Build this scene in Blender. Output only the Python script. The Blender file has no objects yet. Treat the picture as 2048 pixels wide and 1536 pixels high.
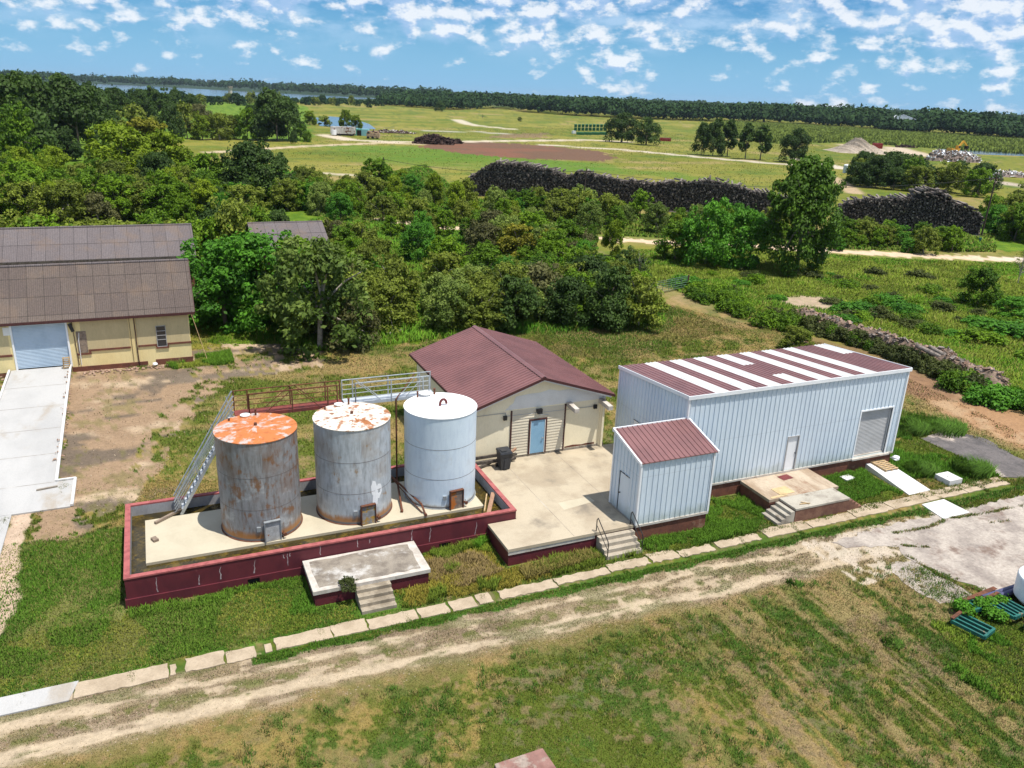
import bpy, math, random
import numpy as np
from mathutils import Vector, Matrix
rad = math.radians
SC = bpy.context.scene
COL = SC.collection
# ------------------------------------------------------------------ camera
CAM = np.array([2.461, -31.461, 20.182])
YAW, PIT, ROL, FPX = 0.4227, 0.34331, 0.0403, 1625.0
_F = np.array([math.sin(YAW)*math.cos(PIT), math.cos(YAW)*math.cos(PIT), -math.sin(PIT)])
_R = np.array([math.cos(YAW), -math.sin(YAW), 0.0]); _U = np.cross(_R, _F)
_R, _U = _R*math.cos(ROL)+_U*math.sin(ROL), -_R*math.sin(ROL)+_U*math.cos(ROL)
cd = bpy.data.cameras.new('camera'); cam = bpy.data.objects.new('camera', cd); COL.objects.link(cam)
cd.sensor_width = 36.0; cd.sensor_fit = 'HORIZONTAL'; cd.lens = 36.0*FPX/2048
cd.clip_start = 0.5; cd.clip_end = 40000
cam.matrix_world = Matrix(((_R[0], _U[0], -_F[0], CAM[0]), (_R[1], _U[1], -_F[1], CAM[1]), (_R[2], _U[2], -_F[2], CAM[2]), (0, 0, 0, 1)))
SC.camera = cam
# ------------------------------------------------------------------ light
SUN = Vector((0.205, -0.250, 1.0)).normalized()
EL = math.asin(SUN.z); AZ = math.atan2(SUN.x, SUN.y)
sl = bpy.data.lights.new('sun', 'SUN'); sl.energy = 5.0; sl.angle = rad(0.5); sl.color = (1.0, 0.945, 0.86)
so = bpy.data.objects.new('sun', sl); COL.objects.link(so)
so.rotation_euler = SUN.to_track_quat('Z', 'Y').to_euler(); so.location = (0, 0, 60)
SC.view_settings.view_transform = 'Standard'; SC.view_settings.look = 'None'
SC.view_settings.exposure = 0.24; SC.view_settings.gamma = 1.0
SC.cycles.max_bounces = 6; SC.cycles.diffuse_bounces = 3; SC.cycles.glossy_bounces = 2
SC.cycles.transparent_max_bounces = 4; SC.cycles.volume_bounces = 0
SC.cycles.use_denoising = True

def L(nt, a, b): nt.links.new(a, b)
def N(nt, typ, _p=None, **k):
    n = nt.nodes.new(typ)
    for a, v in (_p or {}).items(): setattr(n, a, v)
    for a, v in k.items():
        key = int(a[1:]) if a[0] == 'i' and a[1:].isdigit() else a
        s = n.inputs[key]
        if isinstance(v, bpy.types.NodeSocket): L(nt, v, s)
        else:
            if isinstance(v, tuple) and len(v) == 3 and s.type == 'RGBA': v = v+(1,)
            s.default_value = v
    return n
def MA(nt, op, a, b=None, c=None, clamp=False):
    k = {'i0': a}
    if b is not None: k['i1'] = b
    if c is not None: k['i2'] = c
    return N(nt, 'ShaderNodeMath', {'operation': op, 'use_clamp': clamp}, **k).outputs[0]
def VM(nt, op, a, b=None):
    k = {'i0': a}
    if b is not None: k['i1'] = b
    return N(nt, 'ShaderNodeVectorMath', {'operation': op}, **k).outputs[0]
def NZ(nt, vec, scale, detail=4, rough=0.55, dist=0.0, dim='3D'):
    return N(nt, 'ShaderNodeTexNoise', {'noise_dimensions': dim}, Vector=vec, Scale=float(scale), Detail=float(detail), Roughness=float(rough), Distortion=float(dist)).outputs[0]
def RG(nt, v, a, b, lo=0.0, hi=1.0, smooth=True):
    n = N(nt, 'ShaderNodeMapRange', {'interpolation_type': 'SMOOTHSTEP' if smooth else 'LINEAR'}, Value=v)
    n.inputs[1].default_value = a; n.inputs[2].default_value = b; n.inputs[3].default_value = lo; n.inputs[4].default_value = hi
    return n.outputs[0]
def MX(nt, fac, a, b, mode='MIX'):
    n = nt.nodes.new('ShaderNodeMix'); n.data_type = 'RGBA'; n.blend_type = mode
    for i, v in ((0, fac), (6, a), (7, b)):
        if isinstance(v, bpy.types.NodeSocket): L(nt, v, n.inputs[i])
        else: n.inputs[i].default_value = (tuple(v)+(1,) if i and len(v) == 3 else v)
    return n.outputs[2]
def coords(nt, which='Object', sc=(1, 1, 1)):
    o = nt.nodes.new('ShaderNodeTexCoord').outputs[which]
    return N(nt, 'ShaderNodeMapping', Vector=o, Scale=sc).outputs[0]

# ------------------------------------------------------------------ world: sky with cumulus
w = bpy.data.worlds.new('World'); SC.world = w; w.use_nodes = True
nt = w.node_tree; nt.nodes.clear()
sky = N(nt, 'ShaderNodeTexSky', {'sky_type': 'NISHITA', 'sun_disc': False, 'sun_elevation': EL, 'sun_rotation': AZ, 'air_density': 1.0, 'dust_density': 0.6, 'ozone_density': 2.5})
gen = nt.nodes.new('ShaderNodeTexCoord').outputs['Generated']
nrm = VM(nt, 'NORMALIZE', gen)
sep = N(nt, 'ShaderNodeSeparateXYZ', Vector=nrm)
el = sep.outputs[2]
az = MA(nt, 'ARCTAN2', sep.outputs[0], sep.outputs[1])
elev = MA(nt, 'ARCSINE', el)
def cloud(du, dv, seed):
    stretch = MA(nt, 'MULTIPLY', MA(nt, 'ADD', elev, dv), 1.75)
    v = N(nt, 'ShaderNodeCombineXYZ', X=MA(nt, 'ADD', az, du), Y=stretch, Z=seed).outputs[0]
    big = NZ(nt, v, 8.0, 2, 0.5)
    mid = NZ(nt, v, 33.0, 8, 0.55, 0.0)
    return MA(nt, 'ADD', MA(nt, 'MULTIPLY', big, 0.42), MA(nt, 'MULTIPLY', mid, 0.70))
c0 = cloud(0.0, 0.0, 3.7); c1 = cloud(0.004, 0.009, 3.7)
cover = RG(nt, elev, 0.012, 0.11, 0.630, 0.470, False)
side = RG(nt, az, 0.0, 0.95, 0.02, -0.045, False)
th = MA(nt, 'ADD', cover, side)
dens = RG(nt, MA(nt, 'SUBTRACT', c0, th), -0.02, 0.12)
shade = RG(nt, MA(nt, 'ADD', MA(nt, 'SUBTRACT', c1, c0), MA(nt, 'MULTIPLY', MA(nt, 'SUBTRACT', c0, th), .25)), -0.030, 0.07)
skyc = MX(nt, 1.0, sky.outputs[0], (0.42, 1.06, 1.70), 'MULTIPLY')
hz = RG(nt, elev, -0.01, 0.13, 1.0, 0.0)
skyc = MX(nt, MA(nt, 'MULTIPLY', hz, 0.75), skyc, (5.2, 10.0, 15.2))
ccol = MX(nt, shade, (16.0, 16.3, 16.8), (6.8, 9.7, 14.2))
skyc = MX(nt, MA(nt, 'MULTIPLY', dens, 0.80), skyc, ccol)
veil_v = N(nt, 'ShaderNodeCombineXYZ', X=az, Y=MA(nt, 'MULTIPLY', elev, 2.6), Z=9.2).outputs[0]
veil = MA(nt, 'MULTIPLY', RG(nt, NZ(nt, veil_v, 13.0, 6, 0.6), .44, .68), RG(nt, elev, .02, .09))
skyc = MX(nt, MA(nt, 'MULTIPLY', veil, MA(nt, 'MULTIPLY', MA(nt, 'SUBTRACT', 1.0, dens), .62)), skyc, (9.4, 12.4, 16.0))
bg = N(nt, 'ShaderNodeBackground', Color=skyc, Strength=0.054)
L(nt, bg.outputs[0], N(nt, 'ShaderNodeOutputWorld').inputs[0])

# ------------------------------------------------------------------ pixel rays -> real positions
def on(u, v, z=0.0, ax=2):
    d = _F + (u-1024)/FPX*_R - (v-768)/FPX*_U
    return CAM + (z-CAM[ax])/d[ax]*d
def G(u, v): q = on(u, v); return (q[0], q[1])
def dist(u, v): q = on(u, v); return float(np.linalg.norm(q-CAM))

# ------------------------------------------------------------------ materials
MATS = {}
def newmat(name):
    m = bpy.data.materials.new(name); m.use_nodes = True; t = m.node_tree
    b = t.nodes['Principled BSDF']; MATS[name] = m
    return m, t, b
def setb(t, b, col=None, rough=None, metal=None, bump=None, spec=None):
    for k, v in (('Base Color', col), ('Roughness', rough), ('Metallic', metal), ('Specular IOR Level', spec)):
        if v is None: continue
        if isinstance(v, bpy.types.NodeSocket): L(t, v, b.inputs[k])
        else: b.inputs[k].default_value = v+(1,) if isinstance(v, tuple) and len(v) == 3 else v
    if bump is not None:
        L(t, N(t, 'ShaderNodeBump', Height=bump[0], Strength=bump[1], Distance=bump[2]).outputs[0], b.inputs['Normal'])
def mat(name, c, c2=None, rough=0.75, metal=0.0, ns=3.0, nlo=0.4, nhi=0.65, fine=25.0, fa=0.18, bump=0.25, bd=0.01, sc=(1, 1, 1), c3=None, ns3=1.0, lo3=0.58, hi3=0.7, spec=0.4):
    m, t, b = newmat(name); v = coords(t, 'Object', sc)
    col = MX(t, RG(t, NZ(t, v, ns, 6, 0.6), nlo, nhi), c, c2 if c2 else tuple(x*0.8 for x in c))
    if c3: col = MX(t, RG(t, NZ(t, VM(t, 'ADD', v, (7.1, 3.3, 1.7)), ns3, 7, 0.65), lo3, hi3), col, c3)
    f = NZ(t, v, fine, 4, 0.7)
    k = RG(t, f, 0.25, 0.75, 1-fa, 1+fa, False)
    col = MX(t, 1.0, col, N(t, 'ShaderNodeCombineXYZ', X=k, Y=k, Z=k).outputs[0], 'MULTIPLY')
    setb(t, b, col, rough, metal, (f, bump, bd), spec)
    return m
conc = mat('concrete', (0.44, 0.375, 0.275), (0.34, 0.28, 0.20), 0.9, ns=0.5, fine=18, fa=0.1, c3=(0.20, 0.17, 0.13), ns3=0.42, lo3=0.52, hi3=0.74)
conc_pad = mat('pad_concrete', (0.48, 0.43, 0.32), (0.43, 0.38, 0.28), 0.9, ns=0.6, fine=22, fa=0.08)
conc_new = mat('new_concrete', (0.43, 0.423, 0.41), (0.37, 0.365, 0.355), 0.85, ns=0.35, fine=20, fa=0.08, c3=(0.34, 0.30, 0.25), ns3=0.35, lo3=0.56, hi3=0.7, sc=(1, .5, 1))
conc_white = mat('bright_concrete', (0.64, 0.63, 0.61), (0.55, 0.545, 0.53), 0.85, ns=0.6, fine=20, fa=0.05)
conc_old = mat('old_concrete', (0.27, 0.235, 0.19), (0.16, 0.135, 0.11), 0.93, ns=1.3, fine=16, fa=0.2, c3=(0.46, 0.44, 0.41), ns3=0.9, lo3=0.5, hi3=0.66)
conc_edge = mat('pale_concrete', (0.52, 0.48, 0.43), (0.40, 0.36, 0.31), 0.93, ns=2.0, fine=16, fa=0.2, c3=(0.25, 0.2, 0.16), ns3=2.2, lo3=0.62, hi3=0.7)
conc_rust = mat('stained_concrete', (0.44, 0.36, 0.27), (0.30, 0.22, 0.15), 0.93, ns=1.1, fine=16, fa=0.2, c3=(0.22, 0.12, 0.07), ns3=0.8, lo3=0.56, hi3=0.66, sc=(1, 0.35, 1))
walk = mat('walkway_concrete', (0.41, 0.33, 0.235), (0.33, 0.26, 0.18), 0.95, ns=1.2, fine=14, fa=0.16, c3=(0.30, 0.235, 0.16), ns3=1.1, lo3=0.58, hi3=0.7)
yardc = mat('yard_concrete', (0.40, 0.35, 0.30), (0.23, 0.195, 0.17), 0.95, ns=0.7, nlo=.35, nhi=.7, fine=7, fa=0.28, c3=(0.17, 0.12, 0.095), ns3=0.45, lo3=0.53, hi3=0.66)
maroon = mat('maroon_paint', (0.115, 0.018, 0.026), (0.085, 0.014, 0.022), 0.6, ns=1.5, fine=12, fa=0.15, c3=(0.20, 0.05, 0.055), ns3=1.8, lo3=0.62, hi3=0.75, sc=(1, 1, .6))
pink = mat('faded_red_paint', (0.36, 0.105, 0.10), (0.25, 0.065, 0.065), 0.8, ns=3, fine=15, fa=0.1)
brick = mat('red_brown_render', (0.17, 0.062, 0.038), (0.12, 0.045, 0.03), 0.9, ns=2, fine=10, fa=0.25, c3=(0.26, 0.15, 0.1), ns3=1.2, lo3=0.58, hi3=0.7)
innerw = mat('grey_render', (0.32, 0.32, 0.33), (0.24, 0.24, 0.25), 0.9, ns=1.5, fine=14, fa=0.12, sc=(1, 1, .4))
cream = mat('cream_render', (0.84, 0.76, 0.56), (0.79, 0.71, 0.51), 0.88, ns=0.8, fine=10, fa=0.06, c3=(0.66, 0.58, 0.42), ns3=0.9, lo3=0.6, hi3=0.75, sc=(1, 1, .5))
yellow = mat('yellow_render', (0.82, 0.68, 0.35), (0.77, 0.62, 0.30), 0.88, ns=0.6, fine=9, fa=0.08, c3=(0.30, 0.23, 0.12), ns3=1.3, lo3=0.62, hi3=0.76, sc=(1, 1, .3))
tanpanel = mat('grey_tan_render', (0.56, 0.46, 0.26), (0.50, 0.41, 0.23), 0.9, ns=0.7, fine=9, fa=0.08, c3=(0.2, 0.16, 0.1), ns3=1.6, lo3=0.64, hi3=0.74, sc=(1, 1, .25))
whitepaint = mat('white_paint', (0.72, 0.72, 0.70), (0.66, 0.66, 0.64), 0.7, ns=1, fine=10, fa=0.05)
bluew = mat('pale_blue_metal', (0.60, 0.685, 0.76), (0.55, 0.635, 0.72), 0.42, 0.0, ns=0.7, fine=6, fa=0.04, bump=0.12, bd=.02, spec=0.5, sc=(1, 1, .35), c3=(0.44, 0.50, 0.55), ns3=1.6, lo3=.62, hi3=.8)
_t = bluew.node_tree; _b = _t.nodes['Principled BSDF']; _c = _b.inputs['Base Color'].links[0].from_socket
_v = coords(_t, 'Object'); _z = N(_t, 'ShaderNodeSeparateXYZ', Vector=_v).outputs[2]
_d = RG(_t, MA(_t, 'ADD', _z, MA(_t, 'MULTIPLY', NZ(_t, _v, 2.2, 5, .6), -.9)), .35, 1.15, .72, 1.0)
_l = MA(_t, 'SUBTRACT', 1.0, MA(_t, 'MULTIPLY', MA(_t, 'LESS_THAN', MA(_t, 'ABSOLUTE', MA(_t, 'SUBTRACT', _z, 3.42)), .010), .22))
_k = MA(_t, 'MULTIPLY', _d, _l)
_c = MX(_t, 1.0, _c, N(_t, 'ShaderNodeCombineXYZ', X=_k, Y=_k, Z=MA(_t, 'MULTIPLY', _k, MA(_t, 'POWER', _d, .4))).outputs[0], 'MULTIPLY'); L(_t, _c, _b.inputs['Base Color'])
trimw = mat('white_metal_trim', (0.78, 0.80, 0.82), (0.74, 0.76, 0.78), 0.4, ns=1, fine=6, fa=0.03, bump=0.03)
roofm = mat('maroon_metal_roof', (0.200, 0.090, 0.086), (0.160, 0.072, 0.070), 0.42, 0.0, ns=0.6, fine=4, fa=0.08, bump=0.04, spec=0.6)
roofw = mat('white_metal_roof', (0.68, 0.68, 0.665), (0.60, 0.60, 0.585), 0.5, ns=0.7, fine=5, fa=0.05, bump=0.04)
shutter = mat('grey_shutter', (0.40, 0.40, 0.40), (0.36, 0.36, 0.36), 0.5, ns=1, fine=6, fa=0.04)
shutterb = mat('pale_blue_shutter', (0.42, 0.52, 0.62), (0.36, 0.46, 0.56), 0.5, ns=1, fine=6, fa=0.04)
bluedoor = mat('blue_door', (0.22, 0.40, 0.56), (0.19, 0.36, 0.52), 0.5, ns=1, fine=6, fa=0.04)
darkred = mat('dark_red_trim', (0.07, 0.022, 0.02), None, 0.6)
galv = mat('galvanised_steel', (0.42, 0.45, 0.47), (0.32, 0.35, 0.37), 0.45, 0.5, ns=4, fine=20, fa=0.12)
rusty = mat('rusty_steel', (0.15, 0.055, 0.028), (0.085, 0.035, 0.02), 0.9, ns=5, fine=30, fa=0.3)
black = mat('black_metal', (0.015, 0.015, 0.017), None, 0.45)
binm = mat('dark_grey_plastic', (0.035, 0.038, 0.045), None, 0.45)
dark = mat('dark_void', (0.012, 0.011, 0.01), None, 0.9)
wood = mat('pale_wood', (0.48, 0.34, 0.18), (0.36, 0.25, 0.13), 0.8, ns=5, fine=30, fa=0.2)
woodg = mat('weathered_wood', (0.26, 0.20, 0.15), (0.17, 0.13, 0.10), 0.9, ns=5, fine=30, fa=0.25)
glass = mat('dark_glass', (0.03, 0.035, 0.04), None, 0.15, spec=0.7)
tealm = mat('teal_paint', (0.014, 0.13, 0.105), (0.012, 0.08, 0.07), 0.6, ns=4, fine=20, fa=0.2, c3=(0.2, 0.13, 0.08), ns3=3, lo3=0.6, hi3=0.66)
greenm = mat('green_paint', (0.015, 0.13, 0.045), (0.01, 0.09, 0.035), 0.6, ns=2)
redm = mat('red_paint', (0.25, 0.03, 0.02), None, 0.7)
yel = mat('yellow_machine_paint', (0.62, 0.33, 0.03), None, 0.5)
purple = mat('purple_grey_metal', (0.07, 0.07, 0.15), (0.05, 0.05, 0.11), 0.5)
barkm = mat('bark', (0.15, 0.12, 0.095), (0.09, 0.072, 0.055), 0.95, ns=4, fine=15, fa=0.3, sc=(1, 1, .3))
barkp = mat('pale_bark', (0.36, 0.32, 0.27), (0.24, 0.21, 0.18), 0.95, ns=4, fine=15, fa=0.3)
tie = mat('charred_timber', (0.070, 0.057, 0.047), (0.030, 0.025, 0.021), 0.95, ns=2.5, fine=12, fa=0.5, c3=(0.24, 0.20, 0.165), ns3=3.0, lo3=0.52, hi3=0.64)
tiel = mat('grey_timber', (0.26, 0.22, 0.19), (0.11, 0.092, 0.08), 0.95, ns=2.5, fine=12, fa=0.4)
rubb = mat('rubble', (0.36, 0.25, 0.18), (0.28, 0.17, 0.12), 0.95, ns=3, fine=10, fa=0.4, bump=0.8, bd=0.05)
gravel = mat('gravel', (0.36, 0.30, 0.235), (0.27, 0.22, 0.165), 0.95, ns=0.35, fine=1.2, fa=0.35, bump=0.8, bd=0.3)
chips = mat('wood_chips', (0.24, 0.17, 0.125), (0.11, 0.08, 0.06), 0.95, ns=1.5, fine=8, fa=0.45, bump=0.9, bd=0.06)
wire = mat('wire', (0.03, 0.03, 0.03), None, 0.6)
puddle_m = mat('algae_mud', (0.050, 0.036, 0.008), (0.022, 0.018, 0.007), 0.14, ns=1.3, fine=7, fa=0.4, c3=(0.115, 0.078, 0.012), ns3=1.8, lo3=0.5, hi3=0.66, bump=0.5, bd=0.02)

def water_mat():
    m, t, b = newmat('water'); v = coords(t, 'Object')
    setb(t, b, (0.035, 0.06, 0.085), 0.12, 0.0, (NZ(t, v, 0.6, 4), 0.15, 0.1))
water_mat()

def roof_fibre(name, c, c2):
    m, t, b = newmat(name); v = coords(t, 'Object')
    s = N(t, 'ShaderNodeSeparateXYZ', Vector=v)
    br = N(t, 'ShaderNodeTexBrick', {'offset': 0.0}, Vector=N(t, 'ShaderNodeCombineXYZ', X=s.outputs[0], Y=MA(t, 'MULTIPLY', s.outputs[2], 1.0)).outputs[0],
           Color1=c, Color2=c2, Mortar=(c[0]*.35, c[1]*.35, c[2]*.35), Scale=1.0)
    br.inputs['Mortar Size'].default_value = 0.018; br.inputs['Brick Width'].default_value = 1.06; br.inputs['Row Height'].default_value = 1.08
    wv = MA(t, 'SINE', MA(t, 'MULTIPLY', s.outputs[0], 6.283/0.13))
    f = NZ(t, v, 9, 6, 0.7)
    k = RG(t, f, .3, .7, .72, 1.28, False)
    col = MX(t, 1.0, br.outputs[0], N(t, 'ShaderNodeCombineXYZ', X=k, Y=k, Z=k).outputs[0], 'MULTIPLY')
    big = RG(t, NZ(t, v, 0.5, 6, .65), .5, .7)
    col = MX(t, MA(t, 'MULTIPLY', big, .45), col, (0.19, 0.13, 0.09))
    setb(t, b, col, 0.92, 0, (MA(t, 'ADD', wv, MA(t, 'MULTIPLY', f, .5)), 0.6, 0.03))
roof_fibre('fibre_cement_brown', (0.135, 0.105, 0.088), (0.105, 0.08, 0.07))
roof_fibre('fibre_cement_grey', (0.15, 0.128, 0.128), (0.125, 0.105, 0.105))

def tank_mat(name, base, base2, rustc, rust_amt, lid, lidrust, lid_lo, stain, top, white=False):
    m, t, b = newmat(name); v = coords(t, 'Object'); s = N(t, 'ShaderNodeSeparateXYZ', Vector=v)
    ang = MA(t, 'ARCTAN2', s.outputs[0], s.outputs[1]); z = s.outputs[2]
    sv = N(t, 'ShaderNodeCombineXYZ', X=MA(t, 'MULTIPLY', ang, 1.8), Y=MA(t, 'MULTIPLY', z, .22), Z=0.0).outputs[0]
    blot = N(t, 'ShaderNodeCombineXYZ', X=MA(t, 'MULTIPLY', ang, 1.5), Y=MA(t, 'MULTIPLY', z, .9), Z=4.0).outputs[0]
    streak = NZ(t, sv, 5.5, 8, .68); bl = NZ(t, blot, 1.5, 8, .62, .5); bl2 = NZ(t, VM(t, 'ADD', blot, (9, 2, 1)), 1.1, 7, .6)
    col = MX(t, RG(t, streak, .40, .68), base, base2)
    col = MX(t, MA(t, 'MULTIPLY', RG(t, bl2, .55, .72), stain), col, (0.60, 0.63, 0.65) if not white else (0.42, 0.43, 0.42))
    ru = MA(t, 'ADD', MA(t, 'MULTIPLY', bl, .6), MA(t, 'MULTIPLY', streak, .4))
    col = MX(t, MA(t, 'MULTIPLY', RG(t, ru, rust_amt, rust_amt+.10), .85), col, rustc)
    if not white: col = MX(t, MA(t, 'MULTIPLY', RG(t, MA(t, 'ADD', NZ(t, VM(t, 'ADD', blot, (3, 8, 5)), .75, 6, .6), MA(t, 'MULTIPLY', z, .012)), .50, .66), .40 if rust_amt < .53 else .30), col, tuple(x*.8 for x in rustc))
    # rust band that has crept up from the wet base, and a dark band at the very bottom
    up = MA(t, 'ADD', z, MA(t, 'MULTIPLY', NZ(t, sv, 3.0, 5, .6), -.55))
    foot = RG(t, up, -.05 if not white else -.22, .28 if not white else -.02, 1, 0)
    col = MX(t, MA(t, 'MULTIPLY', foot, .9), col, (0.30, 0.125, 0.025) if not white else (0.33, 0.30, 0.25))
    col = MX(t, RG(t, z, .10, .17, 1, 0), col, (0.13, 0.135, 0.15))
    # lid
    r = MA(t, 'SQRT', MA(t, 'ADD', MA(t, 'MULTIPLY', s.outputs[0], s.outputs[0]), MA(t, 'MULTIPLY', s.outputs[1], s.outputs[1])))
    lv = N(t, 'ShaderNodeCombineXYZ', X=MA(t, 'MULTIPLY', ang, 1.4), Y=MA(t, 'MULTIPLY', r, .55), Z=2.0).outputs[0]
    ln = MA(t, 'ADD', MA(t, 'MULTIPLY', NZ(t, lv, 2.2, 8, .65, .4), .5), MA(t, 'MULTIPLY', NZ(t, v, 1.6, 8, .65, .6), .5))
    lc = MX(t, RG(t, ln, lid_lo, lid_lo+.07), lid, lidrust)
    lc = MX(t, RG(t, NZ(t, v, 3.1, 6, .6), .52, .66), lc, tuple(.72*x for x in lidrust) if not white else lid) if not white else lc
    col = MX(t, RG(t, z, top-.012, top-.004), col, lc)
    setb(t, b, col, 0.5 if not white else 0.38, 0.12 if not white else 0.0, (NZ(t, v, 2.5, 3), .15, .03))
    return m
tank_mat('tank_rust_grey', (0.265, 0.268, 0.28), (0.155, 0.150, 0.150), (0.21, 0.095, 0.035), .505, (0.50, 0.43, 0.39), (0.56, 0.175, 0.045), .425, .55, 4.735)
tank_mat('tank_pale_grey', (0.47, 0.51, 0.55), (0.31, 0.335, 0.36), (0.32, 0.20, 0.09), .555, (0.75, 0.69, 0.60), (0.36, 0.13, 0.035), .50, .8, 4.735)
tank_mat('tank_white', (0.60, 0.70, 0.79), (0.53, 0.63, 0.73), (0.47, 0.44, 0.38), .66, (0.80, 0.80, 0.79), (0.74, 0.72, 0.66), .66, .30, 4.735, True)

def veg(name, dark_c, light_c, trans=0.25, attr='lc', rnd=0.48, spec=.14):
    m, t, b = newmat(name)
    a = N(t, 'ShaderNodeAttribute', {'attribute_name': attr})
    s = N(t, 'ShaderNodeSeparateColor', Color=a.outputs[0])
    oi = nt_r = N(t, 'ShaderNodeObjectInfo').outputs['Random']
    f = MA(t, 'ADD', MA(t, 'MULTIPLY', s.outputs[0], 1-rnd), MA(t, 'MULTIPLY', oi, rnd), clamp=True)
    col = MX(t, f, dark_c, light_c)
    k = RG(t, s.outputs[1], 0, 1, .65, 1.35, False)
    col = MX(t, 1.0, col, N(t, 'ShaderNodeCombineXYZ', X=k, Y=k, Z=k).outputs[0], 'MULTIPLY')
    setb(t, b, col, .6, 0, None, spec)
    ge = t.nodes.new('ShaderNodeNewGeometry').outputs['Normal']
    L(t, VM(t, 'NORMALIZE', VM(t, 'ADD', ge, (.12, -.14, .55))), b.inputs['Normal'])
    tr = N(t, 'ShaderNodeBsdfTranslucent', Color=MX(t, 1.0, col, (1.1, 1.25, .5), 'MULTIPLY'))
    mx = N(t, 'ShaderNodeMixShader', Fac=trans); L(t, b.outputs[0], mx.inputs[1]); L(t, tr.outputs[0], mx.inputs[2])
    L(t, mx.outputs[0], t.nodes['Material Output'].inputs[0])
    return m
veg('leaf_green', (0.030, 0.080, 0.004), (0.155, 0.265, 0.010))
veg('leaf_mid', (0.022, 0.060, 0.006), (0.085, 0.165, 0.013))
veg('leaf_scrub', (0.028, 0.040, 0.010), (0.095, 0.115, 0.028))
veg('leaf_olive', (0.050, 0.072, 0.008), (0.195, 0.240, 0.028))
veg('leaf_willow', (0.075, 0.125, 0.005), (0.210, 0.285, 0.012))
veg('leaf_dark', (0.020, 0.045, 0.008), (0.065, 0.115, 0.020))
veg('leaf_pale', (0.050, 0.090, 0.012), (0.210, 0.275, 0.055))
veg('leaf_yellow', (0.105, 0.125, 0.010), (0.240, 0.220, 0.020))
veg('leaf_vivid', (0.030, 0.110, 0.008), (0.100, 0.260, 0.018))
veg('leaf_brown', (0.060, 0.062, 0.020), (0.140, 0.140, 0.050))
veg('leaf_far', (0.013, 0.034, 0.013), (0.036, 0.070, 0.021), .1, spec=.03)

def colattr(name, trans=0.0, rough=.85, attr='gc'):
    m, t, b = newmat(name)
    a = N(t, 'ShaderNodeAttribute', {'attribute_name': attr})
    setb(t, b, a.outputs[0], rough, 0, None, .1)
    ge = t.nodes.new('ShaderNodeNewGeometry').outputs['Normal']
    L(t, VM(t, 'NORMALIZE', VM(t, 'ADD', N(t, 'ShaderNodeVectorMath', {'operation': 'SCALE'}, i0=ge, Scale=.45).outputs[0], (.1, -.12, 1.0))), b.inputs['Normal'])
    if trans:
        tr = N(t, 'ShaderNodeBsdfTranslucent', Color=a.outputs[0])
        mx = N(t, 'ShaderNodeMixShader', Fac=trans); L(t, b.outputs[0], mx.inputs[1]); L(t, tr.outputs[0], mx.inputs[2])
        L(t, mx.outputs[0], t.nodes['Material Output'].inputs[0])
colattr('grass_blade', .2)
def ground_mat():
    m, t, b = newmat('ground'); v = coords(t, 'Object')
    a = N(t, 'ShaderNodeAttribute', {'attribute_name': 'gc'})
    n1 = NZ(t, v, 0.9, 8, .7); n2 = NZ(t, v, 5.0, 6, .75); n3 = NZ(t, v, 28.0, 3, .7)
    k = MA(t, 'ADD', RG(t, n1, .3, .7, -.16, .16, False), MA(t, 'ADD', RG(t, n2, .3, .7, -.22, .22, False), RG(t, n3, .3, .7, -.12, .12, False)))
    k = MA(t, 'ADD', k, 1.0)
    col = MX(t, 1.0, a.outputs[0], N(t, 'ShaderNodeCombineXYZ', X=k, Y=k, Z=k).outputs[0], 'MULTIPLY')
    setb(t, b, col, .95, 0, (MA(t, 'ADD', n2, MA(t, 'MULTIPLY', n3, .4)), .55, .06), .15)
ground_mat()

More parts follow.
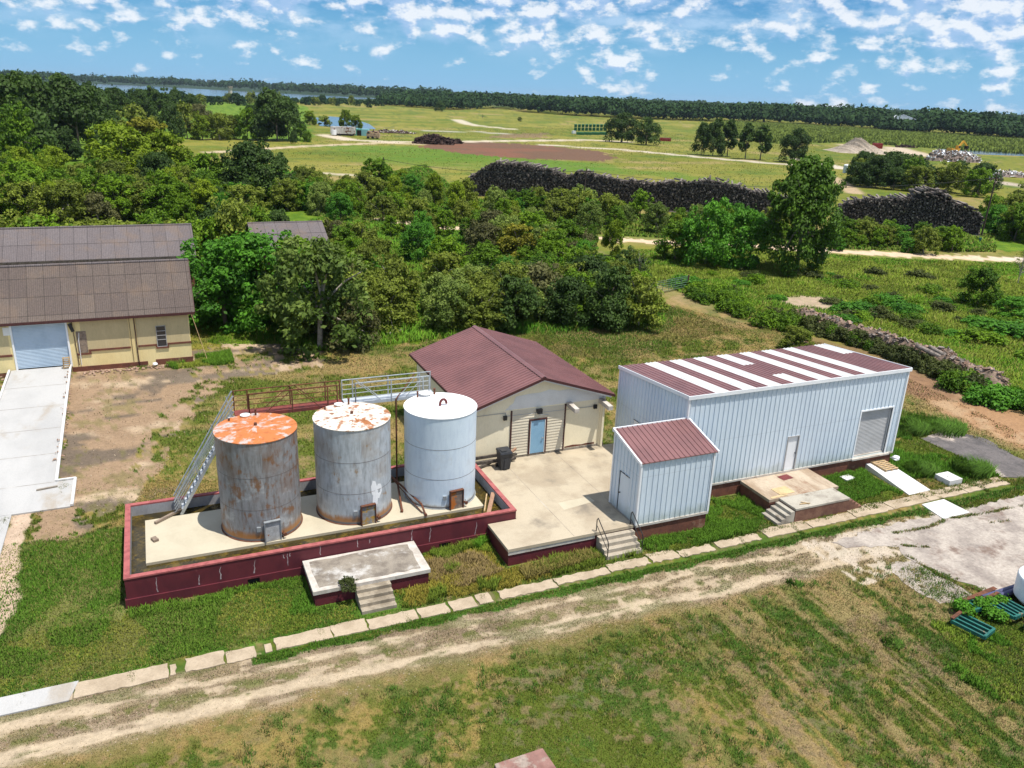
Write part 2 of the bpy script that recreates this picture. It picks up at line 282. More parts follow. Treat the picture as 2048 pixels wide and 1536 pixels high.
# ------------------------------------------------------------------ mesh helpers
class MB:
    def __init__(s): s.v = []; s.f = []; s.m = []
    def add(s, vs, fs, m=0):
        o = len(s.v); s.v += [tuple(map(float, p)) for p in vs]; s.f += [tuple(i+o for i in f) for f in fs]; s.m += [m]*len(fs); return s
    def hexa(s, p, m=0):   # p: 8 points, bottom 4 ccw then top 4
        return s.add(p, [(3, 2, 1, 0), (4, 5, 6, 7), (0, 1, 5, 4), (1, 2, 6, 5), (2, 3, 7, 6), (3, 0, 4, 7)], m)
    def box(s, x0, y0, z0, x1, y1, z1, m=0):
        return s.hexa([(x0, y0, z0), (x1, y0, z0), (x1, y1, z0), (x0, y1, z0), (x0, y0, z1), (x1, y0, z1), (x1, y1, z1), (x0, y1, z1)], m)
    def obox(s, c, size, rz=0, m=0, tilt=0, rx=0):
        M_ = Matrix.Translation(c) @ Matrix.Rotation(rz, 4, 'Z') @ Matrix.Rotation(tilt, 4, 'Y') @ Matrix.Rotation(rx, 4, 'X')
        a, b, c2 = size[0]/2, size[1]/2, size[2]/2
        return s.hexa([tuple(M_ @ Vector(q)) for q in ((-a, -b, -c2), (a, -b, -c2), (a, b, -c2), (-a, b, -c2), (-a, -b, c2), (a, -b, c2), (a, b, c2), (-a, b, c2))], m)
    def tube(s, p, q, r, n=8, r2=None, m=0, caps=True):
        p, q = Vector(p), Vector(q); r2 = r if r2 is None else r2
        d = (q-p).normalized(); a = d.orthogonal().normalized(); b = d.cross(a)
        vs = []
        for c, rr in ((p, r), (q, r2)):
            for i in range(n):
                t_ = 2*math.pi*i/n; vs.append(c+a*math.cos(t_)*rr+b*math.sin(t_)*rr)
        fs = [(i, (i+1) % n, n+(i+1) % n, n+i) for i in range(n)]
        if caps: fs += [tuple(range(n-1, -1, -1)), tuple(range(n, 2*n))]
        return s.add(vs, fs, m)
    def path(s, pts, r, n=8, m=0):
        for a, b in zip(pts[:-1], pts[1:]): s.tube(a, b, r, n, None, m)
        return s
    def bar(s, p, q, w, h, m=0):
        p, q = Vector(p), Vector(q); d = (q-p).normalized()
        sd = d.cross(Vector((0, 0, 1)));  sd = sd.normalized() if sd.length > 1e-3 else Vector((1, 0, 0))
        up = sd.cross(d).normalized(); a = sd*w/2; b = up*h/2
        return s.hexa([p-a-b, p+a-b, q+a-b, q-a-b, p-a+b, p+a+b, q+a+b, q-a+b], m)
    def prism(s, poly, z0, z1, m=0):
        n = len(poly)
        ar = sum(poly[i][0]*poly[(i+1) % n][1]-poly[(i+1) % n][0]*poly[i][1] for i in range(n))
        if ar < 0: poly = poly[::-1]
        vs = [(x, y, z0) for x, y in poly]+[(x, y, z1) for x, y in poly]
        return s.add(vs, [tuple(range(n-1, -1, -1)), tuple(range(n, 2*n))]+[(i, (i+1) % n, n+(i+1) % n, n+i) for i in range(n)], m)
    def lathe(s, prof, n=48, m=0, c=(0, 0)):
        vs = []
        for r, z in prof:
            for i in range(n):
                t_ = 2*math.pi*i/n; vs.append((c[0]+r*math.cos(t_), c[1]+r*math.sin(t_), z))
        fs = []
        for k in range(len(prof)-1):
            for i in range(n): fs.append((k*n+i, k*n+(i+1) % n, (k+1)*n+(i+1) % n, (k+1)*n+i))
        return s.add(vs, fs, m)
def tag(o, label=None, cat=None, group=None, kind=None):
    for k, v in (('label', label), ('category', cat), ('group', group), ('kind', kind)):
        if v: o[k] = v
    return o
ORG = {}
def thing(name, label, cat, loc, group=None):
    o = bpy.data.objects.new(name, None); COL.objects.link(o); o.location = loc
    o.empty_display_size = .2; ORG[o.name] = tuple(loc)
    return tag(o, label, cat, group)
def mk(name, mb, mats, parent=None, loc=None, smooth=False, label=None, cat=None, group=None, kind=None):
    mats = mats if isinstance(mats, (list, tuple)) else [mats]
    base = ORG[parent.name] if parent is not None else (loc or (0, 0, 0))
    me = bpy.data.meshes.new(name)
    me.from_pydata([(x-base[0], y-base[1], z-base[2]) for x, y, z in mb.v], [], mb.f)
    for m in mats: me.materials.append(MATS[m] if isinstance(m, str) else m)
    if len(mats) > 1: me.polygons.foreach_set('material_index', mb.m)
    if smooth: me.polygons.foreach_set('use_smooth', [True]*len(mb.f))
    me.update()
    o = bpy.data.objects.new(name, me); COL.objects.link(o)
    if parent is not None: o.parent = parent
    else: o.location = base
    ORG[o.name] = tuple(base)
    if smooth: 
        me.set_sharp_from_angle(angle=rad(40))
    return tag(o, label, cat, group, kind)
def npmesh(name, V, F4, mats, attr=None, aname='lc', smooth=False):
    V = np.asarray(V, np.float32); F = np.asarray(F4, np.int32); k = F.shape[1]
    me = bpy.data.meshes.new(name); me.vertices.add(len(V)); me.vertices.foreach_set('co', V.ravel())
    me.loops.add(F.size); me.loops.foreach_set('vertex_index', F.ravel())
    me.polygons.add(len(F)); me.polygons.foreach_set('loop_start', np.arange(0, F.size, k, dtype=np.int32))
    me.polygons.foreach_set('loop_total', np.full(len(F), k, np.int32))
    if smooth: me.polygons.foreach_set('use_smooth', np.ones(len(F), bool))
    if attr is not None:
        A = me.color_attributes.new(aname, 'FLOAT_COLOR', 'POINT')
        A.data.foreach_set('color', np.concatenate([attr, np.ones((len(attr), 1))], 1).astype(np.float32).ravel())
    for m in (mats if isinstance(mats, (list, tuple)) else [mats]): me.materials.append(MATS[m])
    me.update(calc_edges=True); me.validate()
    return me
def copy_tree(root, loc, rz=0, s=1.0, label=None, group=None, sz=None):
    r = root.copy(); COL.objects.link(r); r.location = loc; r.rotation_euler = (0, 0, rz); r.scale = (s, s, s if sz is None else sz)
    if label: r['label'] = label
    if group: r['group'] = group
    for ch in list(root.children):
        c = ch.copy(); COL.objects.link(c); c.parent = r
        for g in list(ch.children):
            d = g.copy(); COL.objects.link(d); d.parent = c
    return r

# ------------------------------------------------------------------ numpy noise
def vnoise(x, y, s, seed=0):
    x = x*s+seed*17.3; y = y*s+seed*9.1
    xi = np.floor(x); yi = np.floor(y); fx = x-xi; fy = y-yi; fx = fx*fx*(3-2*fx); fy = fy*fy*(3-2*fy)
    def h(a, b):
        q = np.sin(a*127.1+b*311.7+seed*74.7)*43758.5453; return q-np.floor(q)
    return (h(xi, yi)*(1-fx)+h(xi+1, yi)*fx)*(1-fy)+(h(xi, yi+1)*(1-fx)+h(xi+1, yi+1)*fx)*fy
def fbm(x, y, s, seed=0, o=4):
    r = 0; a = .5; t_ = 0
    for i in range(o): r = r+a*vnoise(x, y, s*2**i, seed+i*3); t_ += a; a *= .55
    return r/t_
def inpoly(x, y, P):
    c = np.zeros(x.shape, bool); n = len(P)
    for i in range(n):
        x0, y0 = P[i]; x1, y1 = P[(i+1) % n]
        if y0 == y1: continue
        c ^= ((y0 > y) != (y1 > y)) & (x < (x1-x0)*(y-y0)/(y1-y0)+x0)
    return c
def dpath(x, y, P):
    d = np.full(x.shape, 1e9)
    for (x0, y0), (x1, y1) in zip(P[:-1], P[1:]):
        dx, dy = x1-x0, y1-y0; t_ = np.clip(((x-x0)*dx+(y-y0)*dy)/(dx*dx+dy*dy), 0, 1)
        d = np.minimum(d, np.hypot(x-x0-t_*dx, y-y0-t_*dy))
    return d

# ================================================================== GROUND
P_ = lambda pts: [G(u, v) for u, v in pts]
DIRT_YARD = P_([(100, 738), (300, 728), (425, 690), (640, 690), (640, 730), (470, 760), (410, 800), (350, 880), (300, 960), (235, 1040), (150, 1075), (40, 1085), (60, 1060), (135, 960), (112, 960)])
DIRT_CORE = P_([(145, 742), (380, 735), (385, 775), (300, 850), (270, 920), (200, 990), (110, 1040), (70, 1060), (140, 965), (115, 955)])
RED_FIELD = P_([(828, 292), (930, 283), (1080, 290), (1200, 302), (1235, 316), (1200, 322), (1060, 318), (930, 308)])
RED_PATCH = P_([(1010, 268), (1100, 265), (1090, 276), (960, 276)])
LAWN = P_([(0, 1090), (30, 1085), (235, 1050), (255, 1010), (640, 700), (640, 780), (950, 900), (975, 1045), (1780, 900), (1900, 960), (2020, 968), (1520, 1077), (1200, 1150), (0, 1400)])
YARD_ALL = [(-70, -70), (-70, 45)]+P_([(0, 700), (380, 700), (560, 690), (800, 690), (1000, 665), (1150, 655), (1290, 660), (1330, 600), (1380, 580), (1480, 620), (1640, 690), (1900, 760)])+[(60, 5), (62, -2), (80, -14), (110, -20), (110, -70)]
LUSH_STRIP = P_([(250, 1215), (640, 1150), (960, 1060), (1270, 1060), (1430, 990), (1480, 960), (1530, 1050), (1270, 1105), (730, 1240), (520, 1290), (180, 1355), (0, 1390), (0, 1250)])
RIGHT_FIELD = P_([(1380, 570), (1320, 500), (1600, 490), (2900, 570), (3600, 900), (2500, 1000), (1950, 760), (1600, 640)])
THICKET = P_([(385, 640), (430, 690), (640, 708), (780, 695), (950, 690), (1110, 668), (1300, 655), (1330, 600), (1290, 545), (1100, 470), (860, 452), (700, 420), (560, 400), (380, 420)])
BACKWOODS = P_([(-200, 460), (420, 440), (860, 452), (1100, 470), (1300, 478), (1700, 480), (2150, 510), (2150, 395), (1960, 440), (1700, 470), (930, 395), (850, 330), (640, 400), (560, 330), (430, 325), (200, 330), (-200, 260)])
FARWOODS_L = P_([(-500, 190), (0, 180), (200, 184), (420, 200), (620, 212), (620, 285), (430, 275), (300, 285), (180, 330), (-300, 360)])
MARSH = P_([(1430, 243), (1600, 250), (2100, 282), (2400, 300), (2400, 322), (2048, 308), (1880, 298), (1700, 285), (1560, 288), (1400, 268)])
FOREST_EDGE = [(-1500, 120), (-300, 188), (0, 192), (200, 200), (420, 205), (620, 211), (790, 212), (900, 219), (1010, 216), (1060, 224), (1160, 231), (1300, 238), (1420, 242), (1560, 246), (1700, 254), (1850, 266), (2048, 276), (2300, 292), (3000, 330)]
ORANGE = [(52.5, 44), (53.8, 30), (54.6, 20), (56.2, 14), (56.2, 9), (55.3, 4), (55, -6), (55, -20)]
ROADX = P_([(760, 440), (840, 452), (950, 460), (1130, 472), (1300, 483), (1500, 492), (1700, 504), (1850, 512), (2048, 520), (2400, 540)])
SPUR = P_([(1140, 478), (1200, 520), (1260, 560), (1330, 580), (1400, 610)])
FAR_TRACKS = [(P_(a), w_, c_) for a, w_, c_ in (
    ([(-100, 322), (60, 322), (240, 319), (330, 318)], 3.0, (0.50, 0.45, 0.37)),
    ([(420, 305), (600, 293), (760, 286), (840, 288)], 3.0, (0.46, 0.36, 0.25)),
    ([(650, 270), (700, 280), (780, 284), (900, 284), (1000, 282), (1180, 280), (1250, 284)], 5.0, (0.50, 0.42, 0.32)),
    ([(1090, 290), (1250, 300), (1420, 316), (1560, 328), (1640, 334), (1690, 338)], 3.6, (0.50, 0.43, 0.35)),
    ([(1590, 318), (1650, 328), (1690, 337)], 3.0, (0.50, 0.43, 0.35)),
    ([(1700, 290), (1760, 300), (1850, 312), (1800, 300), (1790, 296)], 8.0, (0.46, 0.37, 0.28)),
    ([(620, 345), (700, 350), (760, 354)], 2.2, (0.42, 0.36, 0.26)),
    ([(1650, 348), (1690, 370), (1710, 386)], 2.5, (0.38, 0.28, 0.18)),
    ([(1950, 358), (2048, 372), (2300, 385)], 5.0, (0.40, 0.33, 0.27)),
    ([(915, 240), (935, 248), (960, 252), (1020, 258)], 5.0, (0.48, 0.42, 0.32)),
    ([(860, 262), (960, 264), (1010, 268)], 5.0, (0.36, 0.33, 0.27)),
    ([(1450, 262), (1470, 256), (1478, 266), (1500, 275)], 5.0, (0.5, 0.42, 0.3)))]
ARR = np.array
def mixc(c, m, col): m = np.clip(m, 0, 1)[:, None]; return c*(1-m)+ARR(col)[None, :]*m
def sstep(v, a, b): t_ = np.clip((v-a)/(b-a), 0, 1); return t_*t_*(3-2*t_)
def paint(x, y):
    """albedo of the ground at world x, y: what grows or lies there"""
    x = np.asarray(x, float); y = np.asarray(y, float)
    r = np.hypot(x-CAM[0], y-CAM[1])
    k = np.clip(r/40, .6, 12)
    wx = x+(fbm(x, y, .9, 5)-.5)*1.1*k; wy = y+(fbm(x, y, .9, 11)-.5)*1.1*k
    a = fbm(x, y, .22, 1, 5); b = fbm(x, y, .55, 2, 5); e = fbm(x, y, 2.2, 3, 4)
    # far pasture
    fa = fbm(x, y*1.8, .012, 21, 5); fb = fbm(x*.6, y*1.6, .05, 22, 5)
    c = np.zeros((len(x), 3))+ARR((0.138, 0.146, 0.018)); r_far = sstep(r, 1100, 1600)
    c = mixc(c, sstep(fa, .38, .62)*.85, (0.20, 0.185, 0.034)); c = mixc(c, sstep(fb, .52, .68)*.7, (0.070, 0.120, 0.012)); c = mixc(c, sstep(fb, .36, .25)*.7, (0.27, 0.20, 0.085)); fc = fbm(x*.5, y*1.2, .35, 23, 4); c = c*(.80+.45*fc[:, None]); c = mixc(c, sstep(fc, .60, .72)*.6, (0.050, 0.085, 0.016))
    for u, v, ru, rv in ((960, 325, 260, 13), (800, 300, 160, 8), (1100, 330, 90, 10), (1230, 342, 60, 6), (1330, 348, 50, 6), (1190, 332, 45, 7), (1000, 312, 60, 4), (1420, 360, 60, 6)):
        gx, gy = G(u, v); d_ = np.hypot(x-gx, y-gy); s_ = dist(u, v)
        uu = (x-gx)*_R[0]+(y-gy)*_R[1]; vv = (x-gx)*math.sin(YAW)+(y-gy)*math.cos(YAW)
        q = np.hypot(uu/(ru*s_/FPX), vv/(rv*s_*s_/FPX/20)); c = mixc(c, np.clip((1.15-q)*2.0, 0, .75)*(.3+fb), (0.070, 0.155, 0.012))
    c = mixc(c, inpoly(wx, wy, MARSH)*1.0, (0.100, 0.150, 0.022))
    c = mixc(c, inpoly(wx, wy, RED_FIELD)*.95, (0.125, 0.068, 0.045)); c = mixc(c, inpoly(wx, wy, RED_FIELD)*sstep(fb, .5, .66), (0.165, 0.075, 0.045))
    c = mixc(c, inpoly(wx, wy, RED_PATCH)*.7, (0.18, 0.11, 0.075))
    for P, w_, col in FAR_TRACKS: c = mixc(c, sstep(dpath(x, y, P), w_*1.25, w_*.5)*.9, col)
    c = mixc(c, r_far, (0.022, 0.045, 0.02))
    for P in (FARWOODS_L, BACKWOODS, THICKET, RIGHT_FIELD):
        m = inpoly(wx, wy, P); g = sstep(b, .35, .65)[:, None]
        gc = ARR((0.070, 0.135, 0.009))*(1-g)+ARR((0.120, 0.190, 0.014))*g
        if P is RIGHT_FIELD: gc = gc*(1-sstep(a, .46, .6)[:, None]*.75)+ARR((0.19, 0.21, 0.035))*sstep(a, .46, .6)[:, None]*.75
        c = np.where(m[:, None], gc, c)
    # the mown yard
    m = inpoly(wx, wy, YARD_ALL)
    st = fbm((x*.55+y*.83)*.35, (x*.83-y*.55)*1.1, .8, 31, 4)      # mower streaks towards lower right
    st2 = fbm(x*.3, y*1.1, .5, 33, 4)
    (ax, ay), (bx_, by_) = G(1520, 1180), G(1880, 1500); ln_ = math.hypot(bx_-ax, by_-ay); ux, uy = (bx_-ax)/ln_, (by_-ay)/ln_; al = x*ux+y*uy; pe = -x*uy+y*ux
    rib_ = fbm(al*.16, pe*1.5, 1.0, 35, 4); inr = sstep(x-.55*y, 24, 29)*(y < -7)
    yc = np.zeros_like(c)+ARR((0.085, 0.112, 0.015)); e2 = fbm(x, y, 5.5, 91, 3)
    yc = mixc(yc, sstep(.7*b+.3*e2, .48, .60)*.7, (0.046, 0.098, 0.015))
    dry = .30*a+.30*st+.20*e+.20*e2
    yc = mixc(yc, sstep(dry, .495, .60)*.75, (0.28, 0.190, 0.068))
    yc = mixc(yc, inr*sstep(rib_, .50, .60)*.7, (0.27, 0.195, 0.095)); yc = mixc(yc, inr*sstep(rib_, .46, .38)*.7, (0.045, 0.10, 0.014))
    yc = mixc(yc, sstep(.5*b+.5*e, .56, .66)*.55, (0.16, 0.135, 0.055))
    yc = mixc(yc, sstep(.4*st2+.3*e+.3*e2, .57, .64)*.45, (0.17, 0.125, 0.085))
    back = sstep(y, 8, 14)*sstep(x, -30, 0)
    yc = mixc(yc, back*sstep(.5*st2+.5*b, .47, .60)*.62, (0.30, 0.205, 0.085))
    c = np.where(m[:, None], yc, c)
    lw = inpoly(wx, wy, LUSH_STRIP)|((x < 0) & (y < 7) & (y > -4.2))
    lc = np.zeros_like(c)+ARR((0.058, 0.125, 0.013)); lc = mixc(lc, sstep(b, .45, .6)*.6, (0.085, 0.150, 0.018)); lc = mixc(lc, sstep(dry, .50, .60)*.6, (0.20, 0.165, 0.065))
    c = np.where(lw[:, None], lc, c)
    # bare soil by the yellow building
    m = inpoly(wx, wy, DIRT_YARD)
    dc = np.zeros_like(c)+ARR((0.27, 0.185, 0.115)); dc = mixc(dc, sstep(.5*st2+.5*b, .52, .64)*.9, (0.42, 0.32, 0.215)); dc = mixc(dc, sstep(fbm(x*.7, y*1.5, .45, 41, 5), .52, .62)*.85, (0.115, 0.092, 0.070)); dc = mixc(dc, sstep(e*.5+a*.5, .57, .64)*.5, (0.14, 0.13, 0.04))
    core = inpoly(wx, wy, DIRT_CORE)
    c = np.where((m & (core | (e*.5+b*.5 > .47)))[:, None], dc, c)
    # dirt lane and its dry shoulders
    d = dpath(wx, wy, ORANGE); wd = 1.6+sstep(-y, -22, 0)*1.6
    fade = .16+.84*sstep(-y, -26, -10)
    c = mixc(c, sstep(d, wd+2.2, wd)*fade*.6*(.4+e), (0.26, 0.19, 0.085))
    c = mixc(c, sstep(d, wd*1.15, wd*.7)*fade, (0.30, 0.175, 0.092)); c = mixc(c, sstep(d, wd, wd*.6)*fade*sstep(b, .5, .62)*.7, (0.37, 0.26, 0.155))
    d2 = dpath(wx, wy, P_([(1640, 690), (1760, 720), (1830, 760), (1860, 780)])); c = mixc(c, sstep(d2, 3.2, 1.5)*.8*(.3+e), (0.17, 0.10, 0.06))
    # road beyond the thicket
    d = dpath(wx, wy, ROADX); c = mixc(c, sstep(d, 5.0, 3.0)*.55, (0.20, 0.17, 0.06)); c = mixc(c, sstep(d, 2.1, 1.5), (0.56, 0.42, 0.29)); c = mixc(c, sstep(d, 2.1, 1.5)*sstep(x, 110, 130), (0.56, 0.53, 0.48))
    d = dpath(wx, wy, SPUR); c = mixc(c, sstep(d, 2.2, .8)*.6*(.2+e), (0.27, 0.205, 0.11))
    gx, gy = G(1620, 605); q = np.hypot((wx-gx)/4.5, (wy-gy)/3.0)+(fbm(x, y, .6, 63, 4)-.5)*1.1; c = mixc(c, sstep(q, 1.15, .7)*(.5+e), (0.36, 0.27, 0.19))
    # lime rock drive in front: two bright ruts
    yc0 = -5.15-.010*np.clip(x, -30, 60)+np.sin(x*.13)*.12
    jj = (fbm(x*.5, y*2, 1.1, 51, 4)-.5)*1.6; dd = y-yc0+jj*.35
    south = 2.35
    band = sstep(dd, -south-.5, -south+.2)*sstep(-dd, -.55, -.15)*sstep(-x, -40, -31)
    grit = fbm(x*.8, y*1.8, 1.5, 53, 5)
    c = mixc(c, band*.95, (0.25, 0.19, 0.12))
    c = mixc(c, band*sstep(grit, .44, .60)*.85, (0.385, 0.305, 0.21))
    rut = np.exp(-((dd+1.95)/.38)**2)+.8*np.exp(-((dd+.55)/.32)**2)
    c = mixc(c, band*sstep(rut*(.55+grit), .45, .9)*.9, (0.43, 0.345, 0.24))
    c = mixc(c, band*sstep(fbm(x*.4, y*2.2, .9, 57, 4), .57, .68)*.55, (0.17, 0.125, 0.085))
    c = mixc(c, band*np.exp(-((dd+1.25)/.3)**2)*sstep(e, .5, .6)*.8, (0.11, 0.125, 0.03))
    c = mixc(c, band*sstep(fbm(x*.5, y*1.6, 1.2, 59, 4), .57, .68)*.5, (0.085, 0.105, 0.025))
    c = mixc(c, sstep(dd, -south-1.7, -south-.1)*sstep(-dd, 0, south)*(1-band)*.75*(.35+e), (0.26, 0.18, 0.085))
    # grassy strip between walkway and drive, from x=4.5 on
    st_ = ((y < -4.75) & (y > -5.30+.12*np.sin(x*2.1)+.3*(e-.5)) & (x > 4.2)); c = np.where(st_[:, None], ARR((0.052, 0.115, 0.014))[None], c)
    # broken-up slab margins on the right
    m = (x > 30) & (x < 42) & (y < -5.4) & (y > -9.5+.2*(x-30)); c = mixc(c, m*sstep(e, .4, .52)*.85, (0.45, 0.38, 0.30))
    # mud in walkway gaps and path on the far left
    d = dpath(wx, wy, [(-4.6, 9.8), (-5.0, 6.5), (-4.7, 2.4), (-5.3, -4)]); c = mixc(c, sstep(d, .62, .40), (0.44, 0.33, 0.24))
    return np.clip(c, .004, .9)

# polar sheet round the spot below the camera, fine where the camera looks and out to the horizon
def ring(n0, v): return 16500/v
rr = [2.0, 6.0, 10.0, 14.0, 16.5]
v = 985.0
while v > 3.2: rr.append(16500/v if 16500/v > rr[-1] else rr[-1]+.1); v -= 2.6 if v > 250 else .9
rr += [7000, 12000, 25000]
rr = np.array(sorted(set(rr)))
fine = np.linspace(YAW-rad(40), YAW+rad(40), 620); coarse = np.linspace(YAW+rad(40), YAW-rad(40)+2*math.pi, 60)[1:-1]
th_ = np.concatenate([fine, coarse])
RR_, TT_ = np.meshgrid(rr, th_, indexing='ij')
gx_ = CAM[0]+RR_*np.sin(TT_); gy_ = CAM[1]+RR_*np.cos(TT_)
nr, ntp = RR_.shape
V_ = np.stack([gx_.ravel(), gy_.ravel(), np.zeros(gx_.size)], 1)
V_ = np.vstack([V_, [[CAM[0], CAM[1], 0]]])
ii, jj_ = np.meshgrid(np.arange(nr-1), np.arange(ntp), indexing='ij'); j2 = (jj_+1) % ntp
F_ = np.stack([(ii*ntp+jj_).ravel(), (ii*ntp+j2).ravel(), ((ii+1)*ntp+j2).ravel(), ((ii+1)*ntp+jj_).ravel()], 1)[:, ::-1]
C_ = paint(V_[:, 0], V_[:, 1])
me = npmesh('ground', V_, F_, 'ground', C_, 'gc')
o = bpy.data.objects.new('ground', me); COL.objects.link(o); tag(o, kind='structure')

# water: lake, pond, channel (sheets just above the soil)
def sheet(name, pts, z, m_, kind='structure', th=.004, **k):
    mb = MB(); mb.prism(pts, z, z+th); return mk(name, mb, m_, kind=kind, **k)
lk = [(-1200, 136), (0, 163), (100, 165.5), (200, 168), (300, 172), (400, 178), (520, 185), (640, 191), (770, 197), (700, 199), (560, 199), (400, 196), (0, 185), (-1200, 160)]
sheet('lake', P_(lk), .06, 'water'); sheet('pond', P_([(622, 236), (660, 233), (700, 236), (738, 248), (752, 258), (716, 259), (640, 252)]), .05, 'water')
sheet('channel', P_([(1872, 297), (1960, 301), (2100, 307), (2100, 314), (1960, 309), (1890, 304)]), .05, 'water')

# ================================================================== CONCRETE ON THE GROUND
def wob(pts, amp, step, seed):
    rnd = random.Random(seed); out = []
    for (x0, y0), (x1, y1) in zip(pts, pts[1:]+pts[:1]):
        n = max(1, int(math.hypot(x1-x0, y1-y0)/step))
        for i in range(n):
            t_ = i/n; k = 0 if i == 0 else amp
            out.append((x0+(x1-x0)*t_+rnd.uniform(-k, k), y0+(y1-y0)*t_+rnd.uniform(-k, k)))
    return out
mb = MB()
for x0, x1, y0, y1, am in ((-30, -1.7, -5.02, -4.10, .01), (-1.66, 1.35, -4.98, -4.16, .05), (1.42, 1.62, -4.9, -4.3, .05), (1.95, 3.3, -4.9, -4.12, .07), (3.36, 4.4, -4.92, -4.25, .08), (4.75, 5.0, -4.8, -4.3, .05), (5.15, 7.3, -4.8, -4.05, .07), (7.33, 8.7, -4.8, -4.02, .06), (8.75, 10.75, -4.82, -4.12, .06), (10.85, 12.1, -4.82, -4.12, .06),
                       (12.22, 13.3, -4.84, -4.1, .05), (13.42, 14.05, -4.74, -4.06, .05), (14.45, 17.1, -4.74, -4.1, .09), (17.15, 19.8, -4.6, -4.08, .09), (19.9, 22.0, -4.52, -3.9, .1), (22.1, 23.6, -4.5, -3.75, .12), (23.7, 25.6, -4.55, -4.0, .1), (25.9, 28.4, -4.5, -3.95, .09), (28.8, 31.6, -4.5, -3.72, .06), (31.66, 34.6, -4.5, -3.85, .06), (34.66, 37.3, -4.45, -3.5, .08), (37.36, 40.0, -4.42, -3.62, .05), (40.05, 43.0, -4.40, -3.48, .05), (43.05, 46.5, -4.42, -3.5, .05)):
    mb.prism(wob([(x0, y0), (x1, y0), (x1, y1), (x0, y1)], am*.7, .17, int(x0*7)), -.02, .045)
mk('walkway', mb, 'walkway_concrete', kind='structure')
# the end of the walk west of the steps is newer, greyer
mk('new_walkway_section', MB().prism([(-30, -5.03), (-1.8, -5.04), (-1.55, -4.08), (-30, -4.08)], 0, .06), 'new_concrete', kind='structure')
# concrete yard on the right
yd = [(31.5, -5.9), (36, -5.6), (42, -5.75), (50, -5.4), (75, -6), (75, -24), (37.6, -24), (37.3, -12.1), (35.4, -12.0), (34.5, -10.6), (34.2, -9.2), (33.9, -8.3), (34.4, -7.4), (33.0, -7.0), (31.8, -6.6)]
sheet('yard_slab', wob(yd, .16, .3, 4), .0, 'yard_concrete', th=.02)
sheet('yard_slab_fragment', wob([(32.6, -8.4), (33.9, -8.6), (34.1, -10.2), (34.2, -11.6), (33.2, -12.0), (32.2, -11.6), (32.0, -10), (32.2, -9.0)], .12, .3, 5), .0, 'yard_concrete', th=.018)
sheet('dark_stained_slab', wob([(47.0, 2.3), (50.2, 2.7), (51.2, 1.0), (50.2, -3.2), (49.0, -4.4), (46.8, -3.6)], .15, .5, 6), .0, mat('blackened_concrete', (0.13, 0.115, 0.11), (0.08, 0.072, 0.07), .95, ns=.8, fine=10, fa=.3, c3=(0.42, 0.35, 0.3), ns3=.35, lo3=.5, hi3=.62).name, th=.03)
mk('ramp_slab', MB().hexa([(39.45, -3.5, -.05), (41.15, -3.45, -.05), (41.25, -.02, -.05), (39.75, -.02, -.05), (39.45, -3.5, .06), (41.15, -3.45, .06), (41.25, -.02, .36), (39.75, -.02, .36)]), 'bright_concrete', kind='structure')
mk('white_paving_square', MB().prism([(39.2, -4.56), (40.9, -4.54), (40.95, -6.13), (38.95, -6.16)], 0, .06), 'bright_concrete', kind='structure')
# long pale ramp up to the yellow building
mb = MB()
prof = [(7.0, .03), (8.3, .05), (9.9, .08), (13.0, .10), (18, .16), (25, .30), (31.9, .50)]
for (ya, za), (yb, zb) in zip(prof[:-1], prof[1:]):
    if yb <= 9.95: continue
    xr0 = -3.55 if ya >= 13 else -2.68; xr1 = -3.95 if yb > 30 else (-3.55-.4*(yb-13)/18.9 if yb > 13 else -2.68)
    if ya >= 13: xr0 = -3.55-.4*(ya-13)/18.9
    mb.hexa([(-7.65, ya, -.1), (xr0, ya, -.1), (xr1, yb, -.1), (-7.65, yb, -.1), (-7.65, ya, za), (xr0, ya, za), (xr1, yb, zb), (-7.65, yb, zb)])
mb.box(-16, 9.95, -.1, -7.66, 25.9, .14); mb.box(-16, 5.0, -.1, -5.2, 9.94, .07)
mk('ramp', mb, 'new_concrete', kind='structure')
mb = MB()
for yj in (13.0, 16.8, 20.6, 24.4, 28.2):
    zj = float(np.interp(yj, [p[0] for p in prof], [p[1] for p in prof]))+.004; mb.add([(-7.64, yj-.02, zj), (-3.6, yj-.02, zj), (-3.6, yj+.02, zj+.001), (-7.64, yj+.02, zj+.001)], [(0, 1, 2, 3)])
mk('ramp_joints', mb, 'old_concrete', kind='structure')
mb = MB(); mb.bar((-3.5, 13.05, .12), (-3.93, 31.8, .56), .13, .14); mb.bar((-3.5, 13.1, .12), (-2.6, 13.1, .12), .13, .12); mb.bar((-2.62, 13.1, .12), (-2.6, 10.0, .10), .13, .12)
mk('ramp_kerb', mb, 'bright_concrete', kind='structure')
mk('ramp_kerb', MB().bar((-7.7, 26.0, .36), (-7.75, 31.8, .54), .13, .14), 'bright_concrete', kind='structure')

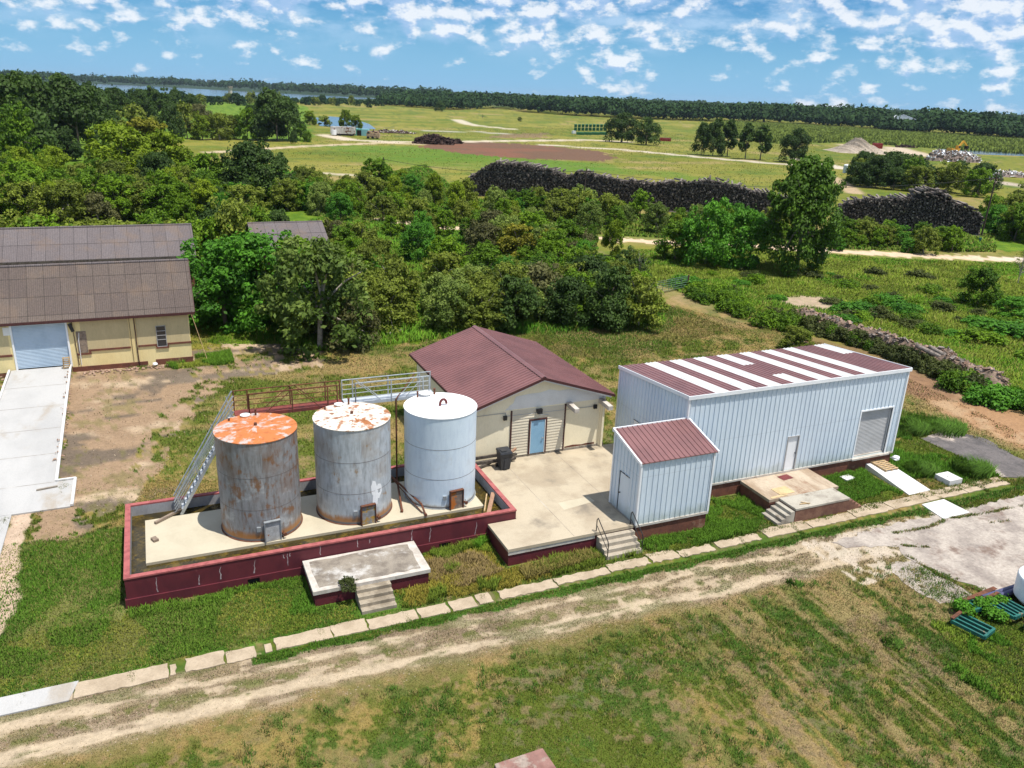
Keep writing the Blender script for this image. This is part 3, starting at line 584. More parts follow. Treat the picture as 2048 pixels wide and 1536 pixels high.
# ================================================================== BERM (tank basin), TANKS
BX, BY, BZ = 17.098, 6.579, 1.393; PZ = .943
mat('limescale', (0.42, 0.36, 0.36), (0.25, 0.17, 0.18), .9, ns=4)
bw = thing('containment_wall', 'long low maroon concrete basin wall with pink rim around the three storage tanks', 'basin wall', (8.5, 0, 0))
mb = MB(); mb.box(.0, 0, .42, BX, .2, BZ-.07); mb.box(0, BY-.2, 0, BX, BY, BZ-.07); mb.box(0, .2, 0, .2, BY-.2, BZ-.07); mb.box(BX-.2, .2, 0, BX, BY-.2, BZ-.07)
mk('wall', mb, 'maroon_paint', bw)
mb = MB(); mb.box(-.06, -.06, -.05, 4.65, .2, .42); mb.box(5.15, -.06, -.05, 13.2, .2, .42); mb.box(4.65, -.06, .33, 5.15, .2, .42); mb.box(13.75, -.06, -.05, BX, .2, .42); mb.box(13.2, -.06, .33, 13.75, .2, .42)
mk('plinth', mb, 'maroon_paint', bw)
mb = MB(); mb.box(4.64, .05, -.02, 5.16, .21, .34); mb.box(13.19, .05, -.02, 13.76, .21, .34); mk('drain_opening', mb, 'dark_void', bw)
mb = MB(); Z = BZ-.07
for a in ((-.02, -.03, BX+.02, .21), (-.02, BY-.21, BX+.02, BY+.02), (-.02, .21, .21, BY-.21), (BX-.21, .21, BX+.02, BY-.21)): mb.box(a[0], a[1], Z, a[2], a[3], BZ)
mk('rim', mb, 'faded_red_paint', bw)
mb = MB(); mb.box(.2, BY-.206, .8, BX-.2, BY-.2, Z-.003); mb.box(.2, .2, .8, .206, BY-.206, Z-.003); mb.box(BX-.206, .2, .8, BX-.2, BY-.206, Z-.003)
mk('inner_render', mb, 'grey_render', bw)
rnd = random.Random(3); mb = MB()
for xs, z0, z1 in ((1.15, .5, 1.2), (2.75, .48, .95), (3.6, .55, 1.15), (4.95, .55, 1.15), (6.35, .62, 1.2), (6.2, 1.0, 1.2), (6.45, 1.05, 1.22), (7.75, .85, 1.3), (9.4, .9, 1.3), (9.95, 1.0, 1.2), (11.9, .75, 1.3), (12.75, .5, 1.25), (15.0, .1, 1.1)):
    p = [(xs+rnd.uniform(-.02, .02)+(z-z0)*rnd.uniform(-.05, .1), z) for z in np.linspace(z1, z0, 6)]
    for k, ((xa, za), (xb, zb)) in enumerate(zip(p[:-1], p[1:])):
        w1 = .008+.022*(k/5)*rnd.random(); y = -.064 if za <= .44 else -.004
        mb.add([(xa-w1, y, za), (xa+w1, y, za), (xb+w1*1.3, y, zb), (xb-w1*1.3, y, zb)], [(3, 2, 1, 0)])
mk('mineral_streak', mb, 'limescale', bw)
mk('basin_floor', MB().box(.2, .2, .70, BX-.2, BY-.2, .82), 'algae_mud', kind='structure')
pad = MB().box(.78, 1.66, .7, 16.1, 5.52, PZ)
mk('tank_pad', pad, 'pad_concrete', loc=(8, 3.6, .7), label='long cream concrete pad under the three tanks inside the maroon basin', cat='concrete pad')

TR = 1.772
def make_tank(cx, label, m_, kind):
    cy = {1: 3.598, 2: 3.646, 3: 3.691}[kind]; t = thing('storage_tank', label, 'storage tank', (cx, cy, PZ))
    H_ = 4.735; z0 = PZ; c = (cx, cy)
    prof = [(TR, z0), (TR, z0+H_), (TR+.025, z0+H_), (TR+.025, z0+H_+.03), (TR-.03, z0+H_+.03)]
    mk('shell', MB().lathe(prof, 96, 0, c), m_, t, smooth=True)
    prof = [(TR-.03, z0+H_+.03)]+[(TR*(1-f), z0+H_+.03+.13*f) for f in (.2, .4, .6, .8, .97)]+[(.001, z0+H_+.165)]
    mk('lid', MB().lathe(prof, 96, 0, c), m_, t, smooth=True)
    for zz in (1.58, 3.15) if kind > 1 else (1.55, 3.1):
        mk('weld_seam', MB().lathe([(TR-.005, z0+zz-.009), (TR+.006, z0+zz-.006), (TR+.006, z0+zz+.006), (TR-.005, z0+zz+.009)], 96, 0, c), 'tank_seam', t, smooth=True)
    mk('base_ring', MB().lathe([(TR+.05, z0), (TR+.05, z0+.03), (TR, z0+.035)], 96, 0, c), rusty if kind != 3 else galv, t, smooth=True)
    # hatch cover low on the front, slightly right of centre
    a = rad(-83); nx, ny = math.cos(a), math.sin(a); px, py = cx+nx*(TR+.11), cy+ny*(TR+.11)
    R_ = a+math.pi/2
    mb = MB(); mb.obox((px, py, z0+.50), (.66, .03, .95), R_)
    mk('hatch_cover', mb, {1: 'hatch_pale', 2: 'hatch_grey', 3: 'hatch_rusty'}[kind], t)
    mb = MB()
    for s_ in (-1, 1): mb.obox((px+s_*.345*math.cos(R_), py+s_*.345*math.sin(R_), z0+.5), (.035, .16, 1.0), R_)
    mb.obox((px, py, z0+.995), (.72, .16, .035), R_)
    for i in range(12):
        q = (i-5.5)*.055; mb.obox((px+q*math.cos(R_), py+q*math.sin(R_), z0+.93), (.02, .05, .09), R_)
    mk('hatch_frame', mb, rusty if kind != 1 else galv, t)
    q = -.52; mb = MB(); b_ = rad(-101); mb.obox((cx+math.cos(b_)*(TR+.03), cy+math.sin(b_)*(TR+.03), z0+.62), (.17, .07, .22), b_+math.pi/2)
    mk('gauge_box', mb, galv, t)
    b_ = rad(-68); p = Vector((cx+math.cos(b_)*TR, cy+math.sin(b_)*TR, z0+.22)); q = Vector((cx+math.cos(b_)*(TR+.22), cy+math.sin(b_)*(TR+.22), z0+.22))
    mb = MB(); mb.tube(p, q, .045, 10); mb.tube(q, q+(q-p)*.15, .09, 12); mb.tube(q-(q-p)*.4+Vector((0, 0, .04)), q-(q-p)*.4+Vector((0, 0, .16)), .015, 6); mk('drain_valve', mb, rusty, t)
    # roof fittings
    zt = z0+H_+.03
    if kind < 3:
        mb = MB(); mb.tube((cx, cy, zt+.11), (cx, cy, zt+.24), .07, 12); mk('centre_cap', mb, rusty, t)
    else:
        mb = MB(); pts = [(cx-.13+.22*(1-math.cos(k*math.pi/7))*.75, cy-.3, zt+.10+.24*math.sin(k*math.pi/7)+.08) for k in range(8)]
        mb.tube((cx-.13, cy-.3, zt+.06), pts[0], .06, 10); mb.path(pts, .062, 10); mk('gooseneck_vent', mb, 'vent_red', t)
    for xo, yo, hh, r_ in ((-.28, 1.5, .06, .17), (.18, 1.45, .30, .045), (-1.02, 1.15, .10, .04)) if kind != 3 else ((-.32, 1.48, .14, .24), (.18, 1.5, .30, .05), (-.75, 1.35, .30, .04)):
        mb = MB(); mb.tube((cx+xo, cy+yo, zt-.02), (cx+xo, cy+yo, zt+hh+.02), r_, 16); mb.tube((cx+xo, cy+yo, zt+hh), (cx+xo, cy+yo, zt+hh+.03), r_*1.35, 16)
        mk('roof_fitting', mb, {0: whitepaint, 1: rusty, 2: rusty}[0 if r_ > .1 else 1], t)
    return t
mat('tank_seam', (0.12, 0.10, 0.09), None, .7); mat('vent_red', (0.16, 0.03, 0.03), None, .5)
mat('hatch_pale', (0.55, 0.56, 0.57), (0.42, 0.42, 0.42), .4, .3, ns=4, c3=(0.35, 0.14, 0.04), ns3=2, lo3=.6, hi3=.66)
mat('hatch_grey', (0.30, 0.31, 0.31), (0.2, 0.2, 0.2), .6, ns=4, c3=(0.40, 0.24, 0.05), ns3=1.4, lo3=.52, hi3=.58)
mat('hatch_rusty', (0.26, 0.20, 0.15), (0.16, 0.12, 0.10), .8, ns=3, c3=(0.42, 0.13, 0.02), ns3=1.0, lo3=.5, hi3=.54)
t1 = make_tank(5.782, 'grey steel tank with orange rusted lid beside the stair, leftmost of the three', 'tank_rust_grey', 1)
t2 = make_tank(10.118, 'grey steel tank with white and rust patched lid, between the other two tanks', 'tank_pale_grey', 2)
t3 = make_tank(14.493, 'white painted steel tank with dark red gooseneck vent, nearest the maroon-roofed house', 'tank_white', 3)
# patch of white primer on the middle tank
vs, fs = [], []; n = 30; rnd = random.Random(5)
for i in range(n):
    a = 2*math.pi*i/n; k = 1+.28*math.sin(3*a+1)+.12*rnd.uniform(-1, 1)
    b_ = rad(-68)+math.cos(a)*.155*k; z = PZ+1.42+math.sin(a)*.62*k
    vs.append((10.118+math.cos(b_)*(TR+.006), 3.646+math.sin(b_)*(TR+.006), z))
b_ = rad(-68); vs.append((10.118+math.cos(b_)*(TR+.008), 3.646+math.sin(b_)*(TR+.008), PZ+1.42)); fs = [(i, (i+1) % n, n) for i in range(n)]
mk('primer_patch', MB().add(vs, fs), 'white_metal_trim', t2)
# walkway over the back of the tanks: rusty left half, galvanised right half
def catwalk(x0, x1, posts, m_, label, brace):
    t = thing('catwalk', label, 'catwalk', ((x0+x1)/2, 5.8, PZ)); zd, zr = 5.62, 6.60
    mk('deck', MB().box(x0, 5.56, zd-.16, x1, 6.22, zd), 'rust_deck' if m_ is rusty else 'galv_deck', t)
    for side, y in (('near', 5.58), ('far', 6.2)):
        mb = MB()
        a0 = x0 if side == 'far' else posts[1]; a1 = x1 if side == 'far' else posts[-1]-.25
        for z in (zr, zr-.26, zr-.50, zr-.74): mb.tube((a0, y, z), (a1, y, z), .028 if z == zr else .018, 8)
        for p in posts:
            if a0-.01 <= p <= a1+.01: mb.tube((p, y, zd-.18), (p, y, zr), .032, 8)
        if side == 'near': mb.tube((a0, y, zd), (a0, y, zr), .032, 8); mb.tube((a1, y, zd), (a1, y, zr), .032, 8)
        for (bx0, bx1) in brace: mb.tube((bx0, y, zr-.03), (bx1, y, zd), .02, 8)
        mk('railing', mb, m_, t)
    return t
mat('rust_deck', (0.20, 0.045, 0.035), (0.12, 0.035, 0.03), .9, ns=4, fine=20, fa=.3); mat('galv_deck', (0.52, 0.55, 0.58), (0.42, 0.46, 0.5), .45, .2, ns=3, fine=20)
catwalk(5.1, 10.14, [5.13, 5.75, 7.72, 9.4, 10.11], rusty, 'rusty steel catwalk with railings behind the left and middle tanks', [(7.7, 6.5), (7.95, 9.0)])
c2 = catwalk(10.2, 14.8, [10.22, 10.75, 12.55, 14.2, 14.77], galv, 'galvanised steel catwalk with railings reaching from the middle tank to the white tank', [(10.9, 12.0), (14.2, 13.3)])
# steel stair at the left end
st = thing('access_stair', 'steep galvanised steel stair climbing to the rusty catwalk beside the left tank', 'stair', (2.4, 5.9, PZ))
S0 = Vector((2.35, 0, PZ)); S1 = Vector((5.05, 0, 5.6)); d_ = S1-S0; nst = 17
mb = MB()
for y in (5.56, 6.2): mb.bar(S0+Vector((0, y, 0)), S1+Vector((0, y, 0)), .04, .13)
mk('stringer', mb, galv, st)
for i in range(1, nst):
    p = S0+d_*(i/nst); mk('tread', MB().box(p.x-.11, 5.59, p.z-.012, p.x+.11, 6.17, p.z+.012), 'galv_deck', st)
for y in (5.54, 6.22):
    mb = MB()
    for off, r_ in ((1.0, .036), (.74, .02), (.48, .02), (.24, .016)):
        a = S0+Vector((-.25, y, off*.72)); b = S1+Vector((.02, y, off)); mb.tube(a, b, r_, 8)
    for f in (.03, .36, .7, .98):
        p = S0+d_*f; mb.tube(p+Vector((0, y, 0)), p+Vector((-.2, y, .85)), .022, 8)
    mk('railing', mb, galv, st)
# loose things in the basin
mk('timber_beam', MB().bar((1.2, 5.0, 1.02), (2.5, 6.0, 1.06), .13, .1), woodg, loc=(1.9, 5.5, .95), label='weathered grey timber lying from pad to foot of stair', cat='timber')
mk('concrete_block', MB().obox((1.16, 3.5, 1.0), (.22, .34, .12), .4).obox((1.12, 3.5, 1.05), (.1, .1, .05), .4), woodg, loc=(1.16, 3.5, .95), label='small brown block alone on the empty left end of the pad', cat='block')
mb = MB(); mb.tube((12.55, 4.6, 1.35), (12.15, 2.45, 1.02), .05, 8); mb.tube((12.15, 2.45, 1.02), (12.1, 2.3, 1.0), .07, 8)
mk('pipe', mb, rusty, loc=(12.4, 3.5, 1), label='short rusty pipe leaning between middle tank and white tank', cat='pipe')
mb = MB(); mb.tube((12.35, 5.4, 1.5), (13.05, 2.2, 1.3), .05, 8); mb.tube((13.05, 2.2, 1.3), (13.1, 1.75, .98), .05, 8); mb.tube((13.1, 1.75, .98), (13.1, 1.62, .98), .075, 8); mb.tube((12.45, 5.0, 1.35), (13.0, 1.9, 1.0), .025, 6)
mk('pipe', mb, rusty, loc=(12.7, 3.5, 1), label='long bent rusty pipe running to the pad edge beside the white tank', cat='pipe')
mb = MB(); mb.tube((12.75, 5.45, PZ-.1), (12.75, 5.45, 5.6), .045, 10); mb.tube((12.75, 5.45, 5.6), (13.9, 6.1, 6.6), .03, 8)
mk('pipe', mb, rusty, loc=(12.75, 5.45, 1), label='tall upright rusty pipe at the back left of the white tank', cat='pipe')
mk('plank', MB().bar((15.9, .65, .86), (16.85, 2.3, 1.22), .2, .04), 'old_plank', loc=(16.3, 1.5, .9), label='wide brown plank leaning on the basin wall right of the white tank', cat='plank') if mat('old_plank', (0.34, 0.20, 0.13), None, .9) else 0
mk('pole', MB().bar((15.6, .35, 1.40), (16.5, 2.3, 1.2), .06, .05), wood, loc=(16, 1.3, .9), label='thin pale wooden lath leaning across the basin corner', cat='lath')

# ================================================================== PLATFORMS, TERRACE
def stairs(mb, x0, x1, ytop, ztop, n, run, dirn=-1, zbase=0.0, m=0):
    for i in range(n):
        z = ztop-(i+1)*(ztop-zbase)/(n+1); y0 = ytop+dirn*i*run; y1 = y0+dirn*run
        mb.box(x0+(.003*i), min(y0, y1), zbase-.05, x1-(.003*i), max(y0, y1), z, m)
mat('old_step', (0.33, 0.28, 0.21), (0.20, 0.165, 0.12), .93, ns=1.8, fine=14, fa=.2)
lp = thing('loading_platform', 'weathered concrete loading platform with maroon sides in front of the basin wall', 'platform', (9.5, -1.3, 0))
mk('base', MB().box(7.03, -2.5, -.05, 11.9, -.065, .58), maroon, lp)
mk('slab', MB().box(6.96, -2.56, .58, 11.97, -.064, .75), conc_edge, lp)
mk('worn_surface', MB().prism(wob([(7.25, -2.32), (11.6, -2.36), (11.62, -.25), (7.22, -.25)], .05, .35, 8), .75, .755), conc_old, lp)
mb = MB(); stairs(mb, 8.68, 10.15, -2.56, .75, 4, .29); mk('step', mb, 'old_step', lp)

tr = thing('terrace', 'broad cream concrete terrace between the basin, the house and the small shed', 'terrace', (20, 1.5, 0))
top = [(15.63, -2.49), (22.2, -2.49), (22.2, -.05), (26.45, -.05), (26.45, 6.35), (17.12, 6.35), (17.12, -.05), (15.63, -.05)]
mk('slab', MB().prism(top, .76, .905), conc, tr)
mk('base', MB().prism([(15.68, -2.43), (22.25, -2.43), (22.25, -.1), (26.4, -.1), (26.4, 6.3), (17.14, 6.3), (17.14, -.1), (15.68, -.1)], -.05, .757), maroon, tr)
mk('pale_chipped_edge', MB().prism([(15.66, -2.47), (20.1, -2.46), (20.1, -2.44), (15.66, -2.44)], .58, .757), conc_edge, tr)
mk('slab_patch', MB().prism([(19.7, .0), (21.6, .3), (21.55, .85), (19.75, .75)], .905, .908), 'pad_concrete', tr)
mb = MB()
for (xa, ya, xb, yb) in ((19.0, -2.45, 19.0, 6.3), (22.3, -.04, 22.3, 6.3)): mb.add([(xa-.012, ya, .907), (xa+.012, ya, .907), (xb+.012, yb, .907), (xb-.012, yb, .907)], [(0, 1, 2, 3)])
mk('joint', mb, conc_old, tr)
es = thing('entrance_steps', 'pale concrete entrance steps with two black handrails up to the terrace', 'steps', (21.1, -2.9, 0))
mb = MB(); stairs(mb, 20.18, 22.12, -2.5, .905, 4, .26); mk('step', mb, 'step_concrete', es) if mat('step_concrete', (0.38, 0.33, 0.26), (0.31, 0.27, 0.21), .9, ns=1.5, fine=15) else 0
for x in (20.22, 22.08):
    mb = MB()
    mb.path([(x, -2.35, .9), (x, -2.35, 1.5), (x, -2.45, 1.62), (x, -3.45, .95), (x, -3.52, .8), (x, -3.52, .0)], .024, 8)
    mb.path([(x, -2.35, 1.22), (x, -3.5, .5)], .018, 8)
    mk('handrail', mb, black, es)

d2 = thing('entry_platform', 'low stained concrete platform before the white side door of the striped-roof warehouse', 'platform', (33, -1.5, 0))
mk('base', MB().box(30.5, -2.4, -.05, 35.1, -.10, .64).box(30.47, -2.45, .52, 35.13, -2.4, .62), brick, d2)
mk('slab', MB().box(30.44, -2.46, .64, 35.16, -.10, .80), conc_rust, d2)
mk('doormat', MB().obox((33.1, -.6, .808), (.75, .5, .015), .1), 'vent_red', d2)
mb = MB(); mb.obox((31.85, -1.85, .812), (1.0, .75, .02), .05); mb.obox((31.2, -2.3, .812), (1.1, .14, .02), .05); mk('plywood_sheet', mb, 'ply', d2) if mat('ply', (0.55, 0.41, 0.22), None, .8) else 0
ld = thing('step_landing', 'lower grey landing with steps at both ends in front of the stained platform', 'landing', (32.9, -3, 0))
mk('landing', MB().box(31.1, -3.72, -.05, 34.7, -2.48, .70), 'landing_mix', ld) if mat('landing_mix', (0.20, 0.105, 0.07), (0.13, 0.06, 0.042), .93, ns=1.4, fine=12, fa=.25) else 0
mk('top_slab', MB().box(31.08, -3.74, .70, 34.72, -2.47, .80), 'landing_top', ld) if mat('landing_top', (0.40, 0.37, 0.31), (0.27, 0.24, 0.2), .93, ns=.8, fine=14, fa=.15, c3=(0.16, 0.13, 0.10), ns3=.7, lo3=.55, hi3=.66) else 0
mb = MB()
for i in range(4):
    z = .80-(i+1)*.16; mb.box(31.08-(i+1)*.27, -3.70+.003*i, -.05, 31.08-i*.27, -2.5, z)
mk('step', mb, 'landing_top', ld)
mb = MB()
for i in range(4):
    z = .80-(i+1)*.16; mb.box(34.72+i*.25, -3.70+.003*i, -.05, 34.72+(i+1)*.25, -2.5, z)
mk('step', mb, 'landing_mix', ld)
for s_, (x, y, rz) in enumerate(((31.9, -3.35, .5), (32.1, -3.5, .2))): pass
mk('stick', MB().bar((31.6, -3.4, .83), (32.2, -3.5, .83), .05, .03).bar((31.8, -3.25, .85), (32.1, -3.55, .85), .05, .03), wood, loc=(31.9, -3.4, .8), label='broken wooden sticks lying on the grey step landing', cat='sticks')

# ================================================================== RIBBED METAL WALLS
def ribwall(mb, p0, p1, z0, ztop0, ztop1, outward, holes=(), pitch=.305, th=.06, rib=.035, m=0):
    """sheet wall from p0 to p1 (xy) with holes (s0,s1,z0,z1); trapezoid ribs stand proud of it"""
    p0 = Vector((p0[0], p0[1], 0)); p1 = Vector((p1[0], p1[1], 0)); Ln = (p1-p0).length; d = (p1-p0)/Ln; o_ = Vector((outward[0], outward[1], 0))
    zt = lambda s_: ztop0+(ztop1-ztop0)*s_/Ln
    def panel(s0, s1, za, zb0, zb1):
        a, b = p0+d*s0, p0+d*s1; i0, i1 = a-o_*th, b-o_*th
        pts = [(i0.x, i0.y, za), (i1.x, i1.y, za), (b.x, b.y, za), (a.x, a.y, za), (i0.x, i0.y, zb0), (i1.x, i1.y, zb1), (b.x, b.y, zb1), (a.x, a.y, zb0)]
        mb.add(pts, [(0, 1, 2, 3), (7, 6, 5, 4), (1, 0, 4, 5), (2, 1, 5, 6), (3, 2, 6, 7), (0, 3, 7, 4)], m)
    cuts = sorted({0, Ln}|{h[0] for h in holes}|{h[1] for h in holes})
    for a, b in zip(cuts[:-1], cuts[1:]):
        mid = (a+b)/2; H_ = [h for h in holes if h[0] <= mid <= h[1]]
        if not H_: panel(a, b, z0, zt(a), zt(b))
        else:
            h = H_[0]
            if h[2] > z0+.01: panel(a, b, z0, h[2], h[2])
            panel(a, b, h[3], zt(a), zt(b))
    n = int(Ln/pitch); off = (Ln-n*pitch)/2
    for i in range(n+1):
        s_ = off+i*pitch; 
        if s_ < .04 or s_ > Ln-.04: continue
        segs = [(z0+.02, zt(s_)-.03)]
        for h in holes:
            if h[0]-.03 < s_ < h[1]+.03:
                segs = [(h[3], zt(s_)-.03)]+([(z0+.02, h[2])] if h[2] > z0+.05 else [])
        for za, zb in segs:
            c = p0+d*s_; a = c-d*.03; b = c+d*.03; a2 = c-d*.014+o_*rib; b2 = c+d*.014+o_*rib
            mb.add([(a.x, a.y, za), (b.x, b.y, za), (b2.x, b2.y, za), (a2.x, a2.y, za), (a.x, a.y, zb), (b.x, b.y, zb), (b2.x, b2.y, zb), (a2.x, a2.y, zb)],
                   [(0, 1, 2, 3), (7, 6, 5, 4), (1, 2, 6, 5), (2, 3, 7, 6), (3, 0, 4, 7)], m)
# big warehouse
X0, X1, Y0, Y1, ZF, ZB, ZW = 26.481, 41.669, -.034, 6.691, 6.069, 5.517, .90
wh = thing('warehouse', 'pale blue ribbed metal warehouse with maroon and white striped sloping roof', 'warehouse', ((X0+X1)/2, 3.3, 0))
mb = MB(); gar = (38.57-X0, 41.0-X0, .92, 3.80); dor = (33.42-X0, 34.14-X0, .92, 2.92)
ribwall(mb, (X0, Y0), (X1, Y0), ZW, ZF, ZF, (0, -1), (gar, dor)); ribwall(mb, (X1, Y0), (X1, Y1), ZW, ZF, ZB, (1, 0))
ribwall(mb, (X1, Y1), (X0, Y1), ZW, ZB, ZB, (0, 1)); ribwall(mb, (X0, Y1), (X0, Y0), ZW, ZB, ZF, (-1, 0), ((1.9, 2.85, .92, 3.0),))
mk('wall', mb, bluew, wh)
mb = MB()
for x, y in ((X0, Y0), (X1, Y0), (X0, Y1), (X1, Y1)):
    zt_ = ZF if y == Y0 else ZB; mk('corner_trim', MB().box(x-.05, y-.05, ZW, x+.05, y+.05, zt_-.02), trimw, wh)
fb = thing  # foundation in two tones
mk('foundation', MB().box(X0+.02, Y0+.02, -.05, X1-.02, Y1-.02, .80), brick, wh)
mk('sill_slab', MB().box(X0-.03, Y0-.055, .80, X1+.06, Y1+.03, .898), conc_edge, wh)
mb = MB(); OV = .10; np_ = 18; pw = (X1-X0+2*OV)/np_
def zr(y): return ZF+.03+(ZB-ZF)*(y-Y0)/(Y1-Y0)
def strip(mb, x0, x1, y0, y1, m):
    mb.hexa([(x0, y0, zr(y0)), (x1, y0, zr(y0)), (x1, y1, zr(y1)), (x0, y1, zr(y1)), (x0, y0, zr(y0)+.04), (x1, y0, zr(y0)+.04), (x1, y1, zr(y1)+.04), (x0, y1, zr(y1)+.04)], m)
    for k in range(3):
        xc = x0+(x1-x0)*(k+.5)/3
        pts = []
        for y in (y0, y1):
            z = zr(y)+.04; pts += [(xc-.05, y, z), (xc+.05, y, z), (xc+.025, y, z+.035), (xc-.025, y, z+.035)]
        mb.add(pts, [(3, 2, 1, 0), (4, 5, 6, 7), (1, 2, 6, 5), (2, 3, 7, 6), (3, 0, 4, 7)], m)
yA, yB = Y0-.06, Y1+.06; DY = yB-yA
for i in range(np_):
    x0 = X0-OV+i*pw; x1 = x0+pw
    if i < 2: segs = [(0, 1, 0)]
    elif i == 8: segs = [(0, .27, 1), (.27, .62, 0), (.62, 1, 1)]
    elif i == 16: segs = [(0, .72, 0), (.72, 1, 0)]
    elif i == 17: segs = [(0, .62, 0), (.62, 1, 1)]
    elif i % 2 == 0: segs = [(0, 1, 1)]
    else: segs = [(0, 1, 0)]
    for a, b, m_ in segs: strip(mb, x0, x1, yA+DY*a, yA+DY*b, m_)
mk('roof', mb, [roofm, roofw], wh)
mb = MB(); xa, xb = X0-OV-.04, X1+OV+.04
mb.box(xa, yA-.05, ZF-.10, xb, yA, ZF+.10)
for x in (xa, xb-.05):
    mb.hexa([(x, yA, ZF-.08), (x+.05, yA, ZF-.08), (x+.05, yB, ZB-.08), (x, yB, ZB-.08), (x, yA, ZF+.115), (x+.05, yA, ZF+.115), (x+.05, yB, ZB+.115), (x, yB, ZB+.115)])
mk('roof_trim', mb, trimw, wh)
def roller(parent, x0, x1, z0, z1, y, m_, name='roller_door', pitch=.085):
    mb = MB(); n = int((z1-z0)/pitch)
    for i in range(n):
        za = z0+(z1-z0)*i/n; zb = z0+(z1-z0)*(i+1)/n; zm = (za+zb)/2
        mb.add([(x0, y, za), (x1, y, za), (x1, y-.022, zm), (x0, y-.022, zm), (x1, y, zb), (x0, y, zb)], [(0, 1, 2, 3), (3, 2, 4, 5)])
    return mk(name, mb, m_, parent)
d_ = roller(wh, 38.57, 41.0, .92, 3.80, Y0+.14, shutter)
mk('bottom_bar', MB().box(38.57, Y0+.06, .90, 41.0, Y0+.13, 1.0), conc_edge, d_)
mk('door_frame', MB().box(38.48, Y0-.04, .9, 38.57, Y0+.12, 3.88).box(41.0, Y0-.04, .9, 41.09, Y0+.12, 3.88).box(38.57, Y0-.04, 3.80, 41.0, Y0+.12, 3.88), trimw, wh)
mk('threshold', MB().box(38.4, Y0-.16, .80, 41.3, Y0-.056, .90), conc_edge, wh)
dd = mk('side_door', MB().box(33.42, Y0+.03, .93, 34.14, Y0+.07, 2.90), trimw, wh)
mk('door_frame', MB().box(33.36, Y0-.05, .9, 33.42, Y0+.02, 2.98).box(34.14, Y0-.05, .9, 34.20, Y0+.02, 2.98).box(33.42, Y0-.05, 2.92, 34.14, Y0+.02, 2.98), shutter, wh)
mk('door_handle', MB().tube((34.07, Y0+.03, 1.9), (34.07, Y0-.03, 1.9), .03, 8), black, dd)
mk('end_door', MB().box(X0-.03, Y1-2.85, .92, X0-.01, Y1-1.9, 3.0), trimw, wh)
mk('door_outline', MB().box(X0-.045, Y1-2.88, .92, X0-.031, Y1-2.85, 3.03).box(X0-.045, Y1-2.88, 3.0, X0-.031, Y1-1.88, 3.03), black, wh)

# small shed
a0, a1, b0, b1, zf, zb = 22.277, 26.43, -2.53, -.06, 4.153, 4.828
sh = thing('metal_shed', 'small pale blue ribbed metal shed with single-slope maroon roof at the terrace corner', 'shed', ((a0+a1)/2, -1.3, 0))
mb = MB(); ribwall(mb, (a0, b0), (a1, b0), .92, zf, zf, (0, -1), pitch=.30); ribwall(mb, (a1, b0), (a1, b1), .92, zf, zb, (1, 0), pitch=.3)
ribwall(mb, (a1, b1), (a0, b1), .92, zb, zb, (0, 1), pitch=.3); ribwall(mb, (a0, b1), (a0, b0), .92, zb, zf, (-1, 0), ((.75, 1.6, .93, 3.0),), pitch=.3)
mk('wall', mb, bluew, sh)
mb = MB()
for x, y, z in ((a0, b0, zf), (a1, b0, zf), (a0, b1, zb)): mk('corner_trim', MB().box(x-.05, y-.05, .92, x+.05, y+.05, z-.02), trimw, sh)
mk('foundation', MB().box(a0+.02, b0+.02, -.05, a1-.02, b1+.02, .80), brick, sh)
mk('sill_slab', MB().box(a0-.01, b0-.05, .80, a1+.04, b1+.04, .918), conc_edge, sh)
mb = MB(); zq = lambda y: zf+.03+(zb-zf)*(y-b0)/(b1-b0); ya, yb = b0-.10, b1+.05; xa, xb = a0-.06, a1+.10
mb.hexa([(xa, ya, zq(ya)), (xb, ya, zq(ya)), (xb, yb, zq(yb)), (xa, yb, zq(yb)), (xa, ya, zq(ya)+.04), (xb, ya, zq(ya)+.04), (xb, yb, zq(yb)+.04), (xa, yb, zq(yb)+.04)])
for i in range(15):
    xc = xa+(xb-xa)*(i+.5)/15; pts = []
    for y in (ya, yb): z = zq(y)+.04; pts += [(xc-.035, y, z), (xc+.035, y, z), (xc+.018, y, z+.035), (xc-.018, y, z+.035)]
    mb.add(pts, [(3, 2, 1, 0), (4, 5, 6, 7), (1, 2, 6, 5), (2, 3, 7, 6), (3, 0, 4, 7)])
mk('roof', mb, roofm, sh)
mb = MB()
for x in (xa-.08, xb):
    mb.hexa([(x, ya-.02, zq(ya)-.06), (x+.08, ya-.02, zq(ya)-.06), (x+.08, yb, zq(yb)-.06), (x, yb, zq(yb)-.06), (x, ya-.02, zq(ya)+.085), (x+.08, ya-.02, zq(ya)+.085), (x+.08, yb, zq(yb)+.085), (x, yb, zq(yb)+.085)])
mb.box(xa-.08, yb, zb-.05, xb+.08, yb+.06, zb+.14)
mk('roof_trim', mb, trimw, sh)
sd = mk('shed_door', MB().box(a0-.01, b1-1.6, .93, a0+.02, b1-.75, 3.0), bluew, sh)
mk('door_outline', MB().box(a0-.04, b1-.75, .93, a0-.012, b1-.73, 3.03).box(a0-.04, b1-1.6, 3.0, a0-.012, b1-.73, 3.03), black, sh)
mk('door_handle', MB().tube((a0, b1-.86, 1.9), (a0-.08, b1-.86, 1.9), .03, 8), black, sd)

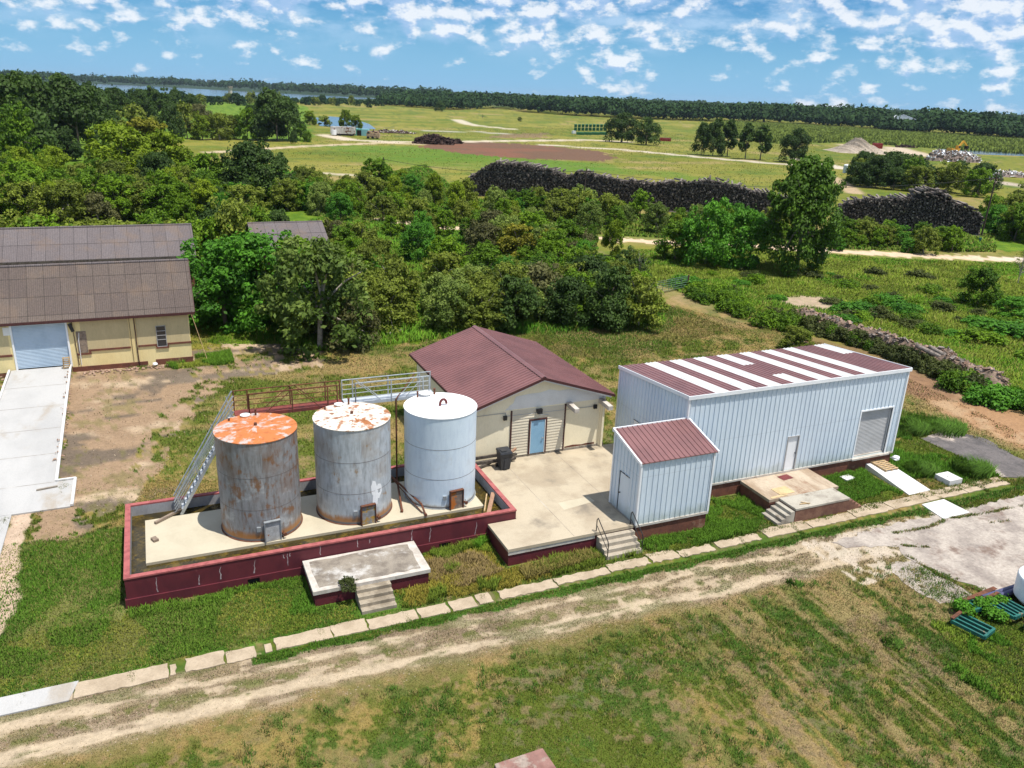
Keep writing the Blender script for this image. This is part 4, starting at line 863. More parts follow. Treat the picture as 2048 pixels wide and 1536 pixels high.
# ================================================================== MAROON-ROOFED HOUSE
hx0, hxr, hx1, hy0, hy1, hze, hzr = 16.76, 21.18, 25.733, 5.86, 16.55, 4.185, 5.67
wx0, wx1, wy0, wy1 = 17.15, 25.46, 6.39, 16.2
hs = thing('pump_house', 'cream rendered house with maroon ribbed gable roof behind the terrace', 'house', ((wx0+wx1)/2, 11, 0))
zl = lambda x: hze+(hzr-hze)*((x-hx0)/(hxr-hx0) if x < hxr else (hx1-x)/(hx1-hxr))
mb = MB()
for y0, y1 in ((wy0, wy0+.2), (wy1-.2, wy1)):
    prof = [(wx0, 1.03), (wx1, 1.03), (wx1, zl(wx1)-.06), (hxr, hzr-.08), (wx0, zl(wx0)-.06)]
    vs = [(x, y0, z) for x, z in prof]+[(x, y1, z) for x, z in prof]
    mb.add(vs, [(0, 1, 2, 3, 4), (9, 8, 7, 6, 5)]+[((i+1) % 5, i, 5+i, 5+(i+1) % 5) for i in range(5)])
for x0, x1 in ((wx0, wx0+.2), (wx1-.2, wx1)): mb.box(x0, wy0+.2, 1.03, x1, wy1-.2, min(zl(x0), zl(x1))-.07)
mk('wall', mb, cream, hs)
mb = MB()
for i in range(21): mb.box(wx0-.02+i*.4, wy0-.03, .9, wx0-.02+i*.4+.385, wy0+.15, 1.03)
mb.box(wx0-.02, wy0+.15, -.05, wx1+.02, wy1+.02, 1.03); mk('block_course', mb, conc_old, hs)
# siding in the middle bay
mb = MB(); zz = 1.04; 
while zz < 3.70:
    for x0, x1 in ((19.56, 20.60), (21.72, 22.80)) if zz < 3.15 else ((19.56, 22.80),):
        z1 = min(zz+.17, 3.76); mb.hexa([(x0, wy0-.045, zz), (x1, wy0-.045, zz), (x1, wy0, zz), (x0, wy0, zz), (x0, wy0-.012, z1), (x1, wy0-.012, z1), (x1, wy0, z1), (x0, wy0, z1)])
    zz += .17
mk('siding', mb, 'siding_cream', hs) if mat('siding_cream', (0.66, 0.60, 0.47), (0.60, 0.54, 0.42), .8, ns=1, fine=8, fa=.05) else 0
mk('bay_trim', MB().box(19.48, wy0-.07, 1.0, 19.555, wy0, 3.78), darkred, hs); mk('bay_trim', MB().box(22.80, wy0-.07, 1.0, 22.875, wy0, 3.80), darkred, hs)
# white band painted across the gable
pts = [(19.10, 3.84), (25.44, 3.84), (25.44, 4.05), (24.4, 4.30), (23.4, 4.60), (22.9, 4.66), (22.4, 4.64), (21.8, 4.78), (21.2, 4.66), (20.6, 4.66), (19.75, 4.58), (19.6, 4.2), (19.4, 4.1), (19.3, 3.98)]
mk('white_gable_band', MB().add([(x, wy0-.006, z) for x, z in pts], [tuple(range(len(pts)))]), whitepaint, hs)
dr = mk('door', MB().box(20.72, wy0-.06, 1.05, 21.58, wy0-.015, 3.02), bluedoor, hs)
mk('door_handle', MB().tube((21.48, wy0-.05, 1.95), (21.48, wy0-.13, 1.95), .035, 8).box(21.40, wy0-.14, 1.93, 21.5, wy0-.12, 1.97), galv, dr)
mk('door_frame', MB().box(20.61, wy0-.10, 1.03, 20.69, wy0-.02, 3.13).box(21.62, wy0-.10, 1.03, 21.71, wy0-.02, 3.13).box(20.69, wy0-.10, 3.06, 21.62, wy0-.02, 3.13), darkred, hs)
mk('door_trim', MB().box(20.692, wy0-.09, 1.04, 20.72, wy0-.02, 3.055).box(21.58, wy0-.09, 1.04, 21.617, wy0-.02, 3.055), whitepaint, hs)
mk('corner_pilaster', MB().box(25.12, wy0-.10, .92, 25.38, wy0-.003, 3.80).box(25.2, wy0-.22, .92, 25.32, wy0-.10, 3.6), cream, hs)
mk('damaged_render', MB().add([(22.95, wy0-.008, 1.06), (24.9, wy0-.008, 1.06), (24.9, wy0-.008, 1.16), (24.3, wy0-.008, 1.17), (24.1, wy0-.008, 1.13), (23.5, wy0-.008, 1.19), (22.95, wy0-.008, 1.14)], [(0, 1, 2, 3, 4, 5, 6)]), brick, hs)
# two stub beams poking out of the front wall, casting long shadows
for x, y1, zt_ in ((23.05, 5.35, 3.86), (25.12, 5.2, 3.83)):
    mk('stub_beam', MB().hexa([(x-.14, y1, zt_-.26), (x+.14, y1, zt_-.26), (x+.14, wy0-.01, zt_-.2), (x-.14, wy0-.01, zt_-.2), (x-.14, y1, zt_-.02), (x+.14, y1, zt_-.02), (x+.14, wy0-.01, zt_+.05), (x-.14, wy0-.01, zt_+.05)]), conc_edge, hs)
mb = MB(); mb.path([(17.3, wy0-.035, 3.70), (19.15, wy0-.035, 3.70), (19.2, wy0-.035, 3.5), (24.65, wy0-.035, 3.44)], .016, 6); mb.path([(21.2, wy0-.05, 3.6), (21.25, wy0-.05, 3.35), (21.8, wy0-.05, 3.28)], .014, 6); mk('conduit', mb, shutter, hs)
for x, z in ((19.12, 3.44), (24.74, 3.45)):
    mk('wall_lamp', MB().box(x-.10, wy0-.16, z-.13, x+.10, wy0-.05, z+.11).box(x-.05, wy0-.05, z-.04, x+.05, wy0, z+.04), black, hs)
mk('wall_lamp', MB().box(21.0, wy0-.2, 3.56, 21.34, wy0-.05, 3.74).box(21.03, wy0-.25, 3.48, 21.31, wy0-.1, 3.56).box(21.1, wy0-.05, 3.58, 21.2, wy0, 3.68), black, hs)
# roof
mb = MB(); y0, y1 = hy0, hy1
for side in (0, 1):
    xe = hx0 if side == 0 else hx1; s_ = -1 if side == 0 else 1
    q = [(hxr, y0, hzr), (xe, y0, hze), (xe, y1, hze), (hxr, y1, hzr)]
    if side == 1: q = q[::-1]
    up = [(x, y, z+.05) for x, y, z in q]
    mb.add(q+up, [(0, 1, 2, 3), (7, 6, 5, 4), (0, 4, 5, 1), (1, 5, 6, 2), (2, 6, 7, 3), (3, 7, 4, 0)])
    n = 36
    for i in range(n):
        yc_ = y0+(y1-y0)*(i+.5)/n; pts = []
        for x, z in ((hxr+s_*.10, hzr+.05-.034), (xe, hze+.05)): pts += [(x, yc_-.035, z-.005), (x, yc_+.035, z-.005), (x, yc_+.016, z+.05), (x, yc_-.016, z+.05)]
        mb.add(pts, [(3, 2, 1, 0), (4, 5, 6, 7), (1, 2, 6, 5), (2, 3, 7, 6), (3, 0, 4, 7)] if side else [(0, 1, 2, 3), (7, 6, 5, 4), (5, 6, 2, 1), (6, 7, 3, 2), (7, 4, 0, 3)])
rf = mk('roof', mb, roofm, hs)
mb = MB(); mb.add([(hxr-.17, y0, hzr+.035), (hxr-.17, y1, hzr+.035), (hxr, y0, hzr+.115), (hxr, y1, hzr+.115), (hxr+.17, y0, hzr+.035), (hxr+.17, y1, hzr+.035)], [(0, 2, 3, 1), (2, 4, 5, 3)])
mk('ridge_cap', mb, roofm, rf)
mb = MB(); vs = []; fs = []
for i in range(72):
    for yy, zz in ((0, 0), (0, .06), (.075, .06), (.075, 0)): yy += y0+.06+(y1-y0-.1)*i/72; vs += [(hxr-.19, yy, hzr-.025+zz), (hxr-.165, yy, hzr-.015+zz)]
for k in range(len(vs)//2-1): fs.append((2*k, 2*k+1, 2*k+3, 2*k+2))
for i in range(72): fs.append((8*i, 8*i+2, 8*i+4, 8*i+6))
mb.add(vs, fs)
mk('ridge_vent', mb, dark, rf)
mb = MB()
for xa, za, xb, zb_ in ((hx0, hze, hxr, hzr), (hxr, hzr, hx1, hze)):
    mb.hexa([(xa, y0-.03, za-.10), (xb, y0-.03, zb_-.10), (xb, y0, zb_-.10), (xa, y0, za-.10), (xa, y0-.03, za+.055), (xb, y0-.03, zb_+.055), (xb, y0, zb_+.055), (xa, y0, za+.055)])
mb.box(hx0-.03, y0, hze-.10, hx0, y1, hze+.03); mb.box(hx1, y0, hze-.10, hx1+.03, y1, hze+.03)
mk('fascia', mb, darkred, rf)
mb = MB()
for xa, za, xb, zb_ in ((hx0+.2, hze+.02, hxr, hzr-.02), (hxr, hzr-.02, hx1-.2, hze+.02)):
    mb.hexa([(xa, y0+.06, za-.17), (xb, y0+.06, zb_-.17), (xb, y0+.10, zb_-.17), (xa, y0+.10, za-.17), (xa, y0+.06, za-.06), (xb, y0+.06, zb_-.06), (xb, y0+.10, zb_-.06), (xa, y0+.10, za-.06)])
mk('rake_board', mb, whitepaint, rf)
# soffit timber strip closing the eaves
mk('soffit', MB().box(hx0+.02, wy0, hze-.08, wx0-.003, wy1, hze-.05), cream, hs); mk('soffit', MB().box(wx1+.003, wy0, hze-.08, hx1-.02, wy1, hze-.05), cream, hs)
# bin and scrap by the house
bn = thing('wheelie_bin', 'dark grey wheeled rubbish bin standing on the terrace by the house wall', 'bin', (18.72, 5.35, .905))
mb = MB(); c = (18.72, 5.35); b_ = .26; t_ = .33
mb.hexa([(c[0]-b_, c[1]-b_, .95), (c[0]+b_, c[1]-b_, .95), (c[0]+b_, c[1]+b_, .95), (c[0]-b_, c[1]+b_, .95), (c[0]-t_, c[1]-t_, 1.88), (c[0]+t_, c[1]-t_, 1.88), (c[0]+t_, c[1]+t_, 1.88), (c[0]-t_, c[1]+t_, 1.88)])
mb.box(c[0]-.1, c[1]-.33, 1.0, c[0]+.1, c[1]-.27, 1.6)
mk('body', mb, binm, bn)
mb = MB(); mb.hexa([(c[0]-.36, c[1]-.38, 1.89), (c[0]+.36, c[1]-.38, 1.89), (c[0]+.36, c[1]+.36, 1.93), (c[0]-.36, c[1]+.36, 1.93), (c[0]-.33, c[1]-.35, 1.97), (c[0]+.33, c[1]-.35, 1.97), (c[0]+.33, c[1]+.33, 2.03), (c[0]-.33, c[1]+.33, 2.03)])
mb.obox((c[0]-.1, c[1]-.05, 2.02), (.3, .35, .02), 0.2); mk('lid', mb, binm, bn)
for s_ in (-1, 1): mk('wheel', MB().tube((c[0]+s_*.30-.03, c[1]+.28, 1.02), (c[0]+s_*.30+.03, c[1]+.28, 1.02), .115, 16), black, bn)
mk('handle', MB().tube((c[0]-.25, c[1]+.42, 1.9), (c[0]+.25, c[1]+.42, 1.9), .02, 8), binm, bn)
mb = MB(); mb.bar((17.3, 5.9, 1.15), (18.5, 5.75, 1.2), .12, .15); mb.bar((17.2, 6.1, 1.35), (19.5, 6.05, 1.4), .1, .16); mb.bar((17.3, 5.6, 1.0), (18.2, 5.95, 1.05), .12, .12); mb.bar((18.9, 5.9, 1.02), (19.7, 5.95, 1.1), .1, .12); mb.box(19.2, 5.95, .91, 19.5, 6.25, 1.45); mb.bar((18.9, 6.0, 1.2), (19.8, 6.1, 1.28), .16, .1)
mk('scrap_timber', mb, 'dark_scrap', loc=(18.3, 6, .905), label='heap of dark scrap timbers along the house wall behind the bin', cat='timber heap') if mat('dark_scrap', (0.10, 0.085, 0.07), (0.05, 0.04, 0.035), .9, ns=6) else 0
mk('brick_bar', MB().bar((19.05, 5.8, 1.35), (19.75, 6.1, 1.62), .12, .1), 'old_plank', loc=(19.4, 6, 1.3), label='orange-brown length of wood propped on the scrap heap beside the bin', cat='plank')
# concrete chamber, pallet, rubble bag, manhole lid
mk('concrete_chamber', MB().box(42.7, -3.4, 0, 43.72, -2.4, .32).box(43.02, -2.95, .32, 43.4, -2.9, .40), 'bright_concrete', loc=(43.2, -2.9, 0), label='square concrete chamber with metal handle in the grass near the white ramp', cat='chamber')
pl = MB(); PX, PY = 40.6, -.55
for i in range(7): pl.box(PX-.5, PY-.6+i*.18, .10, PX+.5, PY-.6+i*.18+.10, .125)
for xx in (-.48, 0, .42): pl.box(PX+xx, PY-.6, .0, PX+xx+.06, PY+.6, .10)
for v_ in range(len(pl.v)):
    x, y, z = pl.v[v_]; pl.v[v_] = (x-.06*(y-PY), y, z+.06+(y+3.5)*.087)
mk('pallet', pl, wood, loc=(PX, PY, .3), label='pale wooden pallet lying on the white ramp below the roller door', cat='pallet')
rr_ = random.Random(9)
def rock(mb, x, y, z, s, seed):
    r_ = random.Random(seed); vs = []
    for k, (zz, rad_) in enumerate(((-.5, .6), (-.1, 1.0), (.35, .8), (.6, .35))):
        for i in range(7): a = 2*math.pi*i/7+k*.4; q = s*rad_*r_.uniform(.75, 1.2); vs.append((x+q*math.cos(a), y+q*math.sin(a), z+s*zz*r_.uniform(.8, 1.1)))
    fs = [(k*7+i, k*7+(i+1) % 7, (k+1)*7+(i+1) % 7, (k+1)*7+i) for k in range(3) for i in range(7)]+[tuple(range(21, 28)), tuple(range(6, -1, -1))]
    mb.add(vs, fs)
mb = MB(); rock(mb, 42.35, .15, .25, .28, 1); mk('white_bundle', mb, trimw, loc=(42.35, .15, .1), label='white plastic bundle in tall grass by the warehouse corner', cat='bundle')
mk('manhole_cover', MB().obox((37.65, -.75, .10), (.75, .5, .12), .1), 'bright_concrete', loc=(37.65, -.75, 0), label='small white concrete cover in the grass between platform and ramp', cat='cover')

# ================================================================== YELLOW BUILDING
yb_ = thing('yellow_building', 'yellow rendered building with brown fibre-cement roof and pale roller door, at the left', 'building', (-4, 33.5, 0))
WY, XE, XL = 31.95, 4.26, -16.0
YZ, RZ = 3.93, 7.205; EY, RY = 31.6, 34.95
mb = MB()
for a in ((XL, -7.25, .35, 3.95), (-7.25, -3.9, 3.70, 3.95), (-3.9, XE, .0, 3.95)): mb.box(a[0], WY, a[2], a[1], WY+.25, a[3])
mb.add([(XE, WY+.25, 0), (XE, 38.0, 0), (XE, 38.0, 4.0), (XE, RY, 6.9), (XE, WY+.25, 4.0)], [(0, 1, 2, 3, 4)])
mb.add([(XE-.25, WY+.25, 0), (XE-.25, 38.0, 0), (XE-.25, 38.0, 4.0), (XE-.25, RY, 6.9), (XE-.25, WY+.25, 4.0)], [(4, 3, 2, 1, 0)])
mb.box(XL, 37.75, 0, XE-.25, 38.0, 4.0)
mk('wall', mb, yellow, yb_)
mk('plinth', MB().box(-3.85, WY-.05, -.05, .62, WY, .36).box(.62, WY-.05, .1, 1.15, WY, .36).box(1.7, WY-.05, -.05, XE+.03, WY, .44).box(XE, WY, -.05, XE+.05, 38, .44).box(XL, WY-.04, .0, -7.3, WY, .3), brick, yb_)
for q in ((-3.0, 1.6, .10, 3.72), (.62, 1.64, XE-.06, 3.76), (XL, 1.6, -7.5, 3.7)): mk('wall_panel', MB().box(q[0], WY-.02, q[1], q[2], WY, q[3]), tanpanel, yb_)
mb = MB(); mb.box(-2.62, WY-.06, 1.46, .12, WY-.001, 1.60); mb.box(.62, WY-.06, 1.50, 1.88, WY-.001, 1.64); mb.box(2.62, WY-.06, 1.52, XE+.02, WY-.001, 1.66)
mb.box(-3.42, WY-.07, 1.24, -2.5, WY-.001, 1.36); mb.box(1.84, WY-.08, 1.28, 2.70, WY-.001, 1.40); mb.box(-2.64, WY-.065, 1.36, -2.5, WY-.001, 1.60); mb.box(1.80, WY-.065, 1.40, 1.88, WY-.001, 1.64); mb.box(2.62, WY-.065, 1.40, 2.70, WY-.001, 1.66)
mb.box(XL, WY-.06, 1.50, -7.42, WY-.001, 1.66)
mk('string_course', mb, brick, yb_)
wn = mk('window', MB().box(1.94, WY-.03, 1.42, 2.58, WY-.005, 3.02), glass, yb_)
mb = MB()
for z in (1.42, 1.95, 2.28, 2.62, 3.0): mb.box(1.94, WY-.055, z-.02, 2.58, WY-.031, z+.02)
for x in (1.92, 2.56): mb.box(x, WY-.055, 1.42, x+.04, WY-.031, 3.02)
mk('window_frame', mb, shutter, wn)
mk('boarded_window', MB().box(-3.32, WY-.04, 1.40, -2.68, WY-.021, 3.0), woodg, yb_)
for q in (([(.52, WY-.07, 3.9), (.55, WY-.07, .5), (.62, WY-.07, .05)], .035), ([(.20, WY-.05, 3.9), (.22, WY-.05, .4)], .015), ([(-3.5, WY-.06, 3.9), (-3.38, WY-.06, .5)], .025)): mk('downpipe', MB().path(q[0], q[1], 8), darkred, yb_)
mb = MB(); mb.path([(-3.12, WY-.07, 2.9), (-3.2, WY-.09, 2.3), (-3.22, WY-.08, .5)], .022, 6); mk('white_pipe', mb, trimw, yb_)
mk('wall_patch', MB().box(-7.75, WY-.03, 3.05, -7.28, WY-.001, 3.62), whitepaint, yb_)
mk('wall_louvre', MB().obox((-3.55, WY-.18, 3.35), (.22, .12, .62), 0, tilt=-.3), black, yb_)
rd = roller(yb_, -7.22, -3.93, .52, 3.70, WY+.08, shutterb, pitch=.10)
for q in (-3.92, -7.34): mk('door_jamb', MB().box(q, WY-.05, .45, q+.12, WY+.06, 3.72), trimw, yb_)
def pitched(parent, x0, x1, ey, ez, ry, rz, name, m_, back=True):
    mb = MB(); th = .07
    for a, b, c_, d in ((ey, ez, ry, rz), (2*ry-ey, ez, ry, rz)) if back else ((ey, ez, ry, rz),):
        q = [(x0, a, b), (x1, a, b), (x1, c_, d), (x0, c_, d)]
        if a > c_: q = q[::-1]
        mb.add(q+[(x, y, z+th) for x, y, z in q], [(3, 2, 1, 0), (4, 5, 6, 7), (0, 1, 5, 4), (1, 2, 6, 5), (2, 3, 7, 6), (3, 0, 4, 7)])
    o = mk(name, mb, m_, parent)
    return o
rf = pitched(yb_, XL, XE+.43, EY, YZ, RY, RZ, 'roof', 'fibre_cement_brown')
mk('fascia', MB().box(XL, EY-.06, YZ-.13, XE+.43, EY-.005, YZ+.05), darkred, rf)
mk('ridge_cap', MB().tube((XL, RY, RZ+.05), (XE+.43, RY, RZ+.05), .10, 10), 'fibre_cement_grey', rf)
mk('end_board', MB().bar((XE+.45, EY, YZ), (XE+.45, RY, RZ), .04, .22), darkred, rf)
# long open shed behind
def back_shed(xl, xr, ey, label, uR, vR, uE, vE):
    ez = float(on(uE, vE, ey, 1)[2]); ry = ey+4.0; rz = float(on(uR, vR, ry, 1)[2])
    t = thing('open_shed', label, 'shed', ((xl+xr)/2, ry, 0))
    r_ = pitched(t, xl, xr, ey, ez, ry, rz, 'roof', 'fibre_cement_grey')
    mk('fascia', MB().box(xl, ey-.06, ez-.42, xr, ey-.005, ez+.04), 'dark_scrap', r_); mk('ridge_cap', MB().tube((xl, ry, rz+.05), (xr, ry, rz+.05), .1, 10), 'fibre_cement_grey', r_)
    n = max(2, int((xr-xl)/3.4))
    for i in range(n+1):
        x = xl+.4+(xr-xl-.8)*i/n; mk('post', MB().box(x-.12, ey+.3, 0, x+.12, ey+.54, ez-.3), brick, t)
    mk('rear_wall', MB().box(xl+.2, 2*ry-ey-.6, 0, xr-.2, 2*ry-ey-.4, ez-.05), 'brown_render', t)
    return t
mat('brown_render', (0.30, 0.17, 0.11), (0.2, 0.11, 0.07), .9)
back_shed(-20, 5.8, 46.0, 'long open-sided shed with grey fibre-cement roof behind the yellow building', 372, 450, 391, 512)
back_shed(11.0, float(on(644, 445, 52, 1)[0]), 48.0, 'grey fibre-cement roofed shed half hidden among the thicket trees', 642, 444, 655, 492)
mb = MB(); r_ = random.Random(2)
for i in range(120): x = r_.uniform(-3.2, 3.8); rock(mb, x, WY-.35-abs(r_.gauss(0, .35)), .06, r_.uniform(.05, .13), i)
for i in range(70): rock(mb, r_.uniform(-12, -7.8), r_.uniform(28, 31.7), .25, r_.uniform(.05, .13), i)
for i in range(60): y = r_.uniform(15, 31); rock(mb, -3.55-.4*(y-13)/18.9+r_.choice((-.25, .3))*r_.random(), y, .16+.02*(y-13), r_.uniform(.03, .09), i)
mk('rubble', mb, rubb, kind='stuff', label='broken brick rubble scattered along the foot of the yellow building', cat='rubble')
sl_ = MB()
for k in range(6): sl_.obox((-4.15, 31.35, .58+k*.14), (.42, .12, .05), .2, rx=0)
sl_.bar((-4.35, 31.3, .5), (-4.3, 31.5, 1.3), .08, .06); sl_.bar((-3.97, 31.35, .5), (-3.94, 31.55, 1.3), .08, .06)
mk('pallet', sl_, wood, loc=(-4.1, 31.4, .5), label='upright pallet with orange slats leaning by the pale roller door', cat='pallet')
mb = MB(); mb.bar((4.4, 33.2, 3.9), (5.3, 31.6, .1), .03, .03); mk('pole', mb, wood, loc=(5, 32, 0), label='thin pale pole leaning at the corner of the yellow building', cat='pole')
mb = MB(); rock(mb, 1.62, 31.45, .25, .2, 4); mk('white_bag', mb, trimw, loc=(1.62, 31.45, .1), label='white plastic bag at the foot of the yellow building', cat='bag')
mk('kerb_stone', MB().bar((-4.35, 12.2, .14), (-3.4, 12.35, .14), .1, .07), conc_old, loc=(-3.9, 12.3, .1), label='grey wheel-stop bar lying on the pale ramp landing', cat='wheel stop')
# brick slab at the bottom edge
q = [(10.7, -13.0), (12.4, -12.95), (12.6, -16.5), (10.3, -16.5)]
mk('brick_slab', MB().prism(q, 0, .14), 'brick_top', loc=(11.5, -14, 0), label='weathered pink brick slab at the bottom edge of the photo', cat='slab') if mat('brick_top', (0.27, 0.15, 0.125), (0.18, 0.09, 0.075), .95, ns=2, fine=8, fa=.3, c3=(0.30, 0.24, 0.2), ns3=1.5, lo3=.5, hi3=.62) else 0

# ================================================================== SCRAP CORNER AT THE RIGHT
mb = MB(); mb.bar((32.7, -12.05, .10), (35.3, -11.85, .14), .22, .02); mb.bar((32.7, -12.05, .13), (35.3, -11.85, .17), .02, .16); mb.bar((32.7, -12.05, .22), (35.3, -11.85, .26), .2, .02)
mk('steel_beam', mb, rusty, loc=(34, -12, 0), label='rusty steel I-beam at the corner of the concrete yard', cat='beam')
mb = MB()
for k, yy in enumerate((-12.2, -12.42)): mb.tube((34.0, yy, .25+.03*k), (36.2, yy+.05, .27+.03*k), .13, 14)
mk('gutter_pipe', mb, purple, loc=(35, -12.3, 0), label='pair of purple-grey metal pipes beside the small white tank', cat='pipes')
wt = thing('small_tank', 'squat white round tank with brass valves on teal frames at the right edge', 'tank', (36.1, -13.5, .35))
mk('shell', MB().lathe([(.001, .35), (1.0, .35), (1.18, .55), (1.2, 1.45), (1.16, 1.52), (.9, 1.58), (.001, 1.66)], 56, 0, (36.1, -13.5)), 'small_tank_paint', wt, smooth=True) if mat('small_tank_paint', (0.70, 0.74, 0.76), (0.62, 0.66, 0.7), .4) else 0
mb = MB()
for x, y in ((36.0, -13.2), (36.2, -13.75), (36.5, -13.4)): mb.tube((x, y, 1.6), (x, y, 1.78), .04, 8); mb.tube((x-.1, y, 1.74), (x+.1, y, 1.74), .03, 8)
mk('valve', mb, 'brass', wt) if mat('brass', (0.5, 0.36, 0.12), None, .4, .7) else 0
mb = MB(); mb.tube((35.3, -14.35, .9), (35.2, -14.55, 1.15), .03, 6); mb.tube((35.4, -14.4, .9), (35.35, -14.6, 1.1), .03, 6); mb.bar((35.1, -14.45, .85), (35.5, -14.5, .85), .05, .1)
mk('bracket', mb, 'brass', wt)
def frame(loc, rz, lx, ly, label, n):
    t = thing('metal_skid', label, 'metal frame', (loc[0], loc[1], 0)); c, s_ = math.cos(rz), math.sin(rz)
    Q = lambda a, b, z: (loc[0]+a*c-b*s_, loc[1]+a*s_+b*c, z)
    mb = MB()
    for b in (-ly/2, ly/2): mb.bar(Q(-lx/2, b, loc[2]), Q(lx/2, b, loc[2]), .1, .16)
    for k in range(n): a = -lx/2+lx*k/(n-1); mb.bar(Q(a, -ly/2, loc[2]), Q(a, ly/2, loc[2]), .09, .14)
    mk('frame', mb, tealm, t)
    mk('rail', MB().bar(Q(-lx/2, ly/2+.02, loc[2]+.13), Q(lx/2, ly/2+.02, loc[2]+.13), .14, .06), rusty, t)
frame((33.2, -12.55, .35), .0, 1.1, .6, 'short teal frame with open slots beside the rusty steel beam', 5)
frame((31.75, -13.5, .30), .25, .9, 1.3, 'teal frame with a pale broken end, lowest of the overgrown frames', 4)
frame((34.1, -13.2, .45), .1, 1.0, 1.3, 'teal frame with rusty rail against the white tank', 5)
frame((35.0, -14.7, .35), .1, 2.4, 1.0, 'long teal frame at the right edge below the white tank', 7)

# ================================================================== GATE, POLES, CHIP BERM
gp = thing('farm_gate', 'tubular green farm gate closed across the grassy lane beyond the thicket', 'gate', (54.9, 42.8, 0))
A = Vector((52.3, 41.9, 0)); B = Vector((57.6, 43.7, 0))
mb = MB()
for z in (.25, .5, .75, 1.0, 1.25, 1.45): mb.tube(A+Vector((.1, 0, z)), B+Vector((0, 0, z)), .03, 6)
for f in (0.02, .2, .4, .6, .8, 1): p = A.lerp(B, f); mb.tube(p+Vector((0, 0, .2)), p+Vector((0, 0, 1.45)), .03, 6)
mk('gate_panel', mb, 'gate_green', gp) if mat('gate_green', (0.10, 0.16, 0.13), None, .5) else 0
mk('gate_post', MB().tube(A, A+Vector((0, 0, 1.7)), .11, 10), 'post_grey', gp) if mat('post_grey', (0.28, 0.27, 0.25), None, .9) else 0
mk('gate_post', MB().tube(B+Vector((.1, 0, 0)), B+Vector((.1, 0, 1.6)), .09, 10), rusty, gp)
def pole(u, v, hpx, label, r=.16, arm=True):
    x, y = G(u, v); D = dist(u, v); h = hpx*D/FPX*1.02
    t = thing('utility_pole', label, 'utility pole', (x, y, 0))
    mk('pole', MB().tube((x, y, 0), (x+.35, y, h), r, 10, r*.7), 'pole_brown', t)
    if arm:
        a = Vector((x+.33, y, h-.5)); mk('crossarm', MB().bar(a-Vector((1.3, -.3, 0)), a+Vector((1.3, -.3, 0)), .14, .16), 'pole_brown', t)
        mb = MB()
        for k in (-1.2, -.6, .6, 1.2): mb.tube(a+Vector((k, -k*.23, .08)), a+Vector((k, -k*.23, .32)), .06, 8)
        mk('insulator', mb, galv, t)
    return Vector((x+.35, y, h-.35))
mat('pole_brown', (0.085, 0.06, 0.045), (0.05, 0.036, 0.028), .95)
pA = pole(1962, 474, 100, 'dark wooden utility pole with crossarm at the right end of the timber stack')
pB = pole(1163, 440, 96, 'thin utility pole standing before the long black timber stack', .13)
pC = pole(765, 402, 80, 'utility pole rising from the tree left of the black timber stack', .13, False)
def cable(a, b, sag, name, label, n=14, r=.025, off=(0, 0, 0)):
    mb = MB(); pts = []
    for i in range(n+1):
        t_ = i/n; p = a.lerp(b, t_)+Vector(off); p.z -= sag*4*t_*(1-t_); pts.append(p)
    mb.path(pts, r, 5); mk(name, mb, wire, loc=tuple(a), label=label, cat='cable')
cable(pB, pA, 2.2, 'power_cable', 'overhead power cable strung between the two poles by the timber stack', 24, .03)
cable(pC, pB, 1.2, 'power_cable', 'overhead power cable reaching left from the pole before the timber stack', 14, .03)
# ridge of wood chips, brush and roots along the lane
line = [(60.2, 29.5), (60.9, 25), (61.5, 20), (61.7, 15), (61.3, 11), (60.9, 8.5), (59.6, 6.4)]
vs, fs = [], []; NS = 90; NC = 14
pl_ = np.array(line); seg = np.r_[0, np.cumsum(np.hypot(*np.diff(pl_, axis=0).T))]
ss = np.linspace(0, seg[-1], NS); lx = np.interp(ss, seg, pl_[:, 0]); ly = np.interp(ss, seg, pl_[:, 1])
dx = np.gradient(lx); dy = np.gradient(ly); dn = np.hypot(dx, dy); nx_, ny_ = dy/dn, -dx/dn
jx, jy = np.meshgrid(ss, np.linspace(-1, 1, NC), indexing='ij')
hgt = (1.25+.8*(fbm(jx, jy*3, .5, 3)-.5)*2)*(1-jy**2)**.8+(fbm(jx*3, jy*8, .9, 9)-.5)*.5*(1-jy**2)
wid = 1.6
for i in range(NS):
    for j in range(NC):
        q = jy[i, j]*wid; vs.append((lx[i]+nx_[i]*q, ly[i]+ny_[i]*q, max(-.05, float(hgt[i, j])*min(1, (NS-1-i)/6, (i+1)/5))))
fs = [(i*NC+j, (i+1)*NC+j, (i+1)*NC+j+1, i*NC+j+1) for i in range(NS-1) for j in range(NC-1)]
rmb = MB().add(vs, fs); r7 = random.Random(71)
for _ in range(900):
    i = r7.randrange(3, NS-4); j = r7.randrange(1, NC-1); x, y, z = vs[i*NC+j]; s7 = r7.uniform(.08, .5)
    rmb.obox((x+r7.gauss(0, .12), y+r7.gauss(0, .12), z+r7.uniform(-.02, .12)), (s7, s7*r7.uniform(.2, .7), s7*r7.uniform(.1, .4)), r7.uniform(0, 3.14), r7.randrange(3), r7.gauss(0, .5), r7.gauss(0, .4))
mk('debris_ridge', rmb, [chips, tiel, 'rubble'], loc=(61, 17, 0), kind='stuff', label='long low ridge of wood chips and roots beside the brown dirt lane', cat='debris ridge')
rr2 = random.Random(12)
for (x, y, ln, rz, lb) in ((61.1, 12.6, 2.2, 2.3, 'short grey log sticking up from the debris ridge'), (61.5, 12.1, 1.9, 2.15, 'second grey log lying beside another on the debris ridge')):
    mk('log', MB().tube((x, y, 1.0), (x+ln*math.cos(rz), y+ln*math.sin(rz), 1.75), .22, 10, .17), tiel, loc=(x, y, 1), label=lb, cat='log')
